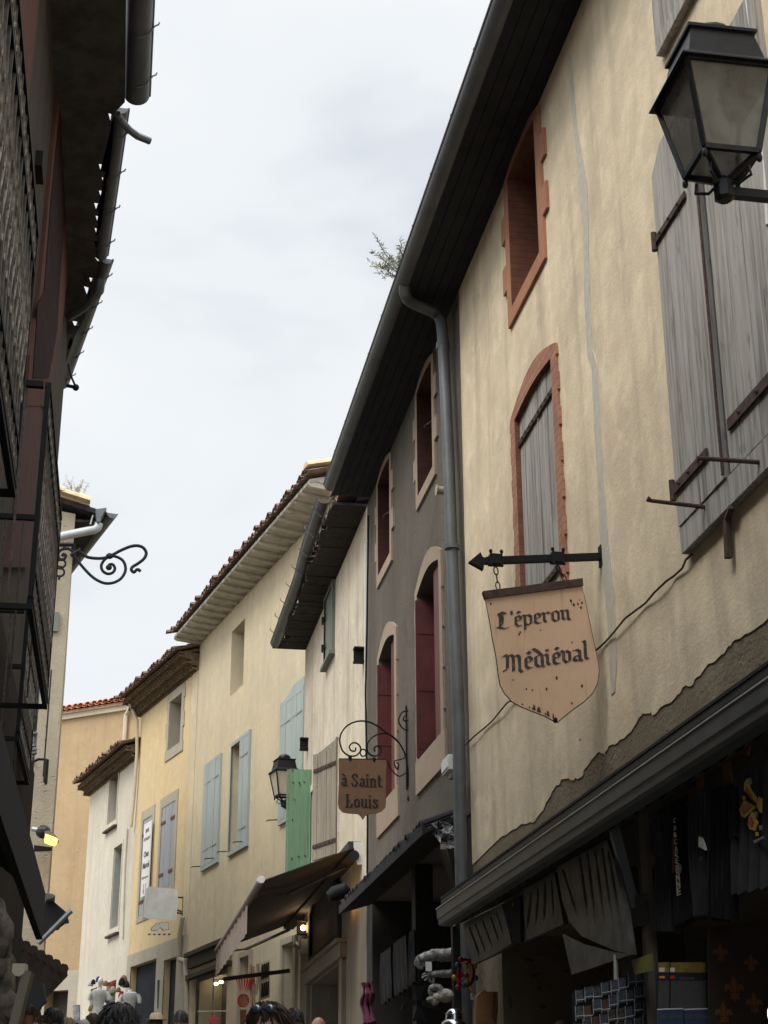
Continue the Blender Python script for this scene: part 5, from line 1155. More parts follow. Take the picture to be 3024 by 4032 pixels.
def fit(tx_, pa_, pb_, ph_):
    a, b, h_ = LG.un(pa_), LG.un(pb_), LG.un(ph_); part('lettering', tuscan(tx_, a, b, h_), m['inkd'], LS, sp)
fit('à Saint', J(568,325), J(840,325), J(568,243)); fit('Louis', J(598,463), J(812,463), J(598,380))
def lgp(pts): return [(LG.un(J(*p))[0], 0, LG.un(J(*p))[1]) for p in pts]
sc = MB()
sc.tube(smooth_(lgp([(565,60),(560,20),(575,-30),(615,-75),(680,-100),(750,-95),(810,-65),(860,-30),(915,10),(960,60),(990,130),(1005,220),(1010,330)])), .009, 6)
sc.tube(smooth_(lgp([(565,55),(580,95),(620,125),(665,125),(695,95),(690,60),(655,40),(625,60),(632,90),(660,95),(665,72)])), .009, 6)
sc.tube(smooth_(lgp([(693,105),(705,85),(725,88),(732,105),(725,125),(705,128),(693,108)])), .008, 6)
sc.tube(smooth_(lgp([(735,60),(745,105),(785,128),(820,115),(830,85),(810,62),(785,75),(790,98)])), .009, 6)
sc.tube(smooth_(lgp([(740,100),(745,40),(790,-5),(860,-20),(930,20),(985,110),(1000,180)])), .008, 6)
sc.tube(smooth_(lgp([(1010,-40),(975,-50),(945,-100),(965,-155),(1005,-165),(1020,-130),(1000,-100),(975,-110),(985,-135)]), 4), .008, 6)
sc.tube(smooth_(lgp([(1000,130),(960,150),(920,160),(925,200),(940,215),(945,180),(930,170)]), 4), .007, 6)
sc.tube(smooth_(lgp([(870,160),(900,220),(950,260),(1000,230)]), 4), .007, 6)
part('scrollwork', sc, m['iron'], LS, smooth=True)
part('hook', MB().tube(lgp([(628,130),(628,160)]), .02, 6).tube(lgp([(783,140),(783,165)]), .02, 6).tube(lgp([(618,180),(628,162),(640,182)]), .008, 5).tube(lgp([(773,183),(783,165),(795,185)]), .008, 5).tube(lgp([(555,148),(862,152)]), .010, 6), m['iron'], LS)
part('wall_bar', MB().tube([(0-.02, 0, LG.un(J(1010,-200))[1]), (-.02, 0, LG.un(J(1015,350))[1])], .011, 6).ball((0, 0, LG.un(J(1018,405))[1]), .02, .02, .03, 8, 5), m['iron'], LS)

# ============================================================= restaurant banner and white box
x, z0 = r5.un(D(1038, 800), .06)
bq = [r5.un(D(*p), .08) for p in ((1048,265),(1112,238),(1065,775),(1018,808))]
xl, xr, zb_, zt_ = (bq[0][0]+bq[3][0])/2, (bq[1][0]+bq[2][0])/2, (bq[2][1]+bq[3][1])/2, (bq[0][1]+bq[1][1])/2
BN = thing('banner', 'tall narrow white restaurant banner fixed on the closed shutters', 'banner', r5, (xr, .08, zb_))
pb = part('panel', MB().box(xr, xl, .06, .08, zb_, zt_), m['whitepr'] if False else m['whitep'], BN)
Wd = xl-xr; Hh = zt_-zb_
for tx_, f0, f1, w0, w1, of in (('BAR', .92, .865, .28, .72, .01), ('RESTAURANT', .80, .755, .08, .92, 0), ('Chez', .61, .53, .18, .82, .03), ('Marcel', .46, .375, .10, .92, .03), ('100 mètres', .27, .235, .08, .9, 0)):
    part('lettering', text(tx_, r5, xl-Wd*w0, zb_+Hh*f1, Wd*(w1-w0), Hh*(f0-f1), .081, .004, of, -1), m['inkg'], BN, pb)
ar = MB()
for f in (.35, .65):
    xx = xl-Wd*f; ar.box(xx-.01, xx+.01, .081, .085, zb_+Hh*.05, zb_+Hh*.17).prism([(xx-.04, zb_+Hh*.08), (xx+.04, zb_+Hh*.08), (xx, zb_+Hh*.03)], .0812, .0852)
part('arrow', ar, m['inkg'], BN, pb)
xb_ = r5.un(D(1325, 900))[0]; BG = r5.perp(xb_)
SB = thing('light_box_sign', 'blank pale metallic sign box hung from the ochre house', 'sign', BG, (BG.un(D(1170,960))[0], 0, BG.un(D(1170,960))[1]))
q = uns(BG, [D(1075,722),D(1290,738),D(1288,850),D(1275,965),D(1055,953),D(1062,840)])
part('panel', MB().prism(q, -.02, .0), plain('brushed_pale_metal', (.85, .85, .84), .4, .0, .2, 3, bs=.1), SB)
q2 = uns(BG, [D(1065,735),D(1075,722),D(1055,953),D(1049,948)]); part('rim', MB().prism(q2, -.021, .12), m['whitep'], SB)
bk = MB()
for p1_, p2_ in (((1290,798),(1332,802)), ((1285,890),(1328,908)), ((1285,910),(1328,920)), ((1332,790),(1325,960))): a, b = BG.un(D(*p1_)), BG.un(D(*p2_)); bk.tube([(a[0], 0, a[1]), (b[0], 0, b[1])], .018, 6)
part('bracket', bk, m['rust'], SB)
CG = thing('card_symbol_sign', 'small sign showing a hand holding out a card, under the pale metallic box', 'sign', BG, (BG.un(D(1160,1060))[0], 0, BG.un(D(1160,1060))[1]))
cq = lambda pts: uns(BG, [D(*p) for p in pts])
part('card_outline', MB().prism(cq([(1158,982),(1222,978),(1224,1036),(1178,1038),(1155,1010)]), -.012, .0), m['inkg'], CG)
part('card', MB().prism(cq([(1161,985),(1219,981),(1221,1033),(1180,1035),(1157,1009)]), -.018, -.0125), m['whitep'], CG)
part('hand_outline', MB().prism(cq([(1095,1022),(1135,985),(1155,988),(1168,1005),(1140,1042),(1098,1045)]), -.013, .0), m['inkg'], CG)
part('hand', MB().prism(cq([(1098,1023),(1136,988),(1154,991),(1165,1005),(1139,1039),(1100,1042)]), -.02, -.0135), m['whitep'], CG)
bl = MB()
for k in range(5): a = 1075+k*36; bl.prism(cq([(a,1062),(a+18,1062),(a+18,1072),(a,1074)]), -.012, 0)
part('letter_mark', bl, m['blue'], CG)
# ============================================================= goods of the souvenir shop, right
m['greyshirt2'] = cloth('faded_black_cotton', (.055, .056, .062))
def pf_at(p, y=.3, fr=R):
    s = fr.un(p, y)[0]; return fr.perp(s)
def drape(quad, y, amp=.022, nf=5, nx=30, nz=10, sag=0):
    """hanging cloth: quad (top left, top right, bottom right, bottom left) in photo points, with vertical folds"""
    q = uns(R, quad, y); mb = MB(); ph = random.uniform(0, 6); vs = []
    for side in (0, -.008):
        for j in range(nz+1):
            v = j/nz
            for i in range(nx+1):
                u_ = i/nx; x = (q[0][0]*(1-u_)+q[1][0]*u_)*(1-v)+(q[3][0]*(1-u_)+q[2][0]*u_)*v; z = (q[0][1]*(1-u_)+q[1][1]*u_)*(1-v)+(q[3][1]*(1-u_)+q[2][1]*u_)*v
                vs.append((x, y+side+amp*(.35+.65*v)*math.sin(ph+u_*nf*6.28+1.2*math.sin(v*2.2+ph))+.4*amp*math.sin(u_*nf*13+v*4), z-sag*math.sin(u_*3.14)*v+.008*math.sin(u_*nf*6.28)*v))
    n1 = nx+1; N_ = n1*(nz+1); fs = []
    for j in range(nz):
        for i in range(nx): a = j*n1+i; fs += [(a, a+1, a+n1+1, a+n1), (N_+a, N_+a+1, N_+a+n1+1, N_+a+n1)]
    for i in range(nx): fs += [(i, i+1, N_+i+1, N_+i), (nz*n1+i, nz*n1+i+1, N_+nz*n1+i+1, N_+nz*n1+i)]
    for j in range(nz): fs += [(j*n1, (j+1)*n1, N_+(j+1)*n1, N_+j*n1), (j*n1+nx, (j+1)*n1+nx, N_+(j+1)*n1+nx, N_+j*n1+nx)]
    return mb.add(vs, fs)
def shirt_thing(quad, y, mat, lb, sleeve=None):
    g_ = drape(quad, y); xs = [v[0] for v in g_.v]; zs = [v[2] for v in g_.v]
    T_ = thing('hanging_shirt', lb, 'shirt', R, (sum(xs)/len(xs), y, min(zs)), 'dark shirts under the long canopy'); part('fabric', g_, m[mat], T_, smooth=True)
    if sleeve: part('sleeve', drape(sleeve, y+.03, .012, 2, 12, 6), m[mat], T_, smooth=True)
    return T_
def flat(name, pts, y, mat, lb, cat, fr=R, th=.012, group=None):
    return solo(name, MB().prism(uns(fr, pts, y), y-th, y), m[mat], lb, cat, fr, group=group)
def slotted(outer, slots, y, lb):
    f = lambda ps: uns(R, [N(*p) for p in ps], y)
    o_ = f(outer); hs_ = [f([(a-w_*.5, b), (a+w_*.5, b-2), (a+w_*1.1+(c-a)*.25, b+(e_-b)*.3), (a+w_*1.1+(c-a)*.75, b+(e_-b)*.8), (c, e_+10), (a-w_*.7+(c-a)*.7, b+(e_-b)*.7)]) for a, b, c, e_, w_ in slots]
    mb = MB().holed(o_, hs_, y, y-.03, [.03]*len(hs_)).holed(o_, hs_, y-.03)
    return solo('slotted_cloth', mb, m['slate'], lb, 'cloth', R, group='grey slotted cloths under the long canopy')
slotted([(150,800),(345,700),(362,760),(395,895),(300,955),(200,1000)], [(185,815,235,950,7),(215,800,265,935,6),(250,782,300,915,6),(290,765,330,880,6),(320,745,350,840,5)], .3, 'small grey slotted cloth at the far end of the long canopy')
slotted([(440,635),(605,545),(650,800),(540,850),(445,890)], [(490,640,468,820,8),(525,620,512,800,7),(560,600,552,780,7),(590,585,600,760,6)], .3, 'middle grey slotted cloth beside the white wire ornament')
slotted([(615,520),(865,385),(905,520),(950,720),(985,950),(900,930),(740,860),(680,790),(645,690)], [(645,530,720,760,8),(730,470,768,760,9),(768,450,805,795,9),(805,435,850,790,9),(840,425,888,785,9),(872,440,940,880,11)], .34, 'largest grey slotted cloth hanging next to the canopy strut')
flat('grey_cloth', [N(645,850),N(745,900),N(880,935),N(980,950),N(870,990),N(690,1050)], .34, 'slate', 'loose grey cloth sagging under the largest slotted cloth', 'cloth')
flat('black_bag', [N(352,700),N(432,660),N(440,890),N(400,890),N(365,760)], .32, 'blackshirt', 'black bag hanging between the two smaller slotted cloths', 'bag')
fr = pf_at(N(412, 715)); w_ = [(fr.un(T(*p))[0], -.01, fr.un(T(*p))[1]) for p in ((1072,325),(1100,318),(1115,330),(1125,365),(1122,395),(1100,400),(1090,385),(1078,350))]
solo('wire_ornament', MB().tube(w_, .006, 5, True).tube([w_[0], w_[5]], .005, 5).tube([w_[7], w_[4]], .005, 5).tube([w_[1], w_[4]], .005, 5), m['whitepr'], 'small white wire ornament hanging against the black bag', 'ornament', fr)
def Sp(*ps): return [S(*p) for p in ps]
shirt_thing(Sp((480,800),(690,650),(700,2060),(500,2050)), .25, 'greyshirt', 'charcoal shirt hanging behind the lettered one', Sp((440,900),(520,800),(540,1250),(470,1260)))
sh2 = thing('hanging_shirt', 'black shirt with a white vertical town name and a red streak', 'shirt', R, (R.un(S(780,1900), .3)[0], .3, R.un(S(780,1950), .3)[1]))
part('fabric', drape(Sp((655,700),(810,590),(900,1900),(715,2000)), .275, .018), m['blackshirt'], sh2, smooth=True)
for i, c in enumerate('CARCASSONNE'):
    f = i/10; a = R.un(S(690+45*f, 880+740*f), .3); k = .024+.010*f
    part('letter', text(c, R, a[0]+k*.9, a[1]-k*.5, k*1.5, k, .302, .003, .01, -1), m['red'] if False else m['whitepr'], sh2)
a = R.un(S(728,1388), .3); part('badge', MB().prism([(a[0]+.04*math.cos(j*.6), a[1]+.025*math.sin(j*.6)) for j in range(10)], .3, .304), m['pinkbadge'] if 'pinkbadge' in m else m.setdefault('pinkbadge', plain('pale_pink_print', (.42, .25, .26), .6)), sh2)
part('streak', MB().prism(uns(R, Sp((655,1070),(690,1050),(690,1400),(660,1440)), .3), .3, .303), plain('dim_red_print', (.10, .008, .01), .8, 0, .4), sh2)
sh3 = thing('hanging_shirt', 'dark shirt with a white folded collar tip showing at its edge', 'shirt', R, (R.un(S(950,1850), .34)[0], .34, R.un(S(950,1880), .34)[1]))
part('fabric', drape(Sp((830,700),(1060,540),(1035,1880),(905,1905)), .315, .018), m['greyshirt'], sh3, smooth=True)
part('collar', MB().prism(uns(R, Sp((932,1045),(960,1062),(985,1120),(1002,1190),(930,1152)), .35), .341, .35), m['whitepr'], sh3)
part('print', MB().prism(uns(R, Sp((930,1255),(965,1255),(965,1300),(925,1300)), .35), .341, .346), m['greyshirt'], sh3)
shirt_thing(Sp((1060,560),(1290,500),(1310,1940),(1040,1900)), .3, 'blackshirt', 'plain black shirt between the collared one and the emblem one', Sp((1230,560),(1310,540),(1350,1050),(1270,1080)))
sh4 = thing('hanging_shirt', 'charcoal shirt printed with a red and yellow cross emblem at the right edge', 'shirt', R, (R.un(S(1450,1600), .34)[0], .34, R.un(S(1450,1650), .34)[1]))
part('fabric', drape(Sp((1310,420),(1760,200),(1760,1560),(1285,1660)), .32, .014, 4), m['greyshirt2'], sh4, smooth=True)
eb = MB(); eb2 = MB(); ew = MB()
for ps in (((1350,765),(1400,670),(1500,725),(1510,745),(1400,850),(1375,830)), ((1440,930),(1450,850),(1480,790),(1510,850),(1540,900),(1510,985),(1460,970)), ((1400,560),(1405,480),(1430,440),(1470,560),(1520,640),(1520,690)), ((1530,720),(1550,630),(1580,650),(1575,800),(1555,780)), ((1380,640),(1395,622),(1410,640),(1395,665)), ((1520,1000),(1540,1000),(1540,1040),(1520,1040))): eb.prism(uns(R, Sp(*ps), .35), .341, .347)
for ps in (((1375,765),(1405,705),(1485,735),(1400,815)), ((1455,920),(1468,850),(1482,830),(1505,900),(1490,955)), ((1420,560),(1430,540),(1495,650),(1490,665))): eb2.prism(uns(R, Sp(*ps), .35), .348, .351)
for ps in (((1440,440),(1465,430),(1475,500),(1450,500)), ((1510,780),(1540,800),(1530,850),(1505,830)), ((1560,930),(1580,930),(1580,980),(1565,980)), ((1505,1090),(1610,1040),(1610,1065),(1510,1120))): ew.prism(uns(R, Sp(*ps), .35), .341, .349)
part('emblem', eb, m['yellow'], sh4); part('emblem_fill', eb2, m['red'], sh4); part('emblem_highlight', ew, m['pewter'], sh4)
for i, (ps, lb) in enumerate(((((1170,230),(1240,220),(1280,500),(1190,520)), 'largest dull orange pennant hanging from the canopy boards'), (((900,420),(970,390),(965,550),(905,550)), 'second dull orange pennant, left of the largest'), (((1380,90),(1465,70),(1440,200),(1385,190)), 'upper right dull orange pennant under the canopy'))):
    flat('pennant', Sp(*ps), .28, 'orange', lb, 'pennant', group='orange pennants under the long canopy')
# brown cloth with fleurs-de-lis
fr = pf_at(N(1440, 1050), .15)
FC = thing('printed_cloth', 'dark brown cloth printed with dull orange fleurs de lis', 'cloth', fr, (fr.un(N(1450,1293))[0], 0, fr.un(N(1450,1300))[1]))
part('fabric', MB().prism(uns(fr, [N(1368,812),N(1500,800),N(1700,760),N(1700,1310),N(1368,1310)]), .0, .02), m['darkbrown'], FC)
def fleur(mb, cx, cz, s, y):
    mb.prism([(cx, cz+s), (cx+s*.22, cz+s*.5), (cx+s*.1, cz), (cx+s*.05, cz-s*.75), (cx-s*.05, cz-s*.75), (cx-s*.1, cz), (cx-s*.22, cz+s*.5)], y-.004, y)
    for g_ in (1, -1):
        mb.prism([(cx+g_*s*.12, cz-.02*s), (cx+g_*s*.3, cz+s*.45), (cx+g_*s*.6, cz+s*.4), (cx+g_*s*.72, cz+.05*s), (cx+g_*s*.5, cz-.05*s), (cx+g_*s*.48, cz+s*.15), (cx+g_*s*.25, cz-s*.1)], y-.0045, y)
        mb.prism([(cx+g_*s*.1, cz-.25*s), (cx+g_*s*.35, cz-s*.35), (cx+g_*s*.3, cz-s*.6), (cx+g_*s*.08, cz-.45*s)], y-.005, y)
    mb.prism([(cx-s*.35, cz-s*.14), (cx+s*.35, cz-s*.14), (cx+s*.35, cz-s*.24), (cx-s*.35, cz-s*.24)], y-.006, y)
fm = MB()
for p, s in (((1425,950),.055),((1492,1130),.07),((1440,1250),.06),((1575,1000),.05),((1590,1200),.06)): x, z = fr.un(N(*p)); fleur(fm, x, z, s, -.001)
part('fleur_print', fm, m['gold'], FC)
# brochure board and books
fr = pf_at(N(1230, 1100), .32)
BB = thing('brochure_stand', 'brochure stand with yellow topped covers and two small flags', 'stand', fr, (fr.un(N(1230,1225))[0], 0, fr.un(N(1230,1230))[1]))
pq_ = lambda *ps: uns(fr, [Q(*p) for p in ps])
part('board', MB().prism(pq_((780,985),(1180,980),(1185,1360),(770,1370)), 0, .02), m['blackshirt'], BB)
for k, (x0, x1) in enumerate(((785,872),(885,1168))):
    br_ = part('cover', MB().prism(pq_((x0,1130),(x1,1130),(x1,1350),(x0,1350)), -.006, -.0005), plain('photo_print', (.06, .045, .035), .5, 0, .6, 60, c2=(.02, .04, .05)), BB)
    part('title_band', MB().prism(pq_((x0,1068),(x1,1068),(x1,1128),(x0,1128)), -.006, -.0005), m['insideblue'], BB, br_)
    part('top_band', MB().prism(pq_((x0,988),(x1,985),(x1,1066),(x0,1066)), -.006, -.0005), plain('yellow_orange_print', (.22, .15, .02), .5, 0, .5, 30), BB, br_)
    a_, b_ = (792, 835) if k == 0 else (880, 915)
    part('flag', MB().prism(pq_((a_,1092),(b_,1092),(b_,1116),(a_,1116)), -.009, -.0062), m['red'], BB, br_)
    part('tag', MB().prism(pq_((a_,1028),(b_,1028),(b_,1062),(a_,1062)), -.009, -.0062), m['whitepr'], BB, br_)
    if k == 0: part('flag', MB().prism(pq_((a_,1098),(b_,1098),(b_,1110),(a_,1110)), -.011, -.0092), m['yellow'], BB, br_)
a = fr.un(Q(950, 1122)); part('title', text('CARCASSONNE', fr, a[0], a[1], .075, .012, -.0085, .002), m['slate'], BB)
for k, (x0, x1, lb) in enumerate(((770,968,'navy guide book with the town name, left of the pair'),(980,1180,'navy guide book with the town name, right of the pair'))):
    u = pq_((x0,1368),(x1,1362),(x1,1500),(x0,1500)); BK = thing('guide_book', lb, 'book', fr, ((u[0][0]+u[1][0])/2, -.03, u[2][1]))
    part('cover', MB().prism(u, -.035, -.015), m['blueshirt'], BK); part('edge', MB().prism([(u[0][0], u[0][1]+.001), (u[1][0], u[1][1]+.001), (u[1][0], u[1][1]+.006), (u[0][0], u[0][1]+.006)], -.034, -.016), m['whitepr'], BK)
    a = fr.un(Q(x0+12, 1436)); part('title', text('CARCASSONNE', fr, a[0], a[1], (u[1][0]-u[0][0])*.88, .02, -.038, .002, .004), m['slate'], BK)
# postcard rack
fr = pf_at(N(880, 1180), .38)
PK = thing('postcard_rack', 'wire rack of postcards tilted beside the brochure stand', 'rack', fr, (fr.un(N(880,1293))[0], 0, 0.9))
cols = [((0.02,.03,.05),(.10,.10,.10)),((.12,.10,.08),(.03,.03,.03)),((.03,.07,.14),(.12,.10,.08)),((.12,.12,.12),(.03,.04,.05)),((.16,.06,.02),(.05,.05,.06))]
pm_ = [plain('postcard_print', a, .25, 0, .3, 50, c2=b, bs=0, spec=.6) for a, b in cols]
cell = []; rnd = random.Random(4); wire = MB()
for rw in range(4):
    for k in range(9):
        cxn = 722+k*42-rw*4+rnd.uniform(-4, 4); cyn = 1165-k*15+rw*78+rnd.uniform(-9, 9)
        if cxn > 1120: continue
        w2 = 17; qd = uns(fr, [N(cxn-w2, cyn-26), N(cxn+w2, cyn-33), N(cxn+w2+3, cyn+28), N(cxn-w2+3, cyn+34)])
        solo('postcard', MB().prism(qd, -.03, -.028), pm_[rnd.randrange(5)], 'glossy postcard in the tilted wire rack, %s row, %s from the left' % (('top', 'second', 'third', 'lowest')[rw], ('first', 'second', 'third', 'fourth', 'fifth', 'sixth', 'seventh', 'eighth', 'ninth')[k]), 'postcard', fr, group='postcards in the wire rack')
        wire.tube([(qd[0][0]-.004, -.04, qd[0][1]+.004), (qd[3][0]-.004, -.04, qd[3][1]-.01)], .0022, 4)
        wire.tube([(qd[3][0]-.006, -.042, qd[3][1]+.012), (qd[2][0]+.006, -.042, qd[2][1]+.012)], .0022, 4)
x, z = fr.un(N(880,1293)); wire.tube([(x, .0, .9), (x+.05, 0, z+.35)], .012, 6)
part('wire', wire, m['zincp'], PK)
b_ = uns(fr, [N(690,1140),N(1080,1020),N(1110,1130),N(1110,1330),N(700,1330)]); part('back_panel', MB().prism(b_, -.01, .0), m['blackshirt'], PK)
flat('yellow_leaflet', [N(985,980),N(1080,945),N(1085,1030),N(1000,1050)], .3, 'yellowdim' if 'yellowdim' in m else m.__setitem__('yellowdim', plain('dim_yellow_print', (.22, .20, .03), .6, 0, .3)) or 'yellowdim', 'yellow leaflet standing above the postcards', 'leaflet')
# jester rattle, leather jerkin, helmet, ram head, gauntlets
fr = pf_at(T(690, 900), .3); u3 = lambda *ps: [(fr.un(T(*p))[0], -.0, fr.un(T(*p))[1]) for p in ps]
JR = thing('jester_rattle', 'colourful glittering jester rattle with small baubles and a price tag', 'toy', fr, u3((690,1080))[0])
part('hoop', MB().tube(smooth_(u3((650,800),(690,785),(730,800),(755,850),(755,920),(735,980),(690,1000),(640,980),(632,900),(650,830)), 4), .012, 6), m['redfoil'] if 'redfoil' in m else m.setdefault('redfoil', plain('red_foil', (.35, .01, .03), .25, .5, .2)), JR, smooth=True)
part('handle', MB().tube(u3((725,1000),(745,1050),(755,1085)), .008, 6).tube(smooth_(u3((670,810),(700,840),(725,900),(730,960)), 4), .007, 5), m['yellow'], JR)
for p, mt in (((655,785),'redfoil'),((718,795),'redfoil'),((625,830),'bluefoil'),((768,838),'goldfoil'),((598,932),'goldfoil'),((776,935),'bluefoil'),((655,910),'redfoil'),((700,915),'redfoil'),((630,1010),'redfoil'),((675,995),'bluefoil'),((695,835),'goldfoil'),((640,965),'redfoil'),((705,975),'greenfoil')):
    if mt not in m: m[mt] = plain(mt, {'bluefoil': (.02,.16,.30), 'goldfoil': (.5,.36,.03), 'greenfoil': (.12,.28,.04)}[mt], .22, .5, .2)
    c = u3(p)[0]; part('bauble', MB().ball(c, .02, .02, .022, 9, 6), m[mt], JR, smooth=True)
c = u3((750,1085))[0]; part('price_tag', MB().box(c[0]-.018, c[0]+.018, -.003, .0, c[2]-.025, c[2]+.02), m['whitep'], JR)
fr = pf_at(T(850, 1180), .25); lj = uns(fr, [T(*p) for p in ((775,1090),(800,1060),(830,1035),(860,1055),(900,1050),(940,1050),(945,1200),(930,1330),(765,1330),(765,1200))])
LJ = thing('leather_jerkin', 'tan leather jerkin on display beside the steel helmet', 'garment', fr, (lj[8][0]+.05, 0, lj[8][1]))
part('body', MB().prism(lj, -.05, .05), m['leather'], LJ); part('flap', MB().prism(uns(fr, [T(*p) for p in ((905,1060),(935,1055),(940,1200),(925,1310),(890,1260))]), -.065, -.051), plain('dark_leather', (.13, .055, .02), .7, 0, .3), LJ)
fr = pf_at(T(590, 1230), .5); c = fr.un(T(600, 1300)); sc__ = abs(fr.un(T(700, 1300))[0]-c[0])
hl = thing('helmet', 'shiny steel helmet on a dark stand', 'helmet', fr, (c[0], 0, c[1]-.3))
part('shell', MB().lathe((c[0], 0, c[1]-.02), [(sc__*1.1, -.0), (sc__*1.05, .02), (sc__*.75, .04), (sc__*.70, sc__*.7), (sc__*.66, sc__*.95), (sc__*.5, sc__*1.2), (sc__*.2, sc__*1.33), (.002, sc__*1.36)], 20), m['steel'], hl, smooth=True)
part('rivets', MB().lathe((c[0], 0, c[1]+.0), [(sc__*.72, sc__*.62), (sc__*.74, sc__*.66), (sc__*.72, sc__*.7)], 20), m['steel'], hl, smooth=True); part('stand', MB().tube([(c[0], 0, c[1]-.3), (c[0], 0, c[1]-.01)], .03, 8), m['iron'], hl)
fr = pf_at(T(480, 1090), .55); u = lambda *p: (fr.un(T(*p))[0], 0, fr.un(T(*p))[1]); rh = thing('ram_head', 'pale furry ram head with a curled horn on the shop wall', 'ornament', fr, u(500, 1150))
a = u(530,1080); k_ = abs(u(585,1080)[0]-a[0])
part('head', MB().ball(a, k_*1.1, .08, k_*.95, 14, 9, .1).ball(u(460,1095), k_*.9, .06, k_*.6, 12, 8, .1).ball(u(400,1110), k_*.55, .05, k_*.4, 10, 7, .1).ball(u(440,1130), k_*.6, .05, k_*.5, 10, 7, .15), m['fur'], rh, smooth=True)
part('horn', MB().tube(smooth_([u(470,1080),u(490,1040),u(465,1012),u(420,1015),u(400,1045),u(415,1070),u(440,1065)]), [.028]*10+[.024]*8+[.018]*8+[.012]*5, 8), m['pewter'], rh, smooth=True)
def gaunt(ps, th_, fin, lb, tag_):
    fr = pf_at(T(430, 800), .45); u = lambda p: (fr.un(T(*p))[0], 0, fr.un(T(*p))[1]); G_ = thing('gauntlet', lb, 'ornament', fr, u(ps[-1]), 'silver gauntlet arms over the shop')
    pts = smooth_([u(p) for p in ps], 4); n_ = len(pts); mb = MB().tube(pts, [th_*(.62+.38*i/n_+(.10 if i % 5 == 0 else 0)) for i in range(n_)], 10)
    for k, f_ in enumerate(fin): mb.tube(smooth_([u(q) for q in f_], 3), th_*.28, 6)
    part('arm', mb, m['pewter'], G_, smooth=True)
    if tag_: c = u(tag_); part('price_tag', MB().box(c[0]-.03, c[0]+.02, -.05, -.047, c[2]-.04, c[2]+.03), m['whitep'], G_)
gaunt([(310,785),(350,770),(400,755),(450,745),(520,750),(590,740)], .055, [[(320,780),(290,790),(285,820),(305,830)],[(330,785),(300,800),(305,840),(325,850)],[(335,790),(325,815),(325,850),(340,845)],[(340,770),(310,765),(290,780)],[(345,790),(350,820),(345,835)]], 'upper silver resin gauntlet arm with a white price tag', (385, 840))
gaunt([(390,905),(430,905),(480,900),(540,900),(590,895)], .035, [[(385,905),(355,900),(340,915)],[(385,915),(350,925),(335,935)],[(390,920),(370,945),(355,955)],[(400,920),(400,950),(410,970)],[(420,915),(430,950),(425,990)]], 'lower thinner silver gauntlet arm', None)
# dark goods under the canopy of the grey house
m['darkbrown2'] = cloth('near_black_brown_cloth', (.012, .009, .007))
fr = pf_at(J(1080, 1760), .3); c = fr.un(J(1080, 1740)); k_ = .16
IC = MB()
for a in range(4):
    t_ = a*math.pi/2; dx_i, dz_i = math.cos(t_), math.sin(t_)
    IC.prism([(c[0]+dx_i*k_*.2-dz_i*k_*.12, c[1]+dz_i*k_*.2+dx_i*k_*.12), (c[0]+dx_i*k_-dz_i*k_*.4, c[1]+dz_i*k_+dx_i*k_*.4), (c[0]+dx_i*k_*.85, c[1]+dz_i*k_*.85), (c[0]+dx_i*k_+dz_i*k_*.4, c[1]+dz_i*k_-dx_i*k_*.4), (c[0]+dx_i*k_*.2+dz_i*k_*.12, c[1]+dz_i*k_*.2-dx_i*k_*.12)], 0, .02+.001*a)
solo('iron_cross', IC.tube([(c[0], .01, c[1]+k_), (c[0], .01, c[1]+k_*2.2)], .006, 5), m['iron'], 'dark iron cross ornament hanging under the grey house canopy', 'ornament', fr)
for i, (ps, mt, lb) in enumerate(((((830,1420),(900,1370),(905,1700),(835,1760)), 'blackshirt', 'wide black cloth bag, left of the goods under the grey house canopy'), (((915,1350),(1000,1290),(1010,1640),(925,1700)), 'darkbrown2', 'dark brown cloth hanging in the middle under the grey house canopy'), (((1015,1280),(1050,1260),(1060,1600),(1020,1640)), 'blackshirt', 'narrow black cloth, right of the brown one under the grey house canopy'))):
    g_ = drape([J(*p) for p in ps], .12, .02, 3, 18, 8); T_ = solo('hanging_cloth', g_, m[mt], lb, 'cloth', R, group='cloths under the grey house canopy', smooth=True)
# pink scarf, small lights
def scarf(pts, ws, mat, lb):
    mb = MB(); rnd = random.Random(len(lb))
    for k in range(5):
        pp_ = [(R.un(J(x_+(k-2)*w_, y_), .25+.02*(k % 2))[0], .22+.03*(k % 3), R.un(J(x_+(k-2)*w_, y_), .25)[1]) for (x_, y_), w_ in zip(pts, ws)]
        mb.tube(smooth_(pp_, 4), [.022+.012*math.sin(i*.9+k) for i in range((len(pp_)-1)*4+1)], 7)
    return solo('scarf', mb, mat, lb, 'scarf', R, smooth=True)
scarf([(735,1615),(738,1680),(728,1760),(745,1880)], [2,6,5,5], m['pink'], 'bright pink scarf hanging beside the door of the weathered house')
fr = R.perp(R.un(J(1010-690+2, 1290), .3)[0]); fr = R.perp(24.6)
u = lambda *p: (fr.un(J(*p))[0], 0, fr.un(J(*p))[1]); c = u(322,1250); SL = thing('wall_lantern', 'small lit black lantern beside the arched shop door', 'lamp', fr, u(322,1290))
k_ = abs(u(365,1250)[0]-u(280,1250)[0])/2
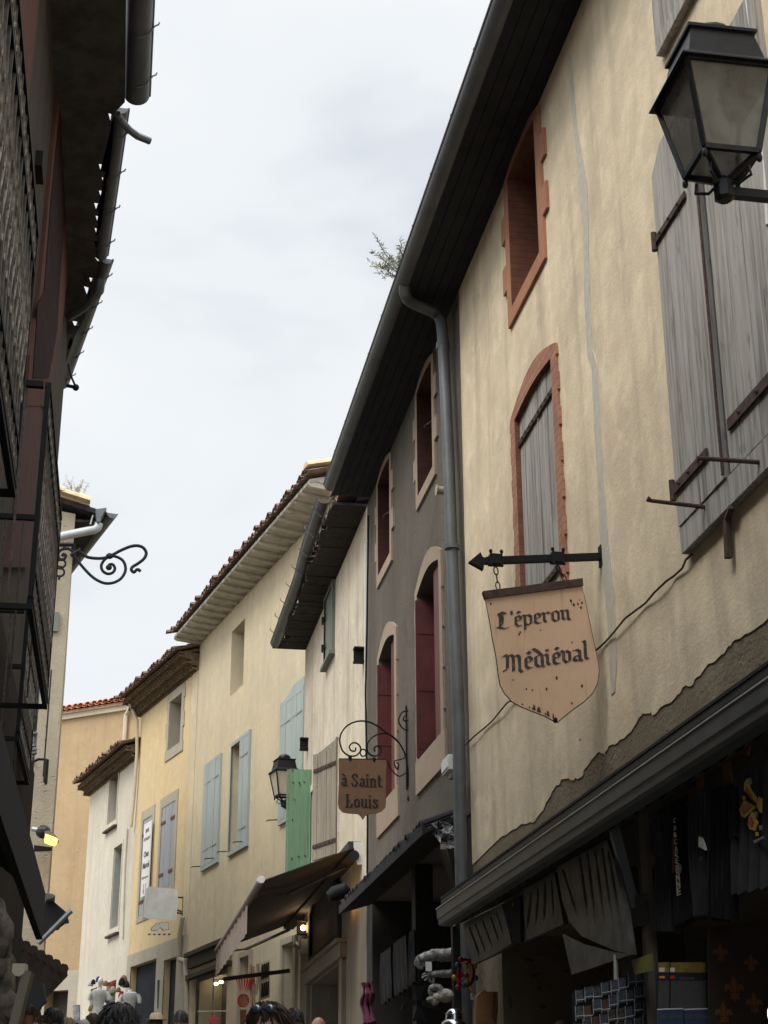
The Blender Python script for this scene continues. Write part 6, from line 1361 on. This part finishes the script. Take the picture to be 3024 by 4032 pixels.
part('frame', MB().box(c[0]-k_*1.1, c[0]+k_*1.1, -k_, k_, c[2]+k_*.85, c[2]+k_).box(c[0]-k_*.9, c[0]+k_*.9, -k_*.9, k_*.9, c[2]-k_, c[2]-k_*.85).box(c[0]-k_, c[0]-k_*.85, -k_, -k_*.85, c[2]-k_*.85, c[2]+k_*.85).box(c[0]+k_*.85, c[0]+k_, -k_, -k_*.85, c[2]-k_*.85, c[2]+k_*.85).box(c[0]-k_*.9, c[0]+k_*.9, k_*.8, k_, c[2]-k_*.85, c[2]+k_*.85).tube([(c[0], 0, c[2]+k_), (c[0], 0, c[2]+k_*2.2), (.0, 0, c[2]+k_*2.2)], .015, 6), m['iron'], SL)
part('bulb', MB().ball(c, k_*.42, k_*.42, k_*.42, 12, 8), m['lit'], SL, smooth=True)
pl = bpy.data.lights.new('lantern_light', 'POINT'); pl.energy = 3; pl.color = (1, .72, .42); pl.shadow_soft_size = .06; po_ = bpy.data.objects.new('lantern_light', pl); COL.objects.link(po_); po_.parent = SL.ob; po_.location = (c[0]-SL.org[0], -.35, c[2]-SL.org[2])
q = uns(R, [G(1130,755),G(1180,715),G(1245,710),G(1235,740),G(1150,770)], -.05); solo('ceiling_light', MB().prism(q, -.09, -.05), m['lit2'], 'orange lit strip light behind the arched fanlight', 'lamp', R)
q = uns(R, [G(1340,570),G(1400,500),G(1395,540),G(1345,580)], .12); solo('wall_light', MB().prism(q, .02, .12), m['lit2'], 'thin orange glow light under the black floodlight head', 'lamp', R)
fr = pf_at(J(555, 1030), .35); c = [(fr.un(J(*p))[0], 0, fr.un(J(*p))[1]) for p in ((485,1050),(520,1030),(590,1010),(628,1030))]
solo('spot_lamp', MB().tube(c, [.06, .09, .10, .05], 10).tube([c[2], (0, 0, c[2][2])], .02, 6), m['iron'], 'black elongated lamp head on the weathered house above the fanlight', 'lamp', fr, smooth=True)
fr = pf_at(Q(1630, 1405), .3); c = fr.un(Q(1632, 1405)); solo('candle_bulb', MB().ball((c[0], -.05, c[1]), .008, .008, .025, 8, 6), m['lit2'], 'tiny glowing orange bulb at the lower right corner', 'lamp', fr, smooth=True)
x, z = R.un(J(300,1380), .12); solo('wall_sconce', MB().box(x-.08, x+.08, 0, .12, z-.1, z+.12).tube([(x, .12, z), (x, .2, z+.06)], .05, 8), m['zincl'], 'small grey sconce below the lit lantern', 'lamp', R)

# ============================================================= goods in front of the pale yellow house
fr = r4.perp(1.9, .25); u = lambda ps: uns(fr, [G(*p) for p in ps])
BRk = thing('belt_rack', 'white rack of dark belts on the pale yellow wall', 'rack', fr, (u([(715,1320)])[0][0], 0, u([(715,1320)])[0][1]))
part('board', MB().prism(u([(665,1025),(752,985),(752,1300),(665,1330)]), 0, .03), m['edge_strip'], BRk)
for k in range(4):
    for z0, z1 in ((1030,1150),(1185,1300)): part('belt', MB().prism(u([(684+k*16,z0+3-k*6),(694+k*16,z0-k*6),(690+k*16,z1-k*6),(678+k*16,z1+5-k*6)]), -.02, -.002), m['iron'], BRk)
for i, (a, b, lb) in enumerate((((580,1040),(590,1400),'tall pale wooden stick left of the belt rack'),((602,1050),(612,1400),'tall pale wooden stick nearest the belt rack'),((640,1030),(625,1280),'twisted pale wooden staff over the belt rack'))):
    p, q = u([a])[0], u([b])[0]; solo('wooden_stick', MB().tube([(p[0], -.08, p[1]), ((p[0]+q[0])/2+.01*i, -.08, (p[1]+q[1])/2), (q[0], -.08, q[1])], .025, 7), plain('pale_stick_wood', (.45, .32, .2), .7, 0, .3), lb, 'stick', fr, group='wooden sticks by the belt rack', smooth=True)
DC = thing('feathered_ornament', 'round red feathered ornament hanging left of the wooden sticks', 'ornament', fr, (u([(520,1420)])[0][0], -.1, u([(520,1420)])[0][1]))
c = u([(520,1330)])[0]; part('hoop', MB().tube([(c[0]+.09*math.cos(j*.45), -.1, c[1]+.10*math.sin(j*.45)) for j in range(14)], .012, 6, True), m['red'], DC, smooth=True)
fe = MB()
for k in range(7): a = -.6+k*.2; fe.prism([(c[0]+.10*math.sin(a), c[1]+.12), (c[0]+.26*math.sin(a)+.03, c[1]+.32), (c[0]+.26*math.sin(a), c[1]+.36)], -.11-.002*k, -.1)
part('feather', fe, m['red'], DC); part('tail', MB().prism([(c[0]-.05, c[1]-.14), (c[0]+.06, c[1]-.14), (c[0]+.02, c[1]-.4), (c[0]-.04, c[1]-.38)], -.11, -.1), m['orange'], DC); part('web', MB().prism([(c[0]+.08*math.cos(j*.6), c[1]+.09*math.sin(j*.6)) for j in range(10)], -.1, -.095), plain('tan_web', (.35, .16, .09), .8, 0, .5, 30), DC)
fr = r4.perp(5.2, .2); c = fr.un(G(290,1490)); SU = thing('star_ornament', 'small pink star hanging below the shop window spotlights', 'ornament', fr, (c[0], 0, c[1]))
part('star', MB().prism([(c[0]+(.13 if k % 2 == 0 else .06)*math.sin(k*math.pi/5), c[1]+(.13 if k % 2 == 0 else .06)*math.cos(k*math.pi/5)) for k in range(10)], -.02, 0), plain('pink_red_print', (.5, .08, .1), .6, 0, .2), SU); part('rod', MB().tube([(c[0]-.3, 0, c[1]+.15), (c[0]+.25, 0, c[1]+.17)], .012, 6), m['zincp'], SU)
fr = r5.perp(r5.un(D(1160,1500))[0], .15); u = lambda ps: uns(fr, [D(*p) for p in ps])
part('poster', MB().prism(u([(1142,1400),(1178,1395),(1175,1600),(1140,1605)]), -.02, 0), m['blueshirt'], Th(H5.ob, r5, (0, 0, 0))) if False else solo('poster_board', MB().prism(u([(1142,1400),(1178,1395),(1175,1600),(1140,1605)]), -.02, 0), plain('blue_poster', (.05, .08, .16), .5, 0, .6, 8, c2=(.14, .10, .06)), 'blue poster board between the two doorways of the ochre house', 'poster', fr)
solo('green_sign', MB().prism(u([(1195,1600),(1255,1597),(1255,1700),(1195,1700)]), -.02, 0), plain('green_sign_paint', (.02, .12, .08), .5, 0, .3), 'small green board in the right doorway of the ochre house', 'sign', fr)
# mannequins and small goods by the white house
def mannequin(p0, h_, lb, head=True):
    fr = Fr(*at(D(*p0), 36)[:2], 0, X=(1, 0)); x, z = fr.un(D(*p0)); k = h_
    T_ = thing('mannequin', lb, 'mannequin', fr, (x, 0, z-k))
    b = MB().lathe((x, 0, z-k), [(.10, 0), (.13, .05), (.12, .15), (.10, .25), (.14, .38), (.17, .47), (.15, .53), (.06, .56), (.045, .62)], 16, 0, .6)
    for g_ in (1, -1): b.tube([(x+g_*.15, 0, z-k+.5), (x+g_*.20, 0, z-k+.43), (x+g_*.21, -.01, z-k+.34)], [.06, .055, .045], 9)
    if head: b.ball((x+.01, 0, z-k+.72), .065, .08, .1, 12, 8)
    part('body', b, m['whitep'], T_, smooth=True); part('stand', MB().tube([(x, 0, gz(36)), (x, 0, z-k+.02)], .02, 8), m['iron'], T_); part('shirt', MB().lathe((x, 0, z-k+.02), [(.135, 0), (.14, .1), (.11, .22), (.15, .36), (.18, .46), (.15, .53), (.09, .55)], 16, 0, .62), m['whiteshirt'], T_, smooth=True)
mannequin((728, 1385), .80, 'white mannequin with a head, left of the souvenir cluster'); mannequin((948, 1455), .66, 'headless white mannequin torso in front of the ochre doorway', False)
rnd = random.Random(8); fr = Fr(*at(D(800, 1500), 36.5)[:2], 0, X=(1, 0))
seen_ = set(); cnm = ['black', 'red', 'white', 'navy', 'tan', 'cream', 'charcoal', 'yellow', 'silver']
cols = ['blackshirt', 'redshirt', 'whiteshirt', 'blueshirt', 'leather', 'fur', 'greyshirt', 'yellowdim', 'pewter']
for k in range(34):
    px, py = rnd.uniform(650, 925), rnd.uniform(1410, 1640)
    if py < 1450 and px > 760 and px < 850: py += 40
    x, z = fr.un(D(px, py)); s = rnd.uniform(.05, .09)
    b = MB().lathe((x, rnd.uniform(-.2, .2), z), [(s*.9, 0), (s, s*.3), (s*.8, s*1.3), (s*.5, s*1.8), (s*.1, s*2)], 8, rnd.random(), .6)
    lbs = 'small %s souvenir, %s %s of the cluster at the off white house doorway' % (cnm[k % 9], 'upper' if py < 1520 else 'lower', 'left' if px < 740 else ('right' if px > 850 else 'middle'))
    if lbs in seen_: continue
    seen_.add(lbs)
    solo('souvenir', b, m[cols[k % 9]], 'small %s souvenir, %s %s of the cluster at the off white house doorway' % (cnm[k % 9], 'upper' if py < 1520 else 'lower', 'left' if px < 740 else ('right' if px > 850 else 'middle')), 'souvenir', fr, group='souvenirs at the off white house doorway', smooth=True)
fr = Fr(*at(D(560, 1640), 38)[:2], 0, X=(1, 0)); u = uns(fr, [D(535,1585),D(578,1580),D(578,1705),D(538,1710)])
CS = thing('card_stand', 'revolving white and blue card stand at the foot of the tan building', 'stand', fr, (u[3][0], 0, u[3][1])); part('panel', MB().prism(u, -.08, .08), plain('blue_white_print', (.4, .42, .45), .5, 0, .6, 9, c2=(.08, .12, .2)), CS); part('pole', MB().tube([((u[2][0]+u[3][0])/2, 0, gz(38)), ((u[2][0]+u[3][0])/2, 0, u[3][1])], .03, 8), m['iron'], CS)

# ============================================================= plants on the roofs
def plant(fr, root, y, spread, n_, lb, mat, name='roof_plant', up=1.0, seed=1):
    rnd = random.Random(seed); mb = MB(); lf = MB(); x0, z0 = root
    T_ = thing(name, lb, 'plant', fr, (x0, y, z0))
    for k in range(n_):
        a = rnd.uniform(-1.2, 1.2); L_ = rnd.uniform(.5, 1)*spread; dy = rnd.uniform(-.2, 1.0)*spread*.8
        pts = [(x0+rnd.uniform(-.12, .12), y, z0)]
        for j in range(1, 5): f = j/4; pts.append((pts[0][0]+math.sin(a)*L_*f+rnd.uniform(-.02, .02), y+dy*f+rnd.uniform(-.02, .02), z0+L_*up*(f*.95-f*f*.25)))
        mb.tube(pts, [.005, .004, .0035, .003, .002], 4)
        for j in range(22):
            f = rnd.uniform(.3, 1); i0 = min(3, int(f*4)); p = Vector(pts[i0]).lerp(Vector(pts[i0+1]), f*4-i0); v = Vector((rnd.uniform(-1, 1), rnd.uniform(-1, 1), rnd.uniform(-.2, 1))).normalized()*rnd.uniform(.035, .075); s_ = v.cross(Vector((rnd.random(), rnd.random(), rnd.random()))).normalized()*.005
            lf.add([p, p+v*.5+s_, p+v, p+v*.5-s_], [(0,1,2,3)])
    part('stem', mb, m[mat], T_); part('leaf', lf, m[mat], T_, kind='stuff' if False else None)
x, z = R.un(Hc(690, 470), .6); plant(R, (x, 9.36), .58, .42, 24, 'dry scraggly weed growing out of the long roof gutter', 'weed', up=.75, seed=5)
x, z = L2E.un(B(590, 1530), -.3); plant(L2E, (x, z), -.3, .30, 14, 'small tuft of pale dry grass on the beige house roof', 'twig', 'grass_tuft', 1.3, 3)

# ============================================================= people
def skin_body():
    V, E_, Rd = [], [], []
    def v(x, y, z, r, par=None):
        V.append((x, y, z)); Rd.append(r); i = len(V)-1
        if par is not None: E_.append((par, i))
        return i
    pel = v(0, 0, .98, .13); a = v(0, 0, 1.12, .125, pel); b = v(0, .0, 1.28, .14, a); c = v(0, 0, 1.40, .12, b); nk = v(0, 0, 1.49, .058, c); v(0, .01, 1.56, .055, nk)
    for s in (1, -1):
        sh = v(s*.17, 0, 1.41, .06, c); el = v(s*.235, -.02, 1.13, .043, sh); wr = v(s*.25, .06, .90, .028, el); pa = v(s*.25, .08, .84, .034, wr)
        for k, (ln, off) in enumerate(((.075, -.028), (.085, -.01), (.08, .01), (.065, .028))):
            f1 = v(s*.252, .085+off, .80, .010, pa); f2 = v(s*.248, .09+off, .80-ln*.5, .009, f1); v(s*.235, .095+off, .80-ln*.85, .007, f2)
        t1 = v(s*.235, .13, .83, .011, pa); v(s*.225, .14, .79, .009, t1)
        hp = v(s*.09, 0, .93, .09, pel); kn = v(s*.10, .02*s, .50, .058, hp); an = v(s*.10, .03*s-.02, .09, .04, kn); v(s*.11, .03*s+.13, .04, .035, an)
    return V, E_, Rd
def from_skin(V, E_, Rd, lv=1):
    me = bpy.data.meshes.new('sk'); me.from_pydata(V, E_, []); ob = bpy.data.objects.new('sk', me); COL.objects.link(ob)
    md = ob.modifiers.new('s', 'SKIN'); md.use_smooth_shade = True
    for i, r in enumerate(Rd): me.skin_vertices[0].data[i].radius = (r, r*(.72 if r > .11 else 1)); me.skin_vertices[0].data[i].use_root = (i == 0)
    sb = ob.modifiers.new('b', 'SUBSURF'); sb.levels = lv; sb.render_levels = lv
    dg = bpy.context.evaluated_depsgraph_get(); r_ = bpy.data.meshes.new_from_object(ob.evaluated_get(dg)); bpy.data.objects.remove(ob)
    out_ = ([tuple(v.co) for v in r_.vertices], [tuple(p.vertices) for p in r_.polygons]); bpy.data.meshes.remove(r_); return out_
bv, bf = from_skin(*skin_body())
def head_mesh(mb):
    n, m__ = 18, 14; vs = []
    for i in range(m__+1):
        t = math.pi*i/m__; z = -math.cos(t)
        for k in range(n):
            a = 2*math.pi*k/n; x, y = math.sin(a), math.cos(a); r_ = max(math.sin(t), .02)
            rx = .075*r_*(1 if z > -.1 else 1-.28*(-z-.1)); ry = .096*r_*(1 if z > -.2 else 1-.18*(-z-.2)*(1 if y < 0 else .3))
            px, py, pz = x*rx, y*ry, z*.115
            if y > .9 and abs(z+.12) < .16: py += .018*(1-abs(z+.12)/.16)   # nose
            if y > .5 and abs(z-.08) < .09 and .15 < abs(x) < .6: py -= .008  # eye sockets
            vs.append((px, py+.015, 1.635+pz))
    mb.add(vs, [(i*n+k, i*n+(k+1) % n, (i+1)*n+(k+1) % n, (i+1)*n+k) for i in range(m__) for k in range(n)])
    for s in (1, -1): mb.ball((s*.078, .01, 1.63), .012, .022, .032, 8, 6)
    mb.tube([(-.024, .098, 1.585), (0, .104, 1.584), (.024, .098, 1.585)], .006, 6)
def hair_mesh(kind, rnd):
    mb = MB(); big = kind in ('long', 'wild')
    rx, ry, rz = (.092, .11, .118) if not big else (.108, .122, .128)
    n, mm_ = 18, 12
    lo = -.25 if not big else -.75
    vs = []
    for i in range(mm_+1):
        z = lo+(1-lo)*i/mm_; r_ = math.sqrt(max(0, 1-z*z)) if z > -.3 else .95
        for k in range(n):
            a = 2*math.pi*k/n; y = math.cos(a); j = 1+rnd.uniform(-.04, .05); zz = z
            if y > .35 and z < .45: r2 = r_*.72
            else: r2 = r_
            vs.append((math.sin(a)*rx*r2*j, (y*ry*r2*j if not (y > .35 and z < .45) else y*ry*.62), 1.65+zz*rz))
    mb.add(vs, [(i*n+k, i*n+(k+1) % n, (i+1)*n+(k+1) % n, (i+1)*n+k) for i in range(mm_) for k in range(n)]+[tuple(mm_*n+k for k in range(n))])
    ns = 260 if kind != 'short' else 170
    for q in range(ns):
        a = rnd.uniform(0, 2*math.pi); z = rnd.uniform(lo if math.cos(a) < .3 else .45, .98); r_ = math.sqrt(max(0, 1-z*z)) if z > -.3 else .95
        p = Vector((math.sin(a)*rx*r_, math.cos(a)*ry*r_, z*rz)); L_ = rnd.uniform(.03, .07)*(1.6 if big else 1); pts = []
        t = Vector((math.sin(a)*.5*(1-r_)+rnd.uniform(-.3, .3), math.cos(a)*.5*(1-r_)-.2, -1+.6*z+rnd.uniform(-.2, .2))).normalized()
        for j in range(4): f = j/3; w_ = p+t*L_*f; w_ = Vector((w_.x, w_.y, w_.z)); lift = 1.02+.05*math.sin(f*3)+(.06 if kind == 'wild' else .02)*rnd.random(); pts.append((w_.x*lift, w_.y*lift, 1.65+w_.z*lift))
        mb.tube(pts, [.005, .0055, .004, .0015], 4)
    if kind == 'wild': mb.ball((.02, -.10, 1.68), .05, .05, .05, 10, 7, .1)
    return mb
PEOPLE = {}
def build_proto(hair):
    rnd = random.Random(len(PEOPLE)+3)
    body = MB(); body.add(bv, bf); head_mesh(body)
    sv, sf = [], []
    shirt = MB(); st_ = from_skin(*(lambda V, E_, R_: (V, E_, R_))(*shirt_sk())); shirt.add(*st_)
    tr = MB(); tr.add(*from_skin(*trouser_sk())); sho = MB()
    for s in (1, -1): sho.ball((s*.11, .03*s+.07, .045), .05, .14, .045, 10, 6)
    return body, shirt, tr, sho, hair_mesh(hair, rnd) if hair != 'bald' else None
def shirt_sk():
    V = [(0,0,.90),(0,0,1.12),(0,0,1.28),(0,0,1.41),(0,0,1.455)]; E_ = [(0,1),(1,2),(2,3),(3,4)]; R_ = [.150,.140,.155,.135,.075]
    for s in (1, -1): V += [(s*.175,0,1.415),(s*.225,-.01,1.22)]; n = len(V); E_ += [(3,n-2),(n-2,n-1)]; R_ += [.072,.062]
    return V, E_, R_
def trouser_sk():
    V = [(0,0,1.0),(0,0,.94)]; E_ = [(0,1)]; R_ = [.142,.145]
    for s in (1, -1): V += [(s*.09,0,.88),(s*.10,.02*s,.50),(s*.10,.03*s-.02,.10)]; n = len(V); E_ += [(1,n-3),(n-3,n-2),(n-2,n-1)]; R_ += [.105,.075,.062]
    return V, E_, R_
def person(px, dist, hair, hmat, smat, lb, face=0, hat=None, hh=None, glasses=False):
    x, y, zt = at(px, dist); topz = 1.765 if hair not in ('bald',) else 1.75
    if hair in ('long', 'wild'): topz = 1.785
    if hat: topz = 1.80
    g0 = gz(y); k = (zt-g0)/topz
    if hair not in PEOPLE:
        b = build_proto(hair); Z = (0, 0, 0)
        PEOPLE[hair] = [mesh('person_body', b[0], m['skin'], Z, True)]+[mesh(n_, q, m['denim'], Z, True) if q else None for n_, q in zip(('shirt', 'trousers', 'shoes', 'hair'), b[1:])]
    T_ = bpy.data.objects.new('person', None); COL.objects.link(T_); T_.matrix_world = Matrix.Translation((x, y, g0)) @ Matrix.Rotation(face, 4, 'Z') @ Matrix.Diagonal((min(k, 1.06), min(k, 1.06), k, 1))
    tag(T_, lb, 'person', 'people walking in the street')
    for n_, me, mt in zip(('body', 'shirt', 'trousers', 'shoes', 'hair'), PEOPLE[hair], ('skin', smat, 'denim', 'blackshirt', hmat)):
        if me is None: continue
        me2 = me.copy() if n_ in ('shirt', 'hair') else me
        if n_ in ('shirt', 'hair'): me2.materials[0] = m[mt]
        if n_ == 'shoes': me2.materials[0] = m['blackshirt']
        o = bpy.data.objects.new(n_, me2); COL.objects.link(o); o.parent = T_
    def sub(n_, mb, mt): o = bpy.data.objects.new(n_, mesh(n_, mb, m[mt], (0, 0, 0), True)); COL.objects.link(o); o.parent = T_
    if hat == 'brim': sub('hat', MB().lathe((0, 0, 1.70), [(.16, 0), (.165, .006), (.10, .015), (.095, .07), (.07, .10), (.01, .105)], 20), 'straw')
    if hat == 'cap': sub('cap', MB().lathe((0, 0, 1.67), [(.098, 0), (.102, .03), (.09, .08), (.05, .12), (.005, .13)], 18).prism([(-.07, 1.675), (.07, 1.675), (.07, 1.685), (-.07, 1.685)], .08, .16), 'hat_grey')
    if glasses: sub('sunglasses', MB().ball((-.035, .105, 1.735), .032, .016, .02, 10, 6).ball((.035, .105, 1.735), .032, .016, .02, 10, 6).tube([(-.09, .02, 1.73), (-.065, .10, 1.74), (.065, .10, 1.74), (.09, .02, 1.73)], .004, 5), 'lens')
m['hat_grey'] = cloth('pale_grey_cap', (.4, .37, .33)); m['lens'] = plain('mirrored_lens', (.12, .16, .2), .12, .6, .1, bs=0)
person(D(870,1565), 7.4, 'short', 'hairblack', 'greyshirt', 'person with thick black hair in the middle of the crowd, seen from behind')
person(G(745,1322), 8.4, 'wild', 'hairbrown', 'redshirt', 'person with curly dark hair and sunglasses pushed up, facing the camera', math.pi*.93, glasses=True)
person(D(205,1645), 20, 'short', 'hairlight', 'whiteshirt', 'person with sandy hair at the lower left, left of the reddish haired one', .3)
person(D(300,1655), 15.7, 'short', 'hairbrown', 'blueshirt', 'person with brown hair and forehead showing at the lower left', math.pi*.9)
person(D(392,1600), 17, 'short', 'hairblack', 'blackshirt', 'person with dark hair before the tan building doorway', .1)
person(D(212,1512), 14, 'short', 'hairbrown', 'greyshirt', 'tallest dark head under the porch roof on the left', 0)
person(D(610,1682), 28, 'short', 'hairgrey', 'whiteshirt', 'far person in a pale grey cap beside the black haired person', .2, hat='cap')
person(D(675,1635), 30, 'long', 'hairbrown', 'leather', 'far person with brown hair below the white mannequin', 0)
person(D(1135,1638), 26, 'short', 'hairbrown', 'whiteshirt', 'person wearing a straw hat right of the black haired person', 0, hat='brim')
person(D(1315,1622), 24, 'short', 'hairblack', 'blackshirt', 'person with short black hair below the ochre house downpipe', 0)
person(G(955,1385), 19, 'short', 'hairblack', 'greyshirt', 'person with dark hair half hidden behind the curly haired one', .4)
person(G(1150,1462), 15, 'bald', 'hairblack', 'whiteshirt', 'bald person in front of the dark arched shop door', 0)
person(N(640,1272), 11, 'bald', 'hairblack', 'blueshirt', 'bald person at the bottom edge near the postcard rack', 0)
person(D(495,1665), 25, 'long', 'hairlight', 'pink', 'person with light hair between the dark head and the card stand', 0)
